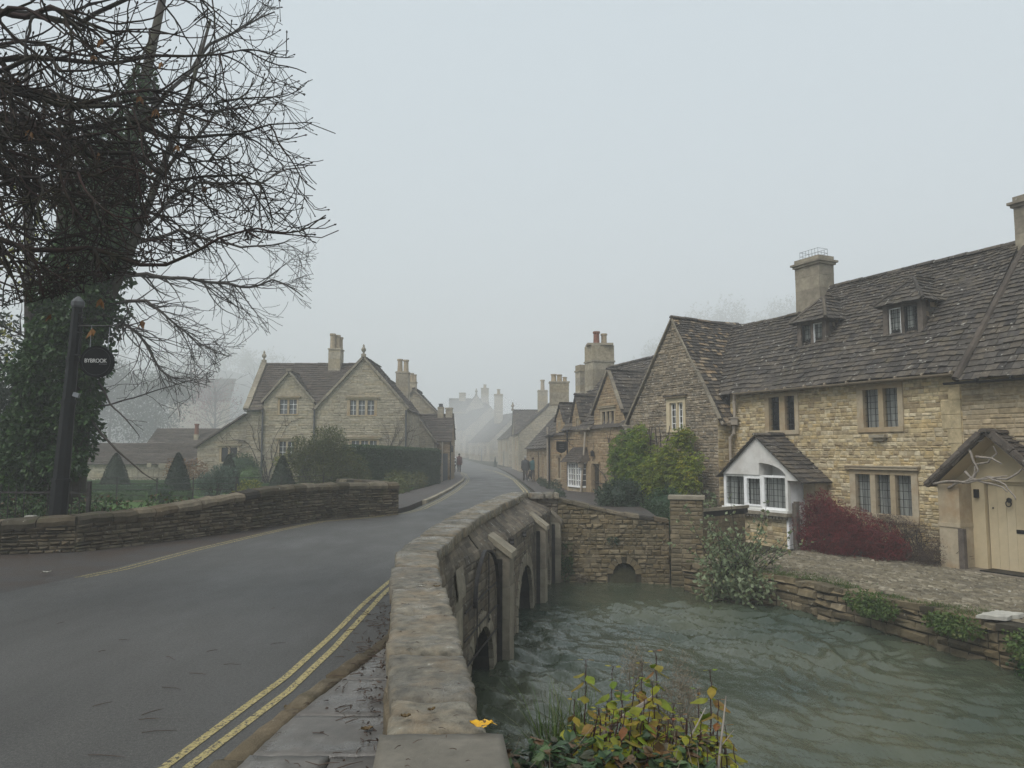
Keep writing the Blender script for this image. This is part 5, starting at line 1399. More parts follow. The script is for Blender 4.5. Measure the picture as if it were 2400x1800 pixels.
wall.build('wall', M['shop'], s2h)
rf = MB(); q = Slope(FS2, .14, 2.46, radians(49)); tiles(rf, q, [(-1.2, 0), (2.25, 0), (2.25, 3.1), (-1.2, 3.1)], ex=(.24, .16), tw=(.2, .4), th=.026, sag=.05, holes=[(.1, 1.15, 0, .9)])
rf.poly([q.pt(-1.2, 3.1), q.pt(2.25, 3.1), FS2.pt(2.25, 2.5, -4), FS2.pt(-1.2, 2.5, -4)], .5); ridge_tiles(rf, q.pt(-1.2, 3.12), q.pt(2.25, 3.12), .11)
gable_roof_over(rf, FS2, .1, 1.14, .56, 3.28, 3.28, 4.02, .1, [(.75, 0), (1.4, 1)], [(.75, 0), (1.4, 1)], oh=.1, ex=(.2, .15), tw=(.16, .3), th=.024)
rf.build('roof', M['slate'], s2h)
far_window(FS2, s2h, .44, .86, 2.45, 3.2, 2, drip=False, glass='glass_dark', fr=.06); far_window(FS2, s2h, .5, 1.0, .2, 1.4, 1, drip=True, glass='glass_dark')
pipe(s2h, [FS2.pt(2.12, 2.9, .12), FS2.pt(2.12, -.35, .12)], .045); pipe(s2h, [FS2.pt(1.85, 2.5, .12), FS2.pt(1.85, -.35, .12)], .045, 'black')
gutter(s2h, FS2.pt(1.2, 2.42, .2), FS2.pt(2.25, 2.42, .2), 'black')
chimney(s2h, (2.62, 42.6), 1.05, .7, 4.2, 5.5, 0, 'manor', cap=False, band=5.42, pots=((-.3, 0, .15, .42, 'tanpot'), (.02, 0, .15, .40, 'tanpot'), (.32, 0, .12, .26, 'tanpot')))

# ------------------------------------------------------------------ generic far cottage
def cottage(label, f, L, dp, zb, ze, zr, wmat='shop', rmat='slate', wins=(), doors=(), front_gables=(), chim=(), near=True, big=1.0, oh=.15, fin=False):
    t = thing('cottage', label, 'cottage', f.pt(L / 2, zb, 0))
    mb = MB(); K_ = dict(ch=(.10 * big, .18 * big), ln=(.2 * big, .5 * big), proj=(.006, .03), gap=.014 * big)
    stone_face(mb, f, [(0, zb), (L, zb), (L, ze), (0, ze)], [(a, b, c, d) for a, b, c, d, n in wins] + [(a, b, zb, c) for a, b, c in doors], **K_)
    for t0, s_ in ((0, -1), (L, 1)):
        q = F(f.pt(t0, 0, 0), -f.o, f.u * s_)
        stone_face(mb, q, [(0, zb), (dp, zb), (dp, ze), (dp / 2, zr - .05), (0, ze)], **K_)
    for (a, b, zt) in front_gables:
        stone_face(mb, F(f.pt(0, 0, .02), f.u, f.o), [(a, ze - .05), (b, ze - .05), ((a + b) / 2, zt)], **K_)
    mb.build('wall', M[wmat], t)
    rf = MB(); ang = atan2(zr - ze, dp / 2); rl_ = (dp / 2 + oh) / cos(ang)
    s1 = Slope(f, oh, ze - oh * tan(ang), ang)
    tk = dict(ex=(.28 * big, .18 * big), tw=(.22 * big, .45 * big), th=.028 * big, sag=.06)
    tiles(rf, s1, [(-.08, 0), (L + .08, 0), (L + .08, rl_), (-.08, rl_)], holes=[(a, b, 0, .5) for a, b, z in front_gables], **tk)
    rf.poly([s1.pt(-.08, rl_), s1.pt(L + .08, rl_), f.pt(L + .08, ze, -dp - oh), f.pt(-.08, ze, -dp - oh)], .5)
    ridge_tiles(rf, s1.pt(-.08, rl_ + .02), s1.pt(L + .08, rl_ + .02), .12)
    for (a, b, zt) in front_gables: gable_roof_over(rf, f, a, b, (a + b) / 2, ze, ze, zt + .06, .12, [(.25, 0), ((zt - ze) / tan(ang) + .2, 1)], [(.25, 0), ((zt - ze) / tan(ang) + .2, 1)], oh=.12, **{k: v for k, v in tk.items()})
    rf.build('roof', M[rmat], t)
    for a, b, c, d, n in wins: far_window(f, t, a, b, c, d, n)
    for a, b, c in doors:
        dm_ = MB(); fbox(dm_, f, a, b, zb, c, -.12, -.06); dm_.build('door', M['grey_door'], t)
    for (c, wx, wy, z0, z1, pots) in chim: chimney(t, c, wx, wy, z0, z1, 0, 'manor' if wmat != 'white' else 'white', cap=True, pots=pots)
    return t
def FX(x0, y0, x1, y1, side=-1):
    d = V((x1 - x0, y1 - y0)); return F((x0, y0), d, (-d.y, d.x) if side < 0 else (d.y, -d.x)), d.length
f, L = FX(2.02, 42.6, 1.15, 60)
cottage('low cottage with a long sweeping slate roof, behind the walking couple with the dog', f, L, 4.6, -.7, 1.98, 4.5, 'shop', 'slate', wins=[(1.5, 2.3, .1, 1.5, 1), (4.2, 5.0, .1, 1.5, 1), (8, 8.8, .1, 1.5, 1), (13, 14, .2, 1.4, 2)], doors=[(6.2, 7.1, 1.6)])
f, L = FX(.74, 79.2, .02, 91.2)
h2 = cottage('tall-chimneyed cottage with a stone gable end above the low cottage', f, L, 7.7, -.9, 3.57, 7.0, 'manor', 'slate', wins=[(1.4, 2.6, 1.7, 3.0, 2), (5.2, 6.4, 1.7, 3.0, 2), (1.4, 2.7, -.4, 1.0, 2), (5.2, 6.4, -.4, 1.0, 2)], front_gables=[(7.6, 11.2, 6.25)])
chimney(h2, (3.54, 88.8), 1.14, 1.08, 5.6, 8.7, 0, 'manor', cap=False, band=8.5, pots=((0, 0, .24, 1.2, 'tanpot'),)); finial(h2, f.pt(9.4, 6.3, .1), 1.0)
f, L = FX(-.45, 109, -2.3, 126)
h3 = cottage('brownish cottage with creeper stems on its front, middle of the far right row', f, L, 6.5, -.8, 3.65, 6.8, 'manor', 'slate', wins=[(2.6, 3.9, 1.6, 2.9, 2), (10.4, 11.7, 1.6, 2.9, 2), (10.4, 12, -.5, 1.1, 2)], doors=[(6.5, 7.8, 1.7)])
finial(h3, (1.3, 126.5, 6.8), 1.2)
f, L = FX(-4.2, 146, -9.2, 164)
h4 = cottage('pale cottage with a whitish gable end at the far bend', f, L, 11.0, -.5, 3.55, 9.0, 'manor', 'slate', wins=[(2.8, 4.5, .7, 2.7, 2), (8.4, 10.1, .7, 2.7, 2), (13, 14.9, .7, 2.7, 2)], doors=[(6.2, 7.4, 2.3)], chim=[((-2.7, 154), 1.7, 1.8, 7.2, 12.8, ((0, 0, .35, 1.0, 'tanpot'),))], big=1.9)
f, L = FX(-10.4, 172, -16.2, 190)
h5 = cottage('misty cottage with a steep gable behind the pale one', f, L, 11.6, .2, 6.5, 11.7, 'manor', 'slate', wins=[(2.8, 4.6, 1.5, 3.6, 2), (10, 11.8, 1.5, 3.6, 2), (2.8, 4.6, 4.4, 6.0, 2)], front_gables=[(7, 13, 10.3)], big=2.1)
h6 = cottage('tallest misty house at the top of the street, with a finial', F((-15.3, 190), (1, .12), (.12, -1)), 9.9, 10, .2, 11.5, 15.0, 'manor', 'slate', wins=[(1, 2.4, 6, 8.2, 2)], front_gables=[(3.6, 9.3, 15.7)], chim=[((-12.6, 195), 1.6, 1.6, 13.2, 16.2, ()), ((-6.9, 195), 1.9, 1.6, 13.2, 17.4, ((0, 0, .4, .9, 'tanpot'),))], big=2.3)
finial(h6, (-8.9, 191, 15.5), 1.8)

# ================================================================== manor-like house on the left
FM = F((0, 44), (1, 0), (0, -1))
mh = thing('house', 'twin-gabled limestone house with finials and mullioned windows across the garden', 'house', (-10.5, 44, -.15))
wall = MB(); zb = -.3
mw = [(-13.43, -12.24, 3.70, 4.68), (-9.46, -7.74, 3.64, 4.66), (-9.3, -7.6, .9, 2.36), (-13.4, -12.3, .9, 2.32)]
KM = dict(ch=(.10, .17), ln=(.2, .5), proj=(.006, .028), gap=.014)
stone_face(wall, FM, [(-15.2, zb), (-6.0, zb), (-6.0, 4.12), (-8.55, 6.95), (-11.2, 4.12), (-11.42, 4.5), (-12.82, 6.12), (-14.22, 4.5), (-14.25, 4.2), (-15.2, 4.2)], mw + [(-12.15, -11.4, -.3, 1.6)], **KM)
stone_face(wall, F((-6.0, 44), (0, 1), (1, 0)), [(0, zb), (5.5, zb), (5.5, 4.05), (0, 4.05)], **KM)
stone_face(wall, F((-15.2, 44), (0, 1), (-1, 0)), [(0, zb), (5.6, zb), (5.6, 4.1), (2.8, 6.95), (0, 4.1)], **KM)
wall.build('wall', M['manor'], mh)
rf = MB(); am = radians(44.5); s1 = Slope(FM, .2, 4.0, am)
TB = dict(ex=(.28, .17), tw=(.2, .42), th=.026)
tiles(rf, s1, [(-15.3, 0), (-11.3, 0), (-8.6, 4.25), (-15.3, 4.25)], sag=.05, holes=[(-14.25, -11.38, 0, .75)], base=False, **TB)
rf.poly([s1.pt(-15.3, 0, -.02), s1.pt(-14.3, 0, -.02), s1.pt(-14.3, 4.25, -.02), s1.pt(-15.3, 4.25, -.02)], .5); rf.poly([s1.pt(-14.3, .75, -.02), s1.pt(-10.9, .75, -.02), s1.pt(-8.6, 4.25, -.02), s1.pt(-14.3, 4.25, -.02)], .5)
rf.poly([s1.pt(-15.3, 4.25), s1.pt(-8.6, 4.25), FM.pt(-8.6, 4, -5.9), FM.pt(-15.3, 4, -5.9)], .5); ridge_tiles(rf, s1.pt(-15.2, 4.27), s1.pt(-8.6, 4.27), .12)
gable_roof_over(rf, FM, -11.2, -6.0, -8.55, 4.12, 4.12, 7.05, .12, [(.4, 0), (3.3, 1)], [(5.6, 0), (5.6, 1)], oh=.14, **TB); ridge_tiles(rf, FM.pt(-8.55, 7.1, .1), FM.pt(-8.55, 7.1, -5.5), .12)
gable_roof_over(rf, FM, -14.22, -11.42, -12.82, 4.5, 4.5, 6.2, .12, [(.8, 0), (2.4, 1)], [(.8, 0), (2.4, 1)], oh=.12, **TB)
rf.build('roof', M['slate_brown'], mh)
for A_v, B_v, h_v in (((-11.25, 4.05), (-8.55, 6.98), .12), ((-5.95, 4.05), (-8.55, 6.98), .12), ((-14.3, 4.42), (-12.82, 6.14), .10), ((-11.36, 4.42), (-12.82, 6.14), .10)):
    vg = MB(); verge(vg, FM, A_v, B_v, -.05, .16, h_v); vg.build('gable_coping', M['dressed_grey'], mh)
ve = F((-15.2, 44), (0, 1), (-1, 0)); vg = MB(); verge(vg, ve, (-.15, 3.98), (2.8, 6.98), -.18, .14, .14); verge(vg, ve, (5.75, 3.98), (2.8, 6.98), -.18, .14, .14); vg.build('gable_coping', M['dressed_grey'], mh)
MD = M['dressed']
window(FM, mh, *mw[0], [(-13.31, -12.88), (-12.77, -12.34)], 3.78, 4.6, MD, nx=2, nz=3, lattice='white', glass='glass_far', drip=(-13.5, -12.15, 4.68), bar=.01)
window(FM, mh, *mw[1], [(-9.28, -8.93), (-8.79, -8.43), (-8.29, -7.9)], 3.72, 4.56, MD, nx=2, nz=3, lattice='white', glass='glass_far', drip=(-9.55, -7.62, 4.66), bar=.01)
window(FM, mh, *mw[2], [(-9.15, -8.72), (-8.62, -8.22), (-8.12, -7.72)], 1.0, 2.25, MD, nx=2, nz=4, lattice='white', glass='glass_far', drip=(-9.4, -7.5, 2.36), bar=.01)
window(FM, mh, *mw[3], [(-13.28, -12.9), (-12.8, -12.42)], 1.0, 2.2, MD, nx=2, nz=4, lattice='white', glass='glass_dark', drip=(-13.5, -12.2, 2.32), bar=.01)
dm_ = MB(); fbox(dm_, FM, -12.15, -11.4, -.3, 1.6, -.15, -.08); dm_.build('door', M['grey_door'], mh)
chimney(mh, (-10.78, 46.75), .72, .95, 5.9, 7.85, 0, 'manor', cap=False, band=7.8, pots=((-.16, -.25, .17, .95, 'tanpot'), (.08, 0, .17, .9, 'tanpot'), (.2, .25, .16, .8, 'tanpot')))
finial(mh, FM.pt(-8.55, 7.05, .05), .75); finial(mh, (-15.2, 46.8, 7.05), .75); 
mb = MB(); mb.obox((-12.82, 43.95, 6.3), (.14, 0, 0), (0, .1, 0), (0, 0, .08)); mb.build('apex_stone', M['dressed_grey'], mh)
pipe(mh, [FM.pt(-11.3, 4.1, .1), FM.pt(-11.3, -.2, .1)], .05, 'lead'); pipe(mh, [FM.pt(-14.25, 4.1, .1), FM.pt(-14.25, -.2, .1)], .05, 'lead'); pipe(mh, [FM.pt(-6.06, 4.0, .1), FM.pt(-6.06, -.2, .1)], .05, 'lead')
gutter(mh, FM.pt(-15.2, 3.95, .3), FM.pt(-14.25, 3.95, .3), 'lead')
# lean-to wing
wall = MB()
stone_face(wall, FM, [(-17.95, zb), (-15.2, zb), (-15.2, 3.72), (-17.95, 1.9)], [(-16.68, -15.56, .95, 1.96)], **KM); wall.build('lean_to_wall', M['manor'], mh)
rf = MB(); sl_ = F((-18.1, 43.8), (0, 1), (-1, 0)); tiles(rf, Slope(sl_, 0, 1.82, atan2(1.9, 2.9)), [(0, 0), (5, 0), (5, 3.45), (0, 3.45)], **TB); verge(rf, FM, (-18.05, 1.85), (-15.2, 3.75), .0, .2, .08); rf.build('lean_to_roof', M['slate_brown'], mh)
window(FM, mh, -16.68, -15.56, .95, 1.96, [(-16.57, -16.2), (-16.08, -15.67)], 1.05, 1.86, MD, nx=1, nz=1, glass='glass_dark', drip=(-16.8, -15.45, 1.96))
# bare climber stems on the front
cl = MB()
def stems(mb, f, t0, z0, n, hgt, spread, r=.018):
    for _ in range(n):
        t, z = t0 + U(-.1, .1), z0; p = [f.pt(t, z, .05)]; a = U(-spread, spread)
        k = int(hgt / .18)
        for i in range(k):
            a += U(-.28, .28); t += sin(a) * .18; z += cos(a) * .18; p.append(f.pt(t, z, .05 + U(0, .03)))
            if U(0, 1) < .22:
                b_ = a + U(-1.3, 1.3); q = [p[-1]]; tt, zz = t, z
                for _k in range(int(U(3, 8))): b_ += U(-.3, .3); tt += sin(b_) * .14; zz += cos(b_) * .14; q.append(f.pt(tt, zz, .06))
                mb.tube(q, [r * .5 * (1 - i_ / len(q) * .7) for i_ in range(len(q))], 3)
        mb.tube(p, [r * (1 - .75 * i / len(p)) for i in range(len(p))], 4)
stems(cl, FM, -13.9, -.2, 7, 4.0, .5, .03); stems(cl, FM, -11.9, -.2, 4, 3.0, .4, .025); stems(cl, FM, -7.2, -.2, 12, 3.6, .7, .024)
tag(cl.build('wall_climber', M['twig2'], origin=(-13.9, 43.9, -.2)), 'bare climber stems trained over the twin-gabled house', 'climber')

# buildings stepping back behind it along the street
f = F((-10.8, 50.5), (1, 0), (0, -1))
def gable_end(label, f, W, dp, zb, ze0, ze1, tc, zr, wmat, rmat, wins, chim):
    t = thing('house', label, 'house', f.pt(W / 2, zb, 0)); mb = MB()
    stone_face(mb, f, [(0, zb), (W, zb), (W, ze1), (tc, zr), (0, ze0)], [w_[:4] for w_ in wins], **KM)
    stone_face(mb, F(f.pt(W, 0, 0), -f.o, f.u), [(0, zb), (dp, zb), (dp, ze1), (0, ze1)], **KM); mb.build('wall', M[wmat], t)
    rf = MB(); gable_roof_over(rf, f, 0, W, tc, ze0, ze1, zr + .1, .1, [(dp, 0), (dp, 1)], [(dp, 0), (dp, 1)], oh=.15, **TB); ridge_tiles(rf, f.pt(tc, zr + .14, .1), f.pt(tc, zr + .14, -dp), .12); rf.build('roof', M[rmat], t)
    vg = MB(); verge(vg, f, (W + .1, ze1 - .1), (tc, zr), -.04, .16, .10); verge(vg, f, (-.1, ze0 - .1), (tc, zr), -.04, .16, .10); vg.build('gable_coping', M['dressed_grey'], t)
    for w_ in wins: far_window(f, t, *w_)
    for (c, wx, wy, z0, z1, pots) in chim: chimney(t, c, wx, wy, z0, z1, 0, 'manor', cap=False, band=z1 - .12, pots=pots)
    return t
n1 = gable_end('limestone house with two tall round pots, just behind the twin-gabled house', f, 5.7, 4, -.3, 2.3, 2.3, 2.85, 6.1, 'manor', 'slate_brown', [(4.4, 5.4, .6, 1.5, 3)], [((-7.3, 51.2), .84, .8, 5.0, 6.95, ((-.2, 0, .18, .85, 'tanpot'), (.2, 0, .18, .8, 'tanpot')))])
f = F((-9.6, 56), (1, 0), (0, -1))
n2 = gable_end('house with a row of buff chimney pots, second behind the twin-gabled house', f, 5.0, 5, -.3, 3.5, 3.5, 2.4, 6.1, 'manor', 'slate_brown', [], [((-7.45, 56.6), .75, .8, 5.6, 6.8, ((-.22, 0, .15, .6, 'tanpot'), (.04, 0, .15, .6, 'tanpot'), (.27, 0, .13, .5, 'tanpot')))])
f = F((-6.3, 52.3), (1, 0), (0, -1))
n3 = cottage('small corner cottage with two stub chimneys, left of the street', f, 2.15, 3.4, -.4, 2.45, 4.2, 'shop', 'slate_brown', doors=[(1.35, 1.95, 1.5)], wins=[])
chimney(n3, (-5.0, 54), .42, .5, 3.6, 4.75, 0, 'manor', cap=False, pots=((0, 0, .16, .22, 'lead'),)); chimney(n3, (-4.42, 54), .46, .5, 3.6, 4.7, 0, 'manor', cap=False, band=4.6)
pipe(n3, [(-4.72, 52.2, 2.3), (-4.72, 52.2, -.35)], .05); pipe(n3, [(-4.16, 52.15, 2.3), (-4.16, 52.15, -.35)], .04, 'black')
mb = MB(); mb.obox((-4.05, 52.0, 1.75), (.09, 0, 0), (0, .09, 0), (0, 0, .16)); mb.lathe((-4.05, 52.0, 1.92), [(.13, 0), (.02, .12)], 6); mb.tube([(-4.3, 52.2, 2.1), (-4.05, 52.0, 2.12), (-4.05, 52.0, 2.0)], .015, 5); mb.build('wall_lantern', M['black'], n3)
# low stone box post by the pavement, long low shed and roof in the garden mist
bx = MB(); bx.obox((-4.35, 45.6, .35), (.2, 0, 0), (0, .2, 0), (0, 0, .5)); bx.obox((-4.35, 45.6, .9), (.26, 0, 0), (0, .26, 0), (0, 0, .05)); bx.lathe((-4.35, 45.6, .95), [(.2, 0), (.1, .06), (.02, .1)], 8)
tag(bx.build('bollard_post', M['dressed_grey'], origin=(-4.35, 45.6, -.2)), 'short capped stone post at the end of the hedge', 'stone post')
shd = thing('shed', 'long low garden shed with a broad slate roof, left of the twin-gabled house', 'shed', (-23, 48, -.2))
fs = F((-27, 47.5), (1, 0), (0, -1)); mb = MB(); stone_face(mb, fs, [(0, -.3), (8.6, -.3), (8.6, .92), (0, .92)], **KM); mb.build('wall', M['manor'], shd)
rf = MB(); s_ = Slope(fs, .2, .85, radians(27)); tiles(rf, s_, [(-.1, 0), (8.7, 0), (8.7, 2.85), (-.1, 2.85)], ex=(.2, .16), tw=(.2, .4), th=.022); ridge_tiles(rf, s_.pt(0, 2.86), s_.pt(8.7, 2.86), .1); rf.build('roof', M['slate_brown'], shd)
bn = thing('barn', 'low barn with a slate roof and one red chimney pot in the mist', 'barn', (-23, 58, -.2))
fs = F((-27, 57), (1, 0), (0, -1)); mb = MB(); stone_face(mb, fs, [(0, -.3), (7, -.3), (7, 2.1), (0, 2.1)], **KM); mb.build('wall', M['manor'], bn)
rf = MB(); s_ = Slope(fs, .2, 2.0, radians(35)); tiles(rf, s_, [(-.1, 0), (7.1, 0), (7.1, 2.3), (-.1, 2.3)], ex=(.22, .18), tw=(.25, .5), th=.026); rf.poly([s_.pt(-.1, 2.3), s_.pt(7.1, 2.3), fs.pt(7.1, 2, -4), fs.pt(-.1, 2, -4)], .5); rf.build('roof', M['slate_brown'], bn)
chimney(bn, (-23.6, 57.6), .3, .3, 2.3, 2.9, 0, 'manor', cap=False, pots=((0, 0, .16, .8, 'redpot'),))
fh = thing('house', 'pale ghost of a house roof high in the mist behind the garden trees', 'house', (-84, 215, 2))
f = F((-96, 215), (1, 0), (0, -1)); mb = MB(); stone_face(mb, f, [(0, 0), (17, 0), (17, 16), (0, 16)], ch=(.6, .8), ln=(1.2, 2.2), proj=(.01, .03)); mb.build('wall', M['manor'], fh)
rf = MB(); s_ = Slope(f, .3, 15.8, radians(45)); tiles(rf, s_, [(-.2, 0), (17.2, 0), (16.2, 9.3), (.8, 9.3)], ex=(.8, .8), tw=(1, 2), th=.06); rf.build('roof', M['slate_brown'], fh)
# mist and chimney smoke drifting over the far street
sm = MB(); sm.ellipsoid((-5.5, 150, 6.5), 11, 26, 6.2, 28, 16, .5, .18, .12); 
smm = bpy.data.materials.new('chimney_smoke'); smm.use_nodes = True; st_ = smm.node_tree; st_.nodes.remove(st_.nodes['Principled BSDF'])
pv2 = node(st_, 'ShaderNodeVolumePrincipled', {'Color': (.985, .985, .985, 1), 'Density': .016}); st_.links.new(pv2.outputs[0], st_.nodes['Material Output'].inputs['Volume'])
tag(sm.build('smoke', smm), 'pale chimney smoke hanging over the far end of the street', 'smoke', kind='stuff')
# trellis against the shed
tr = MB()
for k in range(9):
    x = -22.9 + k * .32; tr.box((x - .025, 46.6, -.25), (x + .025, 46.65, .55 + .25 * ((k * 5) % 3) / 2))
for z in (.1, .5): tr.box((-22.95, 46.652, z), (-20.3, 46.69, z + .05))
tr.box((-21.3, 46.55, .62), (-20.5, 46.62, .92)); tr.box((-22.0, 46.55, .7), (-21.75, 46.62, .95))
tag(tr.build('trellis', M['dressed_grey'], origin=(-21.6, 46.6, -.25)), 'grey slatted trellis standing along the shed wall', 'trellis')
# ================================================================== plants
def rdir():
    z = U(-1, 1); a = U(0, 2 * pi); q = sqrt(1 - z * z); return V((q * cos(a), q * sin(a), z))
def lf(mb, p, d, L, W, r):
    w_ = d.cross(rdir()); w_ = w_.normalized() if w_.length > .01 else V((1, 0, 0))
    n_ = d.cross(w_)
    mb.v += [tuple(p), tuple(p + d * (.45 * L) + w_ * (W * .5) + n_ * (W * .12)), tuple(p + d * L - n_ * (L * .08)), tuple(p + d * (.45 * L) - w_ * (W * .5) + n_ * (W * .12))]
    n = len(mb.v) - 4
    mb.f.append((n, n + 1, n + 2, n + 3)); mb.r.append(min(1, max(0, r))); mb.mi.append(0)
def blob(mb, c, rx, ry, rz, n, L, W=None, shell=.45, droop=.3, clump=3.0, up=0.0, rmin=0.0, rmax=1.0, zmin=None, amp=.25):
    """n leaves through an ellipsoid, gathered in clumps, with an uneven outline"""
    c = V(c); W = W or L * .55
    for _ in range(n):
        d = rdir(); q = U(0, 1) ** shell
        q *= 1 + amp * noise.noise(d * 2.1 + c) + .12 * noise.noise(d * 6 + c)
        p = V((c.x + d.x * rx * q, c.y + d.y * ry * q, c.z + d.z * rz * q))
        k = noise.noise(p * clump)
        if k < -.28 and U(0, 1) < .75: continue
        if zmin is not None and p.z < zmin: continue
        ld = (d * .8 + rdir() * .8 + V((0, 0, up - droop))).normalized()
        s_ = U(.65, 1.25)
        lf(mb, p, ld, L * s_, W * s_, lerp(rmin, rmax, U(0, 1) * .65 + .35 * (k + .5)))

def proj(p):
    t = radians(5); z = p.z - 1.65; fw = p.y * cos(t) + z * sin(t); up = -p.y * sin(t) + z * cos(t)
    return 1200 + 1801 * p.x / fw, 900 - 1801 * up / fw
def branch(mb, p, d, L, r, lv, mx, wig, trop, dens, clip, seg=.16, ang=(.5, 1.0), ratio=(.3, .6), bud=0.0, rmin=.003):
    n = max(3, int(L / seg)); st = L / n; pts = [V(p)]; d = V(d).normalized(); ds = []
    for i in range(n):
        d = (d + rdir() * wig + V((0, 0, trop * (i / n - .35)))).normalized()
        q = pts[-1] + d * st
        if clip and clip(q): break
        pts.append(q); ds.append(d.copy())
    k = len(pts)
    if k < 2: return
    rr = [max(rmin, r * (1 - .72 * i / max(1, n))) for i in range(k)]
    P_, Rr = list(pts), list(rr)
    if bud and k == n + 1:
        P_ += [pts[-1] + d * bud * .5, pts[-1] + d * bud]; Rr += [bud * .28, .001]
    mb.tube(P_, Rr, (6, 5, 4, 3, 3)[min(lv, 4)], cap=False, r=U(0, 1))
    if lv < mx:
        m = max(1, int(L * dens * U(.8, 1.2)))
        for _ in range(m):
            i = int(U(.12, .98) * (k - 1)); dd = ds[min(i, len(ds) - 1)]
            ax = dd.cross(rdir()).normalized(); a = U(*ang)
            nd = (Matrix.Rotation(a, 3, ax) @ dd)
            branch(mb, pts[i], nd, L * U(*ratio), max(rmin, rr[i] * U(.45, .7)), lv + 1, mx, wig * 1.05, trop, dens * 1.25, clip, seg * .8, ang, ratio, bud, rmin)

# ---- overhanging near tree (horse-chestnut-like, thick budded twigs)
def at(px, py, d):
    t = radians(5); a = (px - 1200) / 1801; b = (900 - py) / 1801
    r = V((a, cos(t) - b * sin(t), sin(t) + b * cos(t))); return V((0, 0, 1.65)) + r * (d / r.y)
nt = thing('tree', 'near bare tree with mossy budded branches reaching over the top left', 'tree', (-8.4, 6.6, -.3))
mb = MB(); tk = [V((-8.4, 6.6, -.4)), V((-8.35, 6.6, 1.5)), V((-8.1, 6.7, 3.4)), V((-7.9, 6.7, 5.4)), V((-7.8, 6.8, 7.5)), V((-7.9, 7, 10))]
mb.tube(tk, [.48, .38, .34, .30, .24, .12], 12); mb.build('trunk', M['bark'], nt, smooth=True)
XM = [(-400, 620), (0, 655), (130, 680), (220, 755), (320, 815), (380, 760), (450, 740), (560, 785), (640, 700), (800, 640)]
YM = [(-300, 800), (0, 720), (150, 700), (300, 640), (450, 600), (640, 560), (800, 590)]
def clip1(p):
    if p.y < 2.2 or p.z < 2.6: return True
    x, y = proj(p)
    return x > pl(XM, y) + 6 + 26 * ns(p.x * 3, p.y * 3, p.z * 3) or y > pl(YM, x) + 25 * ns(p.x * 4, p.y * 4, p.z * 4) or x < -260 or y < -420
mb = MB()
for (px, py, d, z0, r0) in [(745, 350, 7.6, 4.6, .085), (690, 470, 7.2, 4.2, .075), (775, 580, 6.7, 3.9, .065), (650, 130, 8.2, 5.4, .08), (600, -40, 8.6, 6.0, .085), (430, 300, 6.2, 4.6, .08), (300, 210, 5.6, 4.8, .08),
                            (560, 430, 8.6, 4.6, .07), (220, 520, 6.2, 4.0, .07), (360, 600, 7.2, 4.0, .06), (110, 360, 5.2, 4.4, .075), (640, 260, 9.2, 5.3, .075), (480, 540, 8.2, 4.3, .065), (520, 180, 7.0, 5.2, .075), (380, 60, 6.8, 5.8, .085), (180, 80, 5.4, 5.4, .09), (280, 420, 5.2, 4.3, .06), (540, 330, 6.6, 4.6, .06), (60, 200, 5.0, 4.8, .08), (240, 330, 7.0, 5.2, .07), (420, 160, 7.6, 5.8, .07), (150, 620, 6.6, 3.8, .05), (620, 400, 8.0, 4.9, .06), (460, 440, 6.2, 4.2, .055)]:
    e = at(px, py, d); s_ = V((-7.95, 6.7, min((3.7, 4.5, 5.4), key=lambda q: abs(q - z0)))); n = 26
    mid = s_.lerp(e, .5) + V((0, U(-.5, .5), U(.1, 1.3))); pts = []
    sd_v = V((U(-.35, .35), U(-.35, .35), 0))
    for i in range(n + 1):
        t = i / n; p = s_ * (1 - t) ** 2 + mid * 2 * t * (1 - t) + e * t * t
        p += sd_v * sin(pi * t) + V((noise.noise(p * 1.7), noise.noise(p.yzx * 1.7), noise.noise(p.zxy * 1.7))) * .32 * t
        p.z -= .45 * sin(pi * t) * t
        if t > .8: p.z += (t - .8) * .9 * .8
        pts.append(p)
    rad = [max(.0045, r0 * .70 * (1 - i / n) ** .75) for i in range(n + 1)]
    mb.tube(pts, rad, 7, cap=False)
    for _ in range(20):
        i = int(U(.16, .98) * n); dd = (pts[min(i + 1, n)] - pts[max(i - 1, 0)]).normalized()
        nd = Matrix.Rotation(U(.4, 1.25), 3, dd.cross(rdir()).normalized()) @ dd
        branch(mb, pts[i], (nd + V((.12, 0, -.35))).normalized(), U(.7, 2.0) * (1 - .3 * i / n), max(.010, rad[i] * .62), 1, 3, .24, .62, 2.9, clip1, .10, (.4, 1.1), (.32, .62), .035, .0046)
mb.build('crown', M['twig'], nt, smooth=True)
lb = MB()
for _ in range(18):
    px, py = U(0, 480), U(60, 780); p = at(px, py, U(5.2, 8))
    for k in range(R_.randint(3, 6)): lf(lb, p, (rdir() * .5 + V((0, 0, -1))).normalized(), U(.05, .09), U(.022, .036), U(0, 1))
lb.build('leaves', M['rust'], nt)

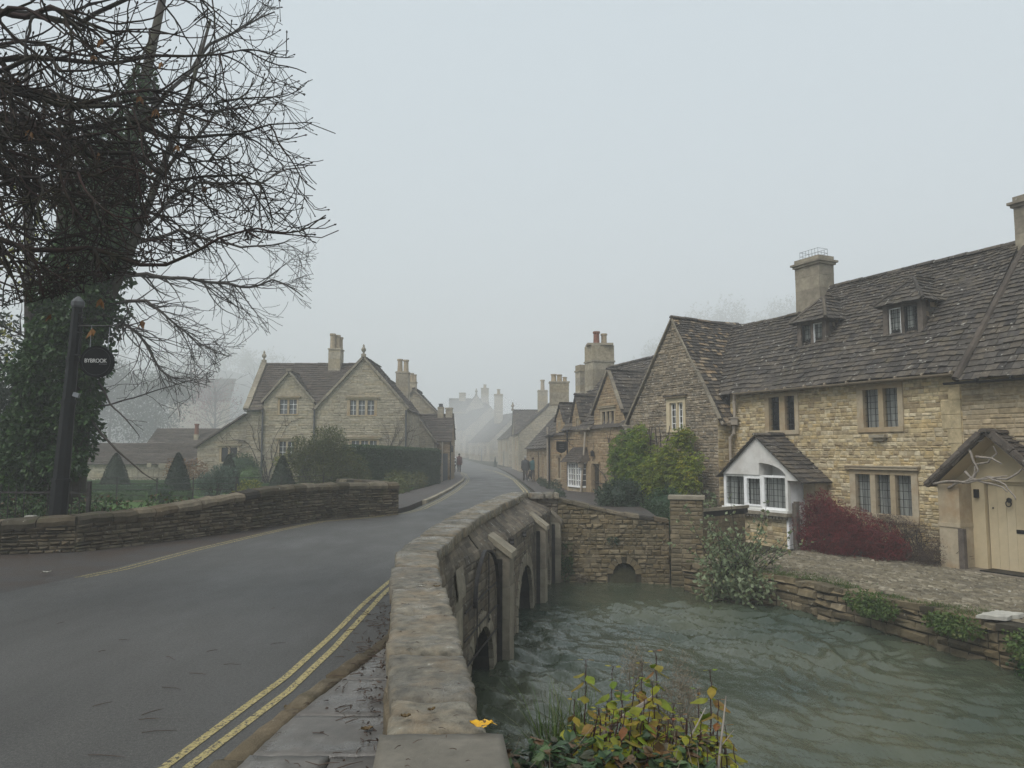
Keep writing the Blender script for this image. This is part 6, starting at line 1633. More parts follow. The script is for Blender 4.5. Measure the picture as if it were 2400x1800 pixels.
# ---- ivy-clad tree behind the wall
iv = thing('tree', 'tall tree with an ivy-smothered trunk behind the black sign post', 'tree', (-9.9, 17, -.3))
mb = MB()
mb.tube([(-9.9, 17, -.4), (-9.8, 17, 1.5), (-9.6, 17, 4), (-9.2, 17, 6.5), (-8.7, 17.1, 9), (-8.2, 17.4, 13)], [.5, .40, .28, .2, .14, .07], 12)
mb.tube([(-9.4, 16.9, 3.9), (-8.94, 16.9, 5.1), (-8.4, 16.8, 6.4), (-7.9, 16.7, 7.7), (-7.3, 16.7, 9.6), (-6.9, 16.8, 11.5)], [.13, .115, .10, .075, .05, .03], 9)
mb.tube([(-10.6, 17.3, -.4), (-10.7, 17.3, 3), (-10.4, 17.4, 6), (-10.5, 17.6, 10)], [.22, .19, .16, .1], 8); mb.build('trunk', M['bark'], iv, smooth=True)
XM2 = [(-300, 640), (150, 660), (300, 760), (420, 700), (560, 745), (680, 735), (745, 725), (790, 620), (850, 520), (905, 505), (990, 420), (1060, 380)]
def clip2(p):
    x, y = proj(p); return x > pl(XM2, y) + 10 * ns(p.x * 2, p.y * 2, p.z * 2) or y > 1010 or y < -350
mb = MB()
for pts, r0 in (([(-8.75, 16.9, 5.5), (-8.1, 16.8, 5.62), (-7.2, 16.8, 5.42), (-6.04, 16.8, 5.32), (-5.3, 16.8, 5.42), (-4.63, 16.8, 5.06)], .055), ([(-8.5, 16.8, 6.2), (-7.4, 16.7, 6.5), (-6.0, 16.6, 6.1), (-4.9, 16.6, 6.3)], .05), ([(-8.9, 16.9, 5.0), (-8.0, 16.6, 5.0), (-7.2, 16.4, 4.3), (-6.7, 16.4, 3.9)], .045), ([(-8.2, 16.8, 6.8), (-7.0, 16.7, 7.6), (-5.6, 16.6, 7.6), (-4.5, 16.6, 8.0)], .05),
                ([(-8.9, 17, 4.6), (-8.2, 16.7, 4.2), (-7.5, 16.5, 3.4), (-7.0, 16.4, 3.1)], .04), ([(-7.9, 16.7, 7.7), (-6.6, 16.6, 9.2), (-5.0, 16.5, 9.6)], .05), ([(-8.7, 17.1, 9), (-7, 17, 11), (-5.5, 17, 11.8)], .06), ([(-9.2, 17, 6.5), (-10.5, 16.8, 8.5), (-11.5, 16.8, 10)], .06), ([(-9.3, 17, 6.2), (-9.9, 16.2, 8.2), (-9.5, 15.8, 9.8)], .05),
                ([(-9.0, 16.6, 2.6), (-8.0, 16.3, 2.75), (-7.2, 16.3, 3.0), (-6.35, 16.3, 3.32)], .022), ([(-9.2, 16.6, 2.4), (-8.4, 16.3, 1.7), (-7.8, 16.3, 1.2), (-7.4, 16.2, 1.0)], .03), ([(-9.0, 16.6, 3.2), (-8.2, 16.3, 2.3), (-7.9, 16.3, 1.9)], .025)):
    P3 = [V(q) for q in pts]; sm = []
    for i in range(len(P3) - 1):
        for k in range(7):
            p = P3[i].lerp(P3[i + 1], k / 7); sm.append(p + V((noise.noise(p * 1.3), noise.noise(p.yzx * 1.3), noise.noise(p.zxy * 1.3))) * .12)
    sm.append(P3[-1]); n = len(sm); rad = [max(.006, r0 * (1 - .8 * i / n)) for i in range(n)]
    mb.tube(sm, rad, 5, cap=False)
    for _ in range(30 if r0 > .03 else 5):
        i = int(U(.1, .99) * (n - 1)); dd = (sm[min(i + 1, n - 1)] - sm[max(i - 1, 0)]).normalized()
        nd = Matrix.Rotation(U(.4, 1.0), 3, dd.cross(rdir()).normalized()) @ dd
        branch(mb, sm[i], (nd + V((.1, 0, -.15))).normalized(), U(.6, 1.7), max(.006, rad[i] * .5), 1, 3, .2, .15, 2.6, clip2, .16, (.5, 1.1), (.3, .6), 0, .005)
mb.build('crown', M['twig2'], iv, smooth=True)
lb = MB()
for (x, y, z, rx, rz, n) in [(-10.5, 16.9, .8, .85, .8, 5600), (-10.1, 16.8, 2.1, .9, 1.0, 7000), (-10.0, 16.8, 3.4, .95, 1.0, 7000), (-9.65, 16.8, 4.7, .9, .95, 6200), (-9.45, 16.9, 5.9, .8, .9, 5000), (-9.2, 16.9, 7.0, .75, .9, 4200), (-9.0, 17, 8.3, .7, 1.0, 3600), (-8.55, 17.1, 9.7, .4, .8, 900), (-10.6, 16.9, 1.5, .7, 1.3, 2600), (-9.2, 16.5, 3.6, .5, .5, 1700), (-9.35, 16.4, 2.5, .45, .4, 1300), (-9.5, 16.3, 1.4, .45, .35, 1100)]:
    blob(lb, (x, y, z), rx, rx * .9, rz, n, .115, .085, .3, .5, 2.6, amp=.42)
lb.build('ivy', M['ivy'], iv)
# ---- slender tree with yellow leaves at the left edge, and dark evergreens
yt = thing('tree', 'slender pale-trunked tree with a few yellow leaves at the left edge', 'tree', (-12.6, 19.5, -.3))
mb = MB(); mb.tube([(-12.6, 19.5, -.4), (-12.3, 19.5, 4), (-12.5, 19.5, 7), (-12.8, 19.6, 9.5), (-12.9, 19.6, 12)], [.17, .14, .12, .09, .05], 8)
mb.tube([(-12.4, 19.5, 4.5), (-11.6, 19.4, 7), (-11.2, 19.4, 10)], [.10, .08, .04], 7); mb.build('trunk', M['twig2'], yt, smooth=True)
mb = MB()
for k in range(26): branch(mb, V((-12.4, 19.5, U(3.5, 11))), V((U(-1, 1), U(-.7, .3), U(-.2, .7))), U(1, 2.4), .03, 1, 3, .18, .1, 2.2, None, .2, (.5, 1), (.35, .6), 0, .006)
mb.build('crown', M['twig2'], yt, smooth=True)
lb = MB()
for k in range(60): blob(lb, (-12.2 + U(-.9, .9), 19.3 + U(-.5, .4), U(4.2, 8.6)), .25, .25, .35, 9, .12, .08, .5, .6)
lb.build('leaves', M['ylw'], yt)
for i, (x, y, rx, rz, z, lab) in enumerate([(-14.6, 21, 1.6, 3.2, 2.6, 'dark evergreen shrub behind the ivy tree at the left edge'), (-14.4, 23, 1.3, 2.4, 1.9, 'lower dark evergreen between the ivy tree and the left edge')]):
    t = thing('evergreen', lab, 'tree', (x, y, -.3)); mb = MB(); mb.tube([(x, y, -.4), (x, y, z + 1)], [.12, .05], 6); mb.build('trunk', M['bark'], t)
    lb = MB(); blob(lb, (x, y, z), rx, rx, rz, 7000, .17, .07, .4, .5, 1.5); blob(lb, (x + .4, y - .4, z - .8), rx * .8, rx * .8, rz * .6, 3000, .17, .07, .4, .5, 1.5); lb.build('crown', M['yew'], t)

# ---- clipped yews, box, garden shrubs
def cone(x, y, zb, h, r, lab):
    t = thing('clipped_yew', lab, 'topiary', (x, y, zb), 'clipped yew cones in the garden'); core = MB(); prof = [(r * .93, .05), (r * .95, .15)] + [(r * .94 * (1 - k) ** .72, lerp(.15, h, k)) for k in (.15, .3, .45, .6, .75, .88, .97)]
    core.lathe((x, y, zb), prof, 18); core.build('core', M['yew'], t)
    lb = MB()
    for _ in range(5200):
        k = U(0, 1) ** 1.4; a = U(0, 2 * pi); q = r * (1 - k) ** .72 * (1 + .05 * noise.noise(V((cos(a) * 2, sin(a) * 2, k * 5 + x)))) + U(-.03, .015)
        p = V((x + q * cos(a), y + q * sin(a), zb + .08 + k * h)); d = (V((cos(a), sin(a), .5)) + rdir() * .8).normalized()
        lf(lb, p, d, U(.04, .075), .025, U(0, 1))
    lb.build('foliage', M['yew'], t)
cone(-18.45, 36, -.25, 1.72, .72, 'leftmost clipped yew cone, nearest the ivy tree'); cone(-13.83, 32, -.28, 1.78, .60, 'clipped yew cone right behind the round box ball'); cone(-13.2, 36, -.25, 1.66, .56, 'clipped yew cone half hidden by the blue-green spurge'); cone(-9.8, 33, -.25, 1.62, .62, 'clipped yew cone against the big olive bush')
def shrub(name, lab, cat, base, blobs, mat, L, W=None, stem=6, sm='twig2', shell=.4, droop=.3, up=0, core=None, clump=3.0, group=None):
    t = thing(name, lab, cat, base, group); mb = MB(); c0 = V(base)
    for (x, y, z, rx, ry, rz, n) in blobs:
        for k in range(stem):
            e = V((x, y, z)) + V((U(-.7, .7) * rx, U(-.7, .7) * ry, U(-.2, .8) * rz)); s_ = V((c0.x + U(-.1, .1), c0.y + U(-.1, .1), c0.z)); s_ = s_.lerp(V((x, y, c0.z)), .4); m_ = s_.lerp(e, .5) + V((U(-.1, .1), U(-.1, .1), .08))
            mb.tube([s_, m_, e], [.012, .009, .004], 4, cap=False)
    if mb.v: mb.build('stems', M[sm], t)
    lb = MB()
    for (x, y, z, rx, ry, rz, n) in blobs:
        if core: lb.ellipsoid((x, y, z), rx * core * .86, ry * core * .86, rz * core * .86, 16, 10, 0.0, .2)
        blob(lb, (x, y, z), rx, ry, rz, n, L, W, shell, droop, clump, up, zmin=c0.z - .05)
    lb.build('foliage', M[mat], t); return t
shrub('box_ball', 'dark round box ball beside the estate fence', 'topiary', (-13.38, 29.5, -.32), [(-13.38, 29.5, .03, .46, .46, .36, 3800)], 'hedge', .05, .035, 0, core=.9, clump=1)
shrub('box_ball', 'bright green box ball near the house wall', 'topiary', (-13.6, 40, -.2), [(-13.6, 40, .3, .62, .6, .55, 3200)], 'box', .06, .04, 0, core=.9, clump=1)
shrub('spurge', 'blue-green spurge with pale round heads behind the fence', 'shrub', (-11.6, 30.2, -.25), [(-11.6, 30.2, .25, .75, .6, .55, 1500), (-11.35, 30.3, .7, .5, .45, .42, 1000), (-11.95, 30.2, .3, .4, .4, .5, 600)], 'spurge', .13, .035, 10, up=.9, droop=0)
shrub('yellow_shrub', 'yellow-leaved shrub by the low wall and pot', 'shrub', (-9.95, 29.4, -.2), [(-9.95, 29.4, .18, .5, .4, .38, 700), (-10.35, 29.6, .0, .3, .3, .25, 300)], 'ylw', .11, .06)
shrub('yellow_shrub', 'tall spindly yellow-leaved shrub in front of the house corner', 'shrub', (-11.2, 38, -.2), [(-11.4, 38, 1.1, .3, .3, .5, 240), (-11.0, 38, .7, .3, .3, .5, 220), (-9.9, 40, 1.4, .45, .3, .3, 260)], 'ylw', .14, .06)
shrub('russet_shrub', 'russet orange shrub beside the trellis', 'shrub', (-18.3, 43, -.2), [(-18.6, 43, .6, .7, .6, .7, 900), (-17.6, 43, .6, .7, .5, .6, 700)], 'rust', .12, .06, 12)
shrub('rounded_bush', 'rounded dark green bush below the lean-to window', 'shrub', (-14.9, 42.4, -.2), [(-14.9, 42.4, .6, 1.15, .8, .95, 5200)], 'hedge', .09, .05, 4, core=.85, clump=1.5)
shrub('big_bush', 'big olive and bronze bush in front of the twin gables', 'shrub', (-8.0, 33.2, -.25), [(-8.3, 33.2, .9, 1.25, 1.0, 1.15, 8500), (-7.4, 33.2, .9, 1.05, .9, 1.0, 6500), (-7.9, 33.1, 1.9, .85, .7, .85, 4500), (-9.1, 33.1, 1.5, .6, .5, .75, 2200), (-6.8, 33.3, .4, .75, .7, .6, 3500)], 'olive', .10, .04, 14, up=.35, droop=0)
shrub('verge_shrub', 'pale loose shrub at the foot of the tall hedge', 'shrub', (-5.0, 33.5, -.1), [(-5.1, 34.5, .3, .7, 1.2, .5, 1700), (-4.7, 31.5, .2, .5, 1.2, .42, 1300), (-4.6, 38, .25, .45, 1.4, .45, 900)], 'olive', .10, .05, 8)
hd = thing('hedge', 'tall clipped dark hedge beside the pavement', 'hedge', (-5.9, 40, -.2)); core = MB(); lb = MB(); HA, HB = V((-7.25, 35.6, 0)), V((-4.62, 44.0, 0)); hdv = (HB - HA); hl = hdv.length; hdv.normalize(); hn = V((hdv.y, -hdv.x, 0))
core.hexa([HA - hn * .7 + V((0, 0, -.3)), HB - hn * .7 + V((0, 0, -.3)), HB + hn * .55 + V((0, 0, -.3)), HA + hn * .55 + V((0, 0, -.3)), HA - hn * .7 + V((0, 0, 1.84)), HB - hn * .7 + V((0, 0, 1.68)), HB + hn * .55 + V((0, 0, 1.68)), HA + hn * .55 + V((0, 0, 1.84))]); core.build('core', M['hedge'], hd)
for _ in range(22000):
    t = U(0, hl); f_s = U(0, 1); zt = lerp(1.88, 1.72, t / hl)
    if f_s < .66: p = HA + hdv * t + hn * (.57 + .05 * ns(t, t * .3, 0, 2)) + V((0, 0, U(-.25, zt))); d = hn
    elif f_s < .8: p = HA + hdv * t + hn * U(-.7, .58) + V((0, 0, zt + .02)); d = V((0, 0, 1))
    else: p = HA - hdv * .03 + hn * U(-.7, .58) + V((0, 0, U(-.25, 1.88))); d = -hdv
    lf(lb, p, (d + rdir() * 1.0).normalized(), U(.06, .11), .045, U(0, 1))
for _ in range(2500): t = U(0, 1.25); p = HB + hn * U(-.7, .58) + hdv * .03 + V((0, 0, U(-.2, 1.7))); lf(lb, p, (hdv + rdir()).normalized(), U(.06, .11), .045, U(0, 1))
lb.build('foliage', M['hedge'], hd)
mb = MB()
for (a, b, y, w_) in ((-19, -14.5, 33.2, .5), (-22, -15, 38.2, .7), (-17.5, -12.6, 30.1, .5), (-13.2, -9.8, 36.5, .5), (-11.3, -9.3, 38.2, .6)): mb.box((a, y, -.3), (b, y + w_, gz(a, y) + .03))
tag(mb.build('gravel_path', M['gravel']), 'tan gravel strips between the lawns', 'path', kind='structure')
for i, (a, b, y, h_, lab) in enumerate([(-20, -15.0, 34.6, .40, 'low clipped hedge strip on the lawn left of the yew cones'), (-12.6, -8.8, 36.0, .44, 'low clipped hedge strip on the lawn in front of the house'), (-22, -14.6, 39.5, .45, 'far low hedge strip below the trellis'), (-17.6, -13.0, 31.0, .30, 'nearest low hedge strip between the fence and the lawn')]):
    t = thing('low_hedge', lab, 'hedge', ((a + b) / 2, y, -.25)); mb = MB(); mb.box((a, y, -.3), (b, y + .5, h_ - .28)); mb.build('core', M['hedge'], t); lb = MB()
    for _ in range(3500): lf(lb, V((U(a, b), y + U(-.03, .5), U(-.25, h_ - .25))), (V((0, -.6, .5)) + rdir()).normalized(), .07, .04, U(0, 1))
    lb.build('foliage', M['hedge'], t)
shrub('thicket', 'tangle of brambles behind the low wall beside the sign post', 'shrub', (-8.4, 15.4, -.3), [(-9.6, 15.2, .3, .9, .5, .5, 1500), (-8.2, 15.4, .36, .75, .5, .48, 1700), (-7.3, 16.4, .3, .65, .5, .45, 1100)], 'bramble', .085, .05, 24, 'twig', .6)
pot = MB(); pot.lathe((-10.15, 34.5, -.2), [(.14, 0), (.22, .28), (.27, .42), (.24, .45), (.2, .42)], 16); tag(pot.build('garden_urn', M['tanpot'], origin=(-10.15, 34.5, -.2)), 'small buff stone urn in the garden', 'urn')
# ---- garden fence and railings
fe_ = thing('estate_fence', 'thin iron bar fence between the garden and the road wall', 'fence', (-12, 29, -.25))
px_ = [(-19.5, 27.5), (-17.2, 28.4), (-14.9, 29.2), (-13.3, 29.0), (-11.9, 28.9), (-10.4, 29.2), (-9.0, 30.2), (-7.6, 31.2)]
for x, y in px_:
    mb = MB(); z = gz(x, y) - .05; mb.box((x - .022, y - .012, z), (x + .022, y + .012, z + 1.02)); mb.build('post', M['iron'], fe_)
mb = MB()
for k in range(5):
    for (x0, y0), (x1, y1) in zip(px_, px_[1:]):
        h = .12 + k * .215; mb.tube([(x0, y0, gz(x0, y0) + h), ((x0 + x1) / 2, (y0 + y1) / 2, (gz(x0, y0) + gz(x1, y1)) / 2 + h - .012), (x1, y1, gz(x1, y1) + h)], .010, 4)
mb.build('rails', M['iron'], fe_)
rl_ = thing('railing', 'black spear-topped railings behind the wall at the left edge', 'railing', (-9, 14.2, -.2))
mb = MB()
for k in range(26):
    x = -11.4 + k * .145
    if k in (18, 19): continue
    mb.tube([(x, 14.2, -.2), (x, 14.2, .98 + U(-.02, .02)), (x, 14.2, 1.08)], [.011, .011, .002], 4)
mb.build('bars', M['iron'], rl_); mb = MB()
for z in (.15, .88): mb.box((-11.5, 14.19, z), (-7.75, 14.21, z + .035))
mb.box((-7.78, 14.17, -.2), (-7.72, 14.23, 1.1)); mb.build('rails', M['iron'], rl_)
# ---- misty trees behind the garden
def mist_tree(lab, x, y, h, r, mat, n, L, bare=False, lo=.25):
    t = thing('tree', lab, 'tree', (x, y, -.3)); mb = MB(); mb.tube([(x, y, -.4), (x + .2, y, h * .4), (x, y, h * .75)], [.3, .2, .06], 7)
    if bare:
        for _ in range(26): branch(mb, V((x + U(-.2, .2), y, h * U(.2, .7))), V((U(-1, 1), U(-1, 1), U(.4, 1.3))), h * U(.25, .42), .10, 1, 3, .13, .1, 9.0 / h, None, h / 22, (.35, .8), (.4, .65), 0, .022)
    mb.build('trunk', M['twig2'], t); lb = MB()
    for k in range(9 if n else 0): blob(lb, (x + U(-.5, .5) * r, y + U(-.5, .5) * r, h * U(lo, .8)), r * U(.45, .7), r * U(.45, .7), h * U(.14, .26), n // 9, L, L * .5, .45, .3, 1.0)
    if n: lb.build('crown', M[mat], t)
mist_tree('dark evergreen in the mist left of the shed roof', -66, 142, 18.5, 7.6, 'yew', 9000, .5)
mist_tree('second dark evergreen in the mist, closer to the ivy tree', -78, 149, 20.5, 7.6, 'yew', 8000, .55)
mist_tree('pinkish bare tree in the mist above the shed', -67, 173, 21.5, 8.8, 'maple', 2600, .4, True)
mist_tree('pale bare tree in the mist left of the twin gables', -59.5, 190, 26, 9.4, 'twig2', 0, .2, True)
mist_tree('faint misty bush below the pale bare tree', -54.4, 171, 10.8, 7.0, 'hedge', 3600, .6, False, .3)
# far wood on the hillside
wd = MB()
for (xa, xb, n) in ((75, 320, 260), (-340, -110, 130)):
    for k in range(n):
        x = U(xa, xb); y = U(430, 520); z = gz(x, y); h = U(7, 22)
        blob(wd, (x, y, z + h * .5), U(2.5, 5.5), U(3, 6), h * .5, 130, 1.8, .8, .5, .2, .3)
tag(wd.build('hillside_wood', M['olive']), 'faint woods on the slopes, almost lost in the mist', 'wood', kind='stuff')

# ---- climbers and shrubs at the cottages
def fgp(t, z, w_): return FG.pt(t, z, w_)
wsx = thing('wisteria', 'big yellowing climber hanging over the grey gable wall', 'climber', fgp(11.4, -.9, .2))
mb = MB()
for k in range(9):
    t0 = U(11.0, 12.2); p = [fgp(t0, -.9, .12)]; a = 0
    for i in range(14): a += U(-.25, .25); t0 += sin(a) * .2; p.append(fgp(t0, -.9 + .24 * (i + 1), .12 + .04 * i))
    mb.tube(p, [.05 * (1 - .8 * i / 15) for i in range(15)], 5)
mb.tube([fgp(12.0, 0, .3), fgp(10.8, .6, .6), fgp(9.6, 1.2, .55), fgp(8.9, 1.5, .4)], [.035, .03, .025, .015], 5)
mb.build('stems', M['twig2'], wsx)
def pinnate(lb, c, rx, ry, rz, n, r0, r1):
    c = V(c)
    for _ in range(n):
        d = rdir(); q = U(0, 1) ** .4 * (1 + .28 * noise.noise(d * 2.2 + c)); p = c + FR.u * d.x * rx * q + FR.o * d.y * ry * q + V((0, 0, d.z * rz * q))
        if (p - FG.pt(0, 0, .03)).dot(FG.o) < 0: continue
        k = noise.noise(p * 2.6)
        if k < -.22: continue
        st = (FR.o * .7 + rdir() * .7 + V((0, 0, -.15))).normalized(); L = U(.16, .26); r = lerp(r0, r1, U(0, 1) * .6 + .4 * (k + .5))
        sd = st.cross(V((0, 0, 1))).normalized()
        for j in range(5):
            b_ = p + st * (L * j / 5) - V((0, 0, .05 * (j / 5) ** 2))
            for s_ in (-1, 1): lf(lb, b_, (sd * s_ * .75 + st * .4 + V((0, 0, -.55))).normalized(), U(.07, .105), .034, r + U(-.06, .06))
lb = MB()
for (t, z, w_, rx, ry, rz, n, a, b) in [(12.2, 1.75, .5, .95, .5, .75, 560, 0, .5), (11.5, 1.3, .6, .95, .55, .8, 560, .05, .6), (12.6, .9, .45, .8, .45, .7, 330, 0, .5), (12.9, 1.3, .4, .6, .4, .6, 240, 0, .45), (11.7, 2.2, .35, .6, .3, .4, 220, .1, .7), (10.2, 1.1, .6, .95, .5, .75, 480, .35, 1), (9.5, 1.5, .55, .7, .45, .75, 460, .45, 1), (9.25, 2.05, .4, .42, .3, .4, 200, .6, 1), (9.0, .9, .55, .7, .4, .6, 320, .4, 1), (10.6, .7, .6, .8, .5, .5, 240, .2, .8), (8.6, 1.2, .5, .4, .35, .5, 150, .4, .95)]:
    pinnate(lb, fgp(t, z, w_), rx, ry, rz, n, a, b)
lb.build('foliage', M['wist'], wsx)
shrub('creeper', 'low pale vine at the foot of the bay porch', 'climber', FR.pt(8.3, -.85, 1.2), [(*FR.pt(8.2, .1, 1.1), .4, .35, .35, 240), (*FR.pt(8.5, -.2, 1.3), .4, .35, .35, 240)], 'hazel', .12, .10, 5)
shrub('bush', 'large rounded grey-green bush by the bow-windowed cottage', 'shrub', (3.35, 23.6, -.9), [(3.3, 23.6, .2, .72, .65, .62, 9000), (3.55, 23.4, -.3, .75, .6, .6, 6000)], 'bushdk', .07, .04, 5, core=.82, clump=2)
shrub('bush', 'dark bush between the wall top and the gate pillar', 'shrub', (4.5, 22.6, -.9), [(4.45, 22.6, -.05, .7, .55, .62, 8500), (4.1, 22.3, -.45, .5, .5, .5, 4500)], 'hedge', .07, .04, 5, core=.82, clump=2)
shrub('ground_cover', 'low green plants behind the sloping wall top', 'plants', (2.7, 22.0, -.8), [(2.4, 23, -.4, .6, .6, .3, 1300), (3.2, 21.8, -.5, .8, .6, .3, 1800), (2.0, 26, -.35, .4, .8, .28, 900), (1.75, 29.5, -.1, .3, 1.0, .3, 900)], 'bushdk', .08, .035, 3, up=.6)
shrub('ground_cover', 'tuft of green plants along the footway, right of the couple with the dog', 'plants', (1.7, 41, -.4), [(1.75, 41, -.1, .25, 2.0, .25, 900), (1.7, 46, -.15, .2, 2.0, .22, 700), (2.0, 37.5, -.05, .4, 1.2, .32, 1000)], 'bushdk', .08, .035, 3, up=.6)
cr_ = MB(); stems(cr_, FS, .35, -.6, 9, 3.0, .35, .03)
tag(cr_.build('climber', M['twig2'], origin=FS.pt(.35, -.6, 0)), 'bare climber stems beside the tan cottage downpipe', 'climber')
mp = thing('red_shrub', 'feathery dark red maple spreading along the cottage front', 'shrub', FR.pt(3, -.85, .6))
mb = MB(); lb = MB()
MBL = [(4.35, .10, .5, .5, .5, .55), (4.4, -.3, .7, .55, .6, .6), (3.85, -.02, .65, .6, .55, .5), (3.6, -.4, .8, .6, .6, .5), (3.2, -.12, .7, .6, .55, .45), (2.9, -.45, .85, .6, .6, .42), (2.5, -.35, .75, .6, .55, .45), (2.1, -.55, .8, .5, .5, .35), (4.0, -.55, .95, .6, .55, .4), (3.3, -.6, 1.05, .6, .5, .32)]
for (t, z, w_, rx, ry, rz) in MBL:
    c = FR.pt(t, z, w_)
    for k in range(9): mb.tube([FR.pt(t + U(-.3, .3), -.85, w_ * .8), c + V((U(-.3, .3), U(-.3, .3), U(-.1, .2))), c + FR.u * U(-.6, .6) * rx + FR.o * U(.2, .8) * ry + V((0, 0, U(.1, .8) * rz))], [.014, .009, .003], 4, cap=False)
    for _ in range(1500):
        d = rdir(); q = U(0, 1) ** .38 * (1 + .25 * noise.noise(d * 2.4 + c)); p = c + FR.u * d.x * rx * q + FR.o * d.y * ry * q + V((0, 0, d.z * rz * q))
        if p.z < -.86 or (p - FR.P).dot(FR.o) < .04: continue
        k = noise.noise(p * 4)
        if k < -.25: continue
        dd = (d * .6 + rdir() * .5 + V((0, 0, -.5))).normalized()
        for j in range(3): lf(lb, p, (dd + rdir() * .55).normalized(), U(.06, .12), .012, U(0, 1) * .6 + .4 * (k + .5))
mb.build('stems', M['stem_red'], mp); lb.build('foliage', M['maple'], mp)
dp_ = thing('dead_shrub', 'brown twiggy shrub dying back between the red maple and the door porch', 'shrub', FR.pt(1.4, -.85, .4)); mb = MB()
for k in range(70):
    t0 = U(1.0, 2.6); a = U(-.9, .9); p = [FR.pt(t0 * .6 + .6, -.85, .35)]; z = -.85; w_ = .35; t = t0 * .6 + .6
    for i in range(7): a += U(-.35, .35); t += sin(a) * .16; z += abs(cos(a)) * U(.06, .17); w_ += U(-.05, .1); p.append(FR.pt(t, min(z, -.05 + .25 * (t > 1.6)), max(.05, w_)))
    mb.tube(p, [.012 * (1 - .8 * i / 8) for i in range(8)], 4, cap=False)
mb.build('stems', M['twig2'], dp_); lb = MB()
for (t, z, w_, rx, rz) in [(1.15, -.5, .5, .45, .35), (1.5, -.6, .6, .5, .28), (1.9, -.15, .3, .55, .2), (2.5, .02, .25, .6, .14), (1.2, -.68, .8, .45, .18)]:
    c = FR.pt(t, z, w_)
    for _ in range(900):
        d = rdir(); q = U(0, 1) ** .5; p = c + FR.u * d.x * rx * q + FR.o * d.y * .35 * q + V((0, 0, d.z * rz * q))
        if p.z > -.87: lf(lb, p, (d + rdir()).normalized(), U(.05, .10), .009, U(0, 1))
lb.build('foliage', M['dead'], dp_)
hz = thing('hazel_shrub', 'loose pale-leaved shrub overhanging the river beside the gate pillar', 'shrub', (4.7, 16.6, -.9)); mb = MB(); lb = MB()
for k in range(58):
    b_ = V((4.75 + U(-.45, .5), 16.6 + U(-.4, .5), -.95)); d = V((U(-.9, .7), U(-.9, .3), U(.5, 1.5))).normalized() if k < 44 else V((U(-.6, .3), -1, U(-.3, .4))).normalized(); p = [b_]; L = U(.7, 1.75)
    for i in range(9):
        d = (d + rdir() * .12 + V((0, 0, -.03))).normalized(); p.append(p[-1] + d * L / 9)
        if i > 1:
            for _ in range(R_.randint(1, 3)): lf(lb, p[-1], (d * .4 + rdir() * .8 + V((0, 0, -.2))).normalized(), U(.06, .12), U(.05, .085), U(0, 1))
    mb.tube(p, [.010 * (1 - .75 * i / 10) for i in range(10)], 4, cap=False)
mb.build('stems', M['twig2'], hz)
for (x, y, z, rx, ry, rz, n) in [(4.6, 16.2, -.9, .75, .5, .4, 520), (4.3, 16.5, -1.2, .5, .4, .3, 260), (4.9, 15.9, -1.1, .5, .4, .35, 320), (4.6, 16.5, -.4, .6, .5, .4, 260)]: blob(lb, (x, y, z), rx, ry, rz, n, .10, .085, .5, .2)
lb.build('foliage', M['hazel'], hz)
# ivy and grass along the quay
for (x, y, z, rx, ry, rz, n, lab) in [(6.25, 13.65, -1.0, .35, .75, .2, 2200, 'green ivy tumbling over the middle of the river wall'), (6.75, 12.0, -.98, .35, .55, .16, 1500, 'ivy tuft hanging by the white capstone'), (7.25, 10.9, -1.05, .35, .5, .22, 1400, 'ivy clump at the right end of the river wall'), (7.2, 10.8, -1.35, .25, .5, .2, 700, 'lower ivy patch just above the water at the right edge')]:
    t = MB(); blob(t, (x, y, z), rx, ry, rz, n, .055, .045, .5, .4, 4); tag(t.build('ivy_clump', M['ivy' if n < 1000 else 'blade'], origin=(x, y, z)), lab, 'ivy')
gm = MB()
for i in range(len(Q) - 2):
    (x0, y0), (x1, y1) = Q[i], Q[i + 1]
    for _ in range(int(700 * math.hypot(x1 - x0, y1 - y0) / 1.2)):
        t = U(0, 1); o_ = abs(R_.gauss(.3, .28)); x, y = lerp(x0, x1, t) + o_ * .8, lerp(y0, y1, t) + o_ * .5
        if ns(x, y, 0, 1.1) < -.05: continue
        lf(gm, V((x, y, -.86)), (V((0, 0, 1)) + rdir() * .8).normalized(), U(.04, .10), .012, U(0, 1))
tag(gm.build('path_grass', M['blade']), 'short grass growing along the top of the river wall', 'grass', kind='stuff')
cs = MB(); slab(cs, (6.95, 11.75), (7.2, 11.5), (7.75, 11.75), (7.4, 12.05), -.76, .07, 10, .02, .02, .05); tag(cs.build('capstone', M['oche'], origin=(7.3, 11.8, -.8)), 'loose white lichened slab on the river wall', 'stone slab')
for (t, z, n, lab) in [(.2, -1.0, 700, 'ivy strip on the wall beside the last bridge pier'), (1.35, -.5, 279, 'small fern tuft above the drain arch'), (.6, -1.42, 300, 'dry reed tuft at the waterline of the bank wall')]:
    q = MB(); p = fr_.pt(t, z, .06); blob(q, p, .2 if n > 500 else .14, .08, .5 if n > 500 else .1, n, .06, .03, .5, .4); tag(q.build('ivy_clump', M['ivy' if n > 280 and n != 300 else ('straw' if n == 300 else 'bushdk')], origin=p), lab, 'plant')
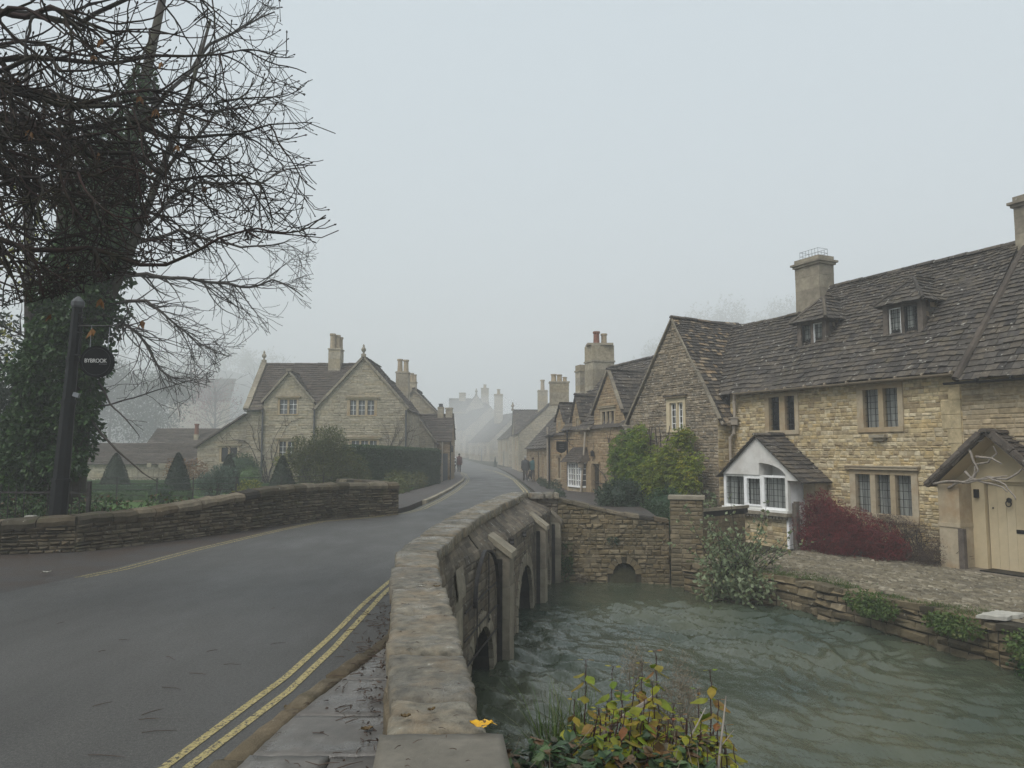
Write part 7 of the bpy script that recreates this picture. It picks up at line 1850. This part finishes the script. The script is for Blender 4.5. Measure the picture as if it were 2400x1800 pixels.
# ================================================================== near bank
bk_ = MB(); nbx, nby = 26, 30
def bankz(x, y):
    e = min((4.75 - y) / .75, (1.35 + .15 * sin(y * 2) - x) / .6)
    return -1.9 + 1.78 * smooth(-.3, 1.0, e) + .08 * ns(x * 2, y * 2)
for j in range(nby + 1):
    for i in range(nbx + 1):
        x = -.25 + 2.4 * i / nbx; y = -1 + 6.4 * j / nby; bk_.v.append((x, y, bankz(x, y)))
for j in range(nby):
    for i in range(nbx):
        q = j * (nbx + 1) + i; bk_.f.append((q, q + 1, q + nbx + 2, q + nbx + 1)); bk_.r.append(.5); bk_.mi.append(0)
tag(bk_.build('river_bank', M['earth'], smooth=True), 'overgrown earth bank at the foot of the near parapet', 'bank', kind='structure')
def bigleaf(mb, p, d, L, W, r, curl=.2):
    w_ = d.cross(V((0, 0, 1)));
    if w_.length < .05: w_ = V((1, 0, 0))
    w_ = (w_.normalized() + rdir() * .45).normalized(); w_ = (w_ - d * w_.dot(d)).normalized(); n_ = d.cross(w_)
    prof = [(0, 0), (.12, .30), (.32, .5), (.55, .44), (.78, .22), (1, 0)]
    b = len(mb.v)
    for k, (t, q) in enumerate(prof):
        c = p + d * (t * L) - n_ * (curl * L * t * t) - V((0, 0, .25 * L * t * t))
        for s_ in (-1, 0, 1): mb.v.append(tuple(c + w_ * (s_ * q * W) + n_ * (abs(s_) * .12 * W)))
    for k in range(len(prof) - 1):
        for s_ in (0, 1):
            q = b + k * 3 + s_; mb.f.append((q, q + 1, q + 4, q + 3)); mb.r.append(min(1, max(0, r))); mb.mi.append(0)
brm = MB()
for _ in range(3300):
    x, y = U(-.12, 1.5), U(2.7, 4.85); zb = bankz(x, y)
    if zb < -1.2: continue
    h = U(0, 1) ** .6 * (.34 + .10 * ns(x * 2.2, y * 2.2, 3)) * smooth(-1.2, -.3, zb) + .04
    if x < .1: h *= .8
    p = V((x, y, zb + h)); dv = V((U(-1, 1), U(-1, 1), U(-.5, .35))).normalized(); r = U(0, 1)
    if U(0, 1) < .55:
        for k in range(3): bigleaf(brm, p, (dv + rdir() * .6).normalized(), U(.045, .08), U(.038, .06), r + U(-.08, .08), .15)
    else: bigleaf(brm, p, dv, U(.03, .07), U(.025, .045), r, .2)
tag(brm.build('brambles', M['bramble'], smooth=False), 'low tangle of dark bramble and ivy leaves on the near bank', 'brambles', kind='stuff')
drm = MB()
for _ in range(1500):
    x, y = U(-.1, 1.5), U(2.9, 4.8); zb = bankz(x, y)
    if zb < -1.0: continue
    p = V((x, y, zb + U(.05, .32))); d = (rdir() + V((0, 0, .2))).normalized(); q = p + d * U(.06, .2)
    drm.tube([p, p.lerp(q, .5) + rdir() * .015, q], [.002, .0018, .001], 3, cap=False)
tag(drm.build('dry_stems', M['straw']), 'pale dry stems tangled through the brambles', 'dry stems', kind='stuff')
for i, (a, b, r, lab) in enumerate([((.42, 4.0, .20), (.78, 4.25, .36), .014, 'short grey dead stick lying in the brambles by the parapet'), ((.95, 3.75, .02), (1.08, 4.0, .42), .007, 'thin pale dead stick leaning among the red and yellow leaves'), ((.72, 3.7, .12), (1.0, 4.1, .33), .006, 'forked pale stick across the middle of the brambles')]):
    mb = MB(); a, b = V(a), V(b); mb.tube([a, a.lerp(b, .4) + V((0, 0, .015)), a.lerp(b, .75), b], [r, r * .9, r * .7, r * .4], 6)
    mb.tube([a.lerp(b, .5), a.lerp(b, .6) + V((.06, 0, .03))], [r * .5, r * .2], 4); tag(mb.build('stick', M['drift'], origin=a), lab, 'stick')
gr = MB()
for _ in range(260):
    c = V((U(.15, .5), U(4.2, 4.65), -.05)); d = V((U(-.6, .7), U(-.5, .3), 1)).normalized(); L = U(.22, .5); p = [c]
    for k in range(4): d = (d + V((0, 0, -.22)) + rdir() * .08).normalized(); p.append(p[-1] + d * L / 4)
    b = len(gr.v); w_ = d.cross(V((0, 0, 1))).normalized()
    for k, q in enumerate(p): s_ = .005 * (1 - k / 4.3); gr.v += [tuple(q - w_ * s_), tuple(q + w_ * s_)]
    r = U(0, 1)
    for k in range(4): gr.f.append((b + 2 * k, b + 2 * k + 1, b + 2 * k + 3, b + 2 * k + 2)); gr.r.append(r); gr.mi.append(0)
tag(gr.build('grass_tuft', M['blade'], origin=(.3, 4.4, -.1)), 'tuft of long green grass leaning over the water', 'grass')
# ---- dogwood with red and yellow leaves
dw = thing('dogwood_shrub', 'shrub with dark upright stems and yellow, lime and red autumn leaves', 'shrub', (.95, 4.1, -.1))
st = MB(); lb = MB()
tops = [(1375, 1548, 4.2), (1437, 1562, 4.25), (1536, 1526, 4.3), (1504, 1555, 4.35), (1490, 1590, 4.1), (1528, 1600, 4.2), (1666, 1572, 4.15), (1636, 1615, 4.25), (1684, 1640, 4.1), (1345, 1640, 4.15), (1455, 1620, 4.0), (1580, 1650, 4.1), (1610, 1690, 4.0), (1700, 1700, 4.0), (1560, 1700, 3.9), (1400, 1690, 4.0), (1480, 1680, 3.95), (1640, 1730, 3.9), (1720, 1745, 3.95), (1530, 1740, 3.85), (1450, 1740, 3.85), (1590, 1760, 3.8), (1345, 1700, 4.1), (1510, 1640, 4.2), (1680, 1770, 3.8)]
tops += [(U(1390, 1730), 0, U(3.75, 4.3)) for _ in range(80)]
tops = [(a, b if b else pl([(1330, 1690), (1400, 1640), (1480, 1620), (1560, 1660), (1640, 1680), (1740, 1740)], a) + U(0, 110), c) for a, b, c in tops]
for i, (px, py, d) in enumerate(tops):
    T = at(px, py, d); B = V((T.x + U(-.10, .06), T.y + U(-.1, .1), bankz(T.x, T.y) + .05)); n = max(4, int((T - B).length / .034)); p = []
    for k in range(n + 1):
        t = k / n; q = B.lerp(T, t) + V((U(-.004, .004), U(-.004, .004), 0)) + V((.03 * sin(t * 2 + i), 0, 0)) * (1 - t); p.append(q)
    st.tube(p, [lerp(.006, .0022, k / n) for k in range(n + 1)], 5, cap=False)
    k = n; alt = 0; z_last = 9
    while k > n * .25:
        q = p[k]; top = k > n - 2; a = U(-.5, .5) + (pi / 2 if alt % 2 else 0); alt += 1
        sz = U(.07, .10) if not top else U(.03, .045)
        if n - k < 4: sz *= .75
        for s_ in (-1, 1):
            if U(0, 1) < .10: continue
            d_ = V((cos(a) * s_, sin(a) * s_ * .8, .35 if top else U(-.55, .1))).normalized()
            r = U(.02, .66) if U(0, 1) < .76 else U(.62, 1)
            pe = q + d_ * .014; st.tube([q, pe], [.0016, .0012], 3, cap=False)
            bigleaf(lb, pe, (d_ + V((0, -.25, -.25))).normalized(), sz, sz * .72, r, .22)
        k -= R_.choice((1, 2, 2)) if n - k < 3 else R_.choice((1, 2))
st.build('stems', M['stem_red'], dw); lb.build('foliage', M['dogwood'], dw, smooth=True)
sdh = MB()
for (px, py, d, n) in [(1488, 1560, 4.6, 420), (1600, 1590, 4.6, 420), (1560, 1640, 4.5, 520), (1620, 1640, 4.5, 360), (1575, 1700, 4.4, 300)]:
    c = at(px, py, d)
    for _ in range(n):
        q = c + V((R_.gauss(0, .045), R_.gauss(0, .05), R_.gauss(-.02, .07))); e = q + (rdir() + V((0, 0, .5))).normalized() * U(.015, .045); sdh.tube([q, e], [.0016, .0005], 3, cap=False)
    for _ in range(6):
        b_ = V((c.x + U(-.1, .1), c.y, bankz(c.x, c.y))); sdh.tube([b_, b_.lerp(c, .5) + rdir() * .03, c + rdir() * .05], [.003, .0025, .0015], 3, cap=False)
tag(sdh.build('seedheads', M['straw'], origin=(1.0, 4.5, -.2)), 'fluffy pale dried seedheads behind the red and yellow leaves', 'dried plants', kind='stuff')

# ================================================================== fallen leaves and twigs
def fallen(px, py, z, L, W, ang, mat, lab, curl=.35):
    mb = MB(); r_ = at(px, py, 1); k = (z - 1.65) / (r_.z - 1.65); c = V((r_.x * k, r_.y * k, z + .004)); d = V((cos(ang), sin(ang), 0)); w_ = V((-sin(ang), cos(ang), 0)); n = 9; m_ = 6
    for i in range(n + 1):
        t = i / n; hw = W * .5 * (sin(pi * t ** .8)) ** .7 * (1 + .08 * sin(i * 5))
        for j in range(-m_, m_ + 1):
            s_ = j / m_; mb.v.append(tuple(c + d * ((t - .5) * L) + w_ * (s_ * hw) + V((0, 0, .004 + curl * W * (abs(s_) ** 1.6) * .5 + .10 * L * (2 * t - 1) ** 2 + .003 * sin(i * 2 + j)))))
    q = 2 * m_ + 1
    for i in range(n):
        for j in range(q - 1): mb.f.append((i * q + j, i * q + j + 1, (i + 1) * q + j + 1, (i + 1) * q + j)); mb.r.append(U(0, 1) if mat != 'leaf_yellow' else .3 + .3 * (i / n)); mb.mi.append(0)
    mb.tube([c - d * L * .5 + V((0, 0, .012)), c - d * L * .68 + V((0, 0, .006))], [.0015, .001], 4)
    return tag(mb.build('fallen_leaf', M[mat], smooth=True, origin=c), lab, 'leaf')
def mat_spotted():
    m = Mat('spotted_yellow_leaf', .5, .3)
    c = m.ramp(m.noise(30, 3), [(.3, (.55, .26, .015)), (.6, (.72, .42, .02)), (.8, (.60, .36, .16))])
    c = m.mix(m.ramp(m.noise(42, 2, .4), [(.60, 0.0), (.64, .9)]), c, (.05, .022, .012)); m.col(c); return m.m
M['leaf_spot'] = mat_spotted()
fallen(1128, 1704, .665, .085, .075, 3.0, 'leaf_spot', 'bright yellow leaf with brown spots at the river edge of the coping', .12)
fallen(951, 1684, .66, .038, .026, .3, 'leaf_brown', 'curled olive leaf on the coping, left of the yellow leaf'); fallen(1012, 1668, .66, .035, .018, .8, 'leaf_brown', 'shrivelled brown leaf in the middle of the coping stone')
fallen(1024, 1377, .66, .05, .03, .2, 'leaf_brown', 'reddish brown leaf on the coping where it starts to bend'); fallen(988, 1377, .66, .045, .03, .1, 'oche', 'pale leaf flake on the coping, left of the reddish leaf')
fallen(860, 1713, .09, .07, .05, .4, 'leaf_brown', 'flat brown leaf on the wet flagstones beside the wall'); fallen(676, 1660, .02, .07, .05, 1.0, 'leaf_brown', 'curled brown leaf lying by the kerb'); fallen(110, 1344, .02, .12, .08, .3, 'oche', 'pale leaf on the brown verge at the left')
tl = MB()
for _ in range(230):
    y = U(2.4, 9); x = lerp(kx(min(y, 6.9)) + .1, pl(CL, y), U(0, 1)) if y < 6 else pl(CL, y) - U(.05, .4)
    z = .092 if y < 6.4 else .006; a = U(0, 6.3); L = U(.02, .14); p = V((x, y, z)); e = p + V((cos(a) * L, sin(a) * L, U(0, .012)))
    if e.x > pl(CL, e.y) + .02: continue
    tl.tube([p, p.lerp(e, .5) + V((U(-.01, .01), U(-.01, .01), .004)), e], [.003, .0028, .0015], 4)
for _ in range(260):
    y = U(2.4, 8.5); x = pl(CL, y) - abs(R_.gauss(0, .10)) - .01; lf(tl, V((x, y, .095 if y < 6.6 else .008)), (rdir() + V((0, 0, .1))).normalized(), U(.02, .045), .015, U(0, 1))
tag(tl.build('leaf_litter', M['dead']), 'scattered twigs and leaf litter along the foot of the near parapet', 'litter', kind='stuff')
for i, (px, py, a, L) in enumerate([(400, 1542, .1, .22), (545, 1557, .2, .18), (402, 1613, 0, .22), (240, 1650, .7, .16), (358, 1668, .6, .2), (374, 1714, .15, .26), (240, 1526, .6, .09), (498, 1525, .5, .12), (652, 1508, .4, .17), (290, 1500, .2, .14), (463, 1579, .2, .2), (350, 1686, .2, .16), (250, 1772, .3, .3), (640, 1426, .9, .08), (143, 1460, .8, .12)]):
    a = a * 2.2 - .6 + U(-.5, .5); L *= .75; r_ = at(px, py, 1); k = (.008 - 1.65) / (r_.z - 1.65); c = V((r_.x * k, r_.y * k, .008)); d = V((cos(a), sin(a), 0)) * L / 2; mb = MB()
    mb.tube([c - d, c - d * .3 + V((0, U(-.01, .01), .004)), c + d * .4 + V((0, U(-.012, .012), .003)), c + d], [.0022, .0026, .0022, .001], 5)
    tag(mb.build('twig', M['dead'], origin=c), 'small brown twig lying on the wet road', 'twig', 'twigs dropped on the road')
mb = MB()
for _ in range(60):
    y = U(2.2, 6.8); x0, x1 = pl(CL, y) + .05, pl(CR, y) - .05; x = U(x0, x1); a = U(0, 6.3); L = U(.01, .045); p = V((x, y, .668)); e = p + V((cos(a) * L, sin(a) * L, U(0, .006))); mb.tube([p, p.lerp(e, .5) + V((0, 0, .003)), e], [.0016, .0016, .0008], 3)
tag(mb.build('bark_crumbs', M['dead']), 'tiny bits of twig and bark scattered on the coping', 'litter', kind='stuff')

# ================================================================== black sign post and round sign
sp = thing('sign_post', 'tall leaning black octagonal post behind the left wall', 'post', (-7.83, 13.35, .2))
A0, A1 = V((-7.835, 13.38, .25)), V((-7.612, 13.3, 4.22)); ax = (A1 - A0).normalized()
def ap(z): return A0 + (A1 - A0) * ((z - A0.z) / (A1.z - A0.z))
mb = MB()
for z0, z1, r0, r1 in ((.25, 1.12, .155, .145), (1.12, 1.18, .16, .16), (1.18, 2.46, .135, .115), (2.46, 2.54, .13, .13), (2.54, 3.2, .108, .098), (3.2, 3.28, .112, .112), (3.28, 4.16, .092, .085)):
    mb.lathe(ap(z0), [(r0, 0), (r1, (ap(z1) - ap(z0)).length)], 8, up=ax, side=(1, .4, 0))
mb.build('shaft', M['black'], sp)
mb = MB(); mb.lathe(ap(4.16), [(.10, 0), (.112, .03), (.112, .10), (.03, .19), (.002, .20)], 8, up=ax, side=(1, .4, 0)); mb.build('cap', M['lead'], sp)
mb = MB(); mb.tube([ap(3.3) + V((.12, -.03, 0)), ap(3.95) + V((.115, -.03, 0))], .022, 6)
for z in (3.32, 3.72, 4.05): mb.obox(ap(z) + V((.08, -.03, 0)), (.06, 0, 0), (0, .03, 0), (0, 0, .012))
mb.build('conduit', M['black'], sp)
mb = MB(); mb.obox(ap(2.62) + V((.16, -.06, 0)), V((.05, 0, -.015)), V((0, .03, 0)), V((.012, 0, .035))); mb.tube([ap(2.6), ap(2.62) + V((.16, -.05, 0))], .014, 5); mb.build('floodlight', M['galv'], sp)
bz = 3.82; P0 = ap(bz) + V((.08, -.06, 0))
mb = MB(); mb.tube([P0, V((-7.2, 13.22, bz)), V((-6.82, 13.2, bz)), V((-6.765, 13.2, bz + .03)), V((-6.75, 13.2, bz + .08)), V((-6.775, 13.2, bz + .10))], [.014, .014, .013, .012, .01, .008], 6)
sc_ = []
for k in range(34):
    t = k / 33; a = t * 3.6 * pi; r = .02 + .07 * t; sc_.append(P0 + V((.06 + r * cos(a), 0, .11 + r * sin(a))))
sc_ += [P0 + V((.22, 0, .03)), P0 + V((.32, 0, .07)), P0 + V((.36, 0, .13))]
mb.tube(sc_, .008, 5); mb.build('bracket', M['black'], sp)
rs = thing('round_sign', 'round black hanging sign lettered BYBROOK in silver', 'sign', (-7.17, 13.2, 2.92))
nrm = V((.10, -1, 0)).normalized(); sxv = V((1, .10, 0)).normalized(); cS = V((-7.17, 13.2, 3.19))
mb = MB(); mb.lathe(cS - nrm * .05, [(.272, 0), (.272, .10), (.245, .10), (.243, .088)], 48, up=nrm); mb.build('disc', M['signface'], rs, smooth=False)
mb = MB(); q = [cS + nrm * .041 + (sxv * cos(2 * pi * k / 48) + V((0, 0, 1)) * sin(2 * pi * k / 48)) * .232 for k in range(49)]; mb.tube(q, .0025, 4); mb.build('rim_line', M['lead'], rs)
mb = MB()
for x in (-.13, .17):
    p = cS + sxv * x + V((0, 0, sqrt(.27 ** 2 - x * x) - .01)); mb.tube([p, p + V((.012, 0, bz - p.z))], .007, 5)
mb.build('hanger', M['galv'], rs)
def text(s, size, c, parent, mat, ex=.004, sx=1.0):
    cu = bpy.data.curves.new('lettering', 'FONT'); cu.body = s; cu.size = size; cu.extrude = ex; cu.align_x = 'CENTER'; cu.align_y = 'CENTER'; cu.space_character = .92
    t = bpy.data.objects.new('lettering_tmp', cu); COL.objects.link(t); dg = bpy.context.evaluated_depsgraph_get(); me = bpy.data.meshes.new_from_object(t.evaluated_get(dg)); bpy.data.objects.remove(t)
    R = Matrix((sxv * sx, V((0, 0, 1)), nrm)).transposed()
    me.transform(Matrix.Translation(c - ORG[parent.name]) @ R.to_4x4()); me.materials.clear(); me.materials.append(mat)
    o = bpy.data.objects.new('lettering', me); COL.objects.link(o); o.parent = parent; ORG[o.name] = ORG[parent.name]; return o
text('BYBROOK', .098, cS + nrm * .042 + V((0, 0, .012)) + sxv * -.01, rs, M['lettering'], sx=.86)
text('RESTAURANT', .026, cS + nrm * .042 + V((0, 0, -.045)) + sxv * .115, rs, M['lettering_dim'], sx=.9)
mb = MB(); mb.obox((-8.05, 13.0, .56), (.07, .01, 0), (0, .05, 0), (0, 0, .02)); tag(mb.build('white_block', M['oche'], origin=(-8.05, 13.0, .54)), 'small white block on the wall top at the foot of the black post', 'stone block')

# ================================================================== people and dog
def skin_body(name, verts, edges, rad, mat, loc, rot, sub=2):
    me = bpy.data.meshes.new(name); me.from_pydata(verts, edges, []); me.materials.append(mat)
    o = bpy.data.objects.new(name, me); COL.objects.link(o); o.location = loc; o.rotation_euler = (0, 0, rot)
    bm = bmesh.new(); bm.from_mesh(me); ly = bm.verts.layers.skin.verify(); bm.verts.ensure_lookup_table()
    for v, r in zip(bm.verts, rad): v[ly].radius = r if hasattr(r, '__len__') else (r, r)
    bm.verts[0][ly].use_root = True; bm.to_mesh(me); bm.free()
    o.modifiers.new('skin', 'SKIN').use_smooth_shade = True; o.modifiers.new('smooth', 'SUBSURF').levels = 1
    o.modifiers['smooth'].render_levels = sub; ORG[o.name] = V((0, 0, 0)); return o
def person(lab, loc, rot, H, legs, arms, coat, coat_len, trous, hair, hat=None, boots='black', stripes=None, bulk=1.0):
    """legs/arms: swing in metres of each foot/hand, walking along local +y"""
    s = H / 1.72; g = s
    j = [(0, 0, .93), (0, 0, 1.06), (0, .01, 1.24), (0, .02, 1.40), (0, .03, 1.49), (0, .045, 1.57), (0, .05, 1.66)]
    rad = [(.14, .10), (.13, .09), (.155, .10), (.12, .085), (.052, .052), (.075, .085), (.072, .085)]; e = [(i, i + 1) for i in range(6)]
    for sx_, ft in zip((-1, 1), legs):
        b = len(j); kn = .12 if ft > 0 else .03
        j += [(sx_ * .09, 0, .86), (sx_ * .095, ft * .5 + .05, .49), (sx_ * .10, ft, .085 if ft > -.1 else .12), (sx_ * .105, ft + .14, .035)]; rad += [(.085, .09), (.058, .06), (.04, .042), (.038, .03)]; e += [(0, b), (b, b + 1), (b + 1, b + 2), (b + 2, b + 3)]
    hands = []
    for sx_, (hx, hy, hz_) in zip((-1, 1), arms):
        b = len(j); j += [(sx_ * .17, .02, 1.40), (sx_ * (.215), -.02 + hy * .3, 1.14), (sx_ * hx, hy, hz_), (sx_ * hx, hy + .05, hz_ - .07)]; rad += [.055, .042, .032, .03]; e += [(3, b), (b, b + 1), (b + 1, b + 2), (b + 2, b + 3)]
        hands.append(V((sx_ * hx, hy + .04, hz_ - .06)))
        for q in range(5):   # short curled fingers and a thumb
            c = len(j)
            if q < 4: j += [(sx_ * hx + (q - 1.5) * .012, hy + .065, hz_ - .115), (sx_ * hx + (q - 1.5) * .012, hy + .085, hz_ - .145 + .004 * q)]; rad += [.009, .007]; e += [(b + 3, c), (c, c + 1)]
            else: j += [(sx_ * (hx - .035), hy + .06, hz_ - .09)]; rad += [.009]; e += [(b + 3, c)]
    sk = mat_cache('skin', (.42, .25, .18), .6)
    o = skin_body('person', [(x * s, y * s, z * s) for x, y, z in j], e, [tuple(q * s for q in r) if hasattr(r, '__len__') else (r * s, r * s) for r in rad], sk, loc, rot)
    tag(o, lab, 'person')
    def part(name, mb, mat):
        for k, v in enumerate(mb.v): mb.v[k] = tuple(V(v) * s)
        return mb.build(name, mat, o, smooth=True)
    def ring(mb, rows, n=16, mi=None):
        b = len(mb.v)
        for (cx, cy, cz, rx, ry) in rows:
            for k in range(n): a = 2 * pi * k / n; mb.v.append((cx + rx * cos(a), cy + ry * sin(a), cz + .006 * sin(3 * a + cz * 9)))
        for i in range(len(rows) - 1):
            for k in range(n): k2 = (k + 1) % n; mb.f.append((b + i * n + k, b + i * n + k2, b + (i + 1) * n + k2, b + (i + 1) * n + k)); mb.r.append(.5); mb.mi.append(mi[i] if mi else 0)
        mb.f.append(tuple(b + (len(rows) - 1) * n + k for k in range(n))); mb.r.append(.5); mb.mi.append(mi[-1] if mi else 0)
    B = bulk; mb = MB(); zs = [coat_len + k * (1.30 - coat_len) / 9 for k in range(10)]; rows = []
    for z in zs: rows.append((0, .0 + .01 * (z > 1.1), z, B * pl([(.5, .235), (.9, .215), (1.1, .195), (1.3, .215)], z), B * pl([(.5, .18), (.9, .16), (1.1, .145), (1.3, .145)], z)))
    rows += [(0, .015, 1.38, .20 * B, .13 * B), (0, .02, 1.44, .15 * B, .11 * B), (0, .03, 1.50, .085, .085), (0, .03, 1.53, .07, .075)]
    ring(mb, rows, 18, stripes(len(rows)) if stripes else None)
    for sx_, (hx, hy, hz_) in zip((-1, 1), arms): mb.tube([(sx_ * .15, .02, 1.41), (sx_ * .205, .01, 1.34), (sx_ * .225, -.02 + hy * .3, 1.14), (sx_ * (hx + .0), hy, hz_)], [.075 * B, .075 * B, .06 * B, .048], 10, mi=1 if stripes else 0)
    part('coat', mb, coat)
    mb = MB()
    for sx_, ft in zip((-1, 1), legs): mb.tube([(sx_ * .085, 0, .95), (sx_ * .092, .01, .82), (sx_ * .097, ft * .5 + .05, .49), (sx_ * .10, ft - .0, .10 if ft > -.1 else .14)], [.105, .10, .076, .062], 10)
    mb.ellipsoid((0, -.01, .90), .165, .125, .13, 12, 8); part('trousers', mb, trous)
    mb = MB()
    for sx_, ft in zip((-1, 1), legs): z = .0 if ft > -.1 else .04; mb.ellipsoid((sx_ * .105, ft + .06, .05 + z), .05, .135, .05, 10, 7); mb.tube([(sx_ * .10, ft - .01, .05 + z), (sx_ * .10, ft - .01, .2 + z)], [.058, .064], 8)
    part('boots', mb, M[boots])
    mb = MB(); mb.ellipsoid((0, .03, 1.64), .088, .098, .105, 14, 10, None, .12, 9); part('hair', mb, hair)
    if hat: mb = MB(); mb.lathe((0, .045, 1.665), [(.097, -.015), (.099, .02), (.085, .07), (.04, .098), (.005, .105)], 16); mb.ellipsoid((0, .12, 1.662), .075, .07, .012, 12, 6); part('hat', mb, hat)
    return o
_mc = {}
def mat_cache(n, c, r=.8):
    if n not in _mc: _mc[n] = mat_plain(n, c, r, .2, var=.1)
    return _mc[n]
def mat2(n, c): return mat_cache(n, c)
st2 = lambda n: [(1 if (i // 2) % 2 else 0) for i in range(n)]
pz = roadz(69) + .09
person('person in a black and white striped coat walking up the left pavement', (-5.24, 69.2, pz), .12, 1.66, (.22, -.22), ((.24, -.12, .86), (.24, .14, .88)), [mat2('black_cloth', (.02, .02, .022)), mat2('white_cloth', (.62, .61, .58))], .62, mat2('dark_tights', (.03, .03, .033)), mat2('dark_hair', (.03, .022, .016)), stripes=st2, bulk=1.1)
person('person in a long dark maroon coat on the kerb side of the striped coat', (-4.76, 69.5, pz), .1, 1.70, (-.2, .2), ((.24, .12, .86), (.25, -.1, .86)), mat2('maroon_cloth', (.075, .025, .028)), .70, mat2('charcoal_cloth', (.03, .03, .034)), mat2('dark_hair', (.03, .022, .016)))
pz2 = roadz(52) + .03
person('person in a bulky dark grey jacket and pale flat cap, holding the dog lead', (.90, 52.1, pz2), .02, 1.62, (.18, -.18), ((.26, -.08, .86), (.25, .1, .9)), mat2('grey_jacket', (.05, .052, .055)), .74, mat2('brown_cords', (.075, .055, .045)), mat2('grey_hair', (.3, .29, .27)), hat=mat2('pale_cap', (.30, .29, .26)), bulk=1.2)
person('person in a teal jacket and dark jeans walking beside the flat cap', (1.42, 52.3, pz2), -.02, 1.56, (-.18, .18), ((.25, .06, .9), (.25, -.08, .88)), mat2('teal_jacket', (.03, .10, .105)), .80, mat2('navy_jeans', (.03, .04, .065)), mat2('brown_hair', (.06, .035, .022)), bulk=1.12)
dj = [(0, -.22, .42), (0, 0, .43), (0, .22, .46), (0, .32, .55), (0, .42, .57), (0, .52, .53), (0, -.30, .46), (.02, -.38, .56)]
dr2 = [.10, .10, .12, .07, .085, .045, .03, .015]; de = [(0, 1), (1, 2), (2, 3), (3, 4), (4, 5), (0, 6), (6, 7)]
for sx_ in (-1, 1):
    b = len(dj); dj += [(sx_ * .08, -.24, .33), (sx_ * .085, -.20, .22), (sx_ * .085, -.29, .12), (sx_ * .085, -.25, .02)]; dr2 += [.065, .04, .025, .028]; de += [(0, b), (b, b + 1), (b + 1, b + 2), (b + 2, b + 3)]
    b = len(dj); dj += [(sx_ * .08, .22, .34), (sx_ * .08, .19, .2), (sx_ * .08, .23, .02)]; dr2 += [.05, .032, .028]; de += [(2, b), (b, b + 1), (b + 1, b + 2)]
    b = len(dj); dj += [(sx_ * .07, .40, .63), (sx_ * .09, .40, .57)]; dr2 += [.02, .016]; de += [(4, b), (b, b + 1)]
dm2 = Mat('black_and_white_fur', .8, .2); dm2.col(dm2.ramp(node(dm2.t, 'ShaderNodeSeparateXYZ', {0: dm2.co}).outputs[2], [(.10, (.5, .48, .44)), (.16, (.02, .02, .02))]))
tag(skin_body('dog', dj, de, dr2, dm2.m, (1.2, 51.7, pz2), -.05), 'black dog with pale feet walking between the couple', 'dog')
mb = MB(); mb.tube([(1.16, 52.15, pz2 + .85), (1.2, 52.1, pz2 + .55), (1.2, 52.0, pz2 + .54)], .006, 4); tag(mb.build('dog_lead', M['black'], origin=(1.2, 52, pz2 + .5)), 'thin dark lead from the dog to the flat-capped walker', 'lead')
bl = MB(); z = roadz(104); bl.lathe((-2.25, 103, z), [(.2, 0), (.2, .5), (.14, .8), (.05, 1.3), (.01, 1.5)], 10); tag(bl.build('topiary_cone', M['yew'], origin=(-2.25, 103, z)), 'tiny dark cone shrub by the kerb at the far bend', 'topiary')
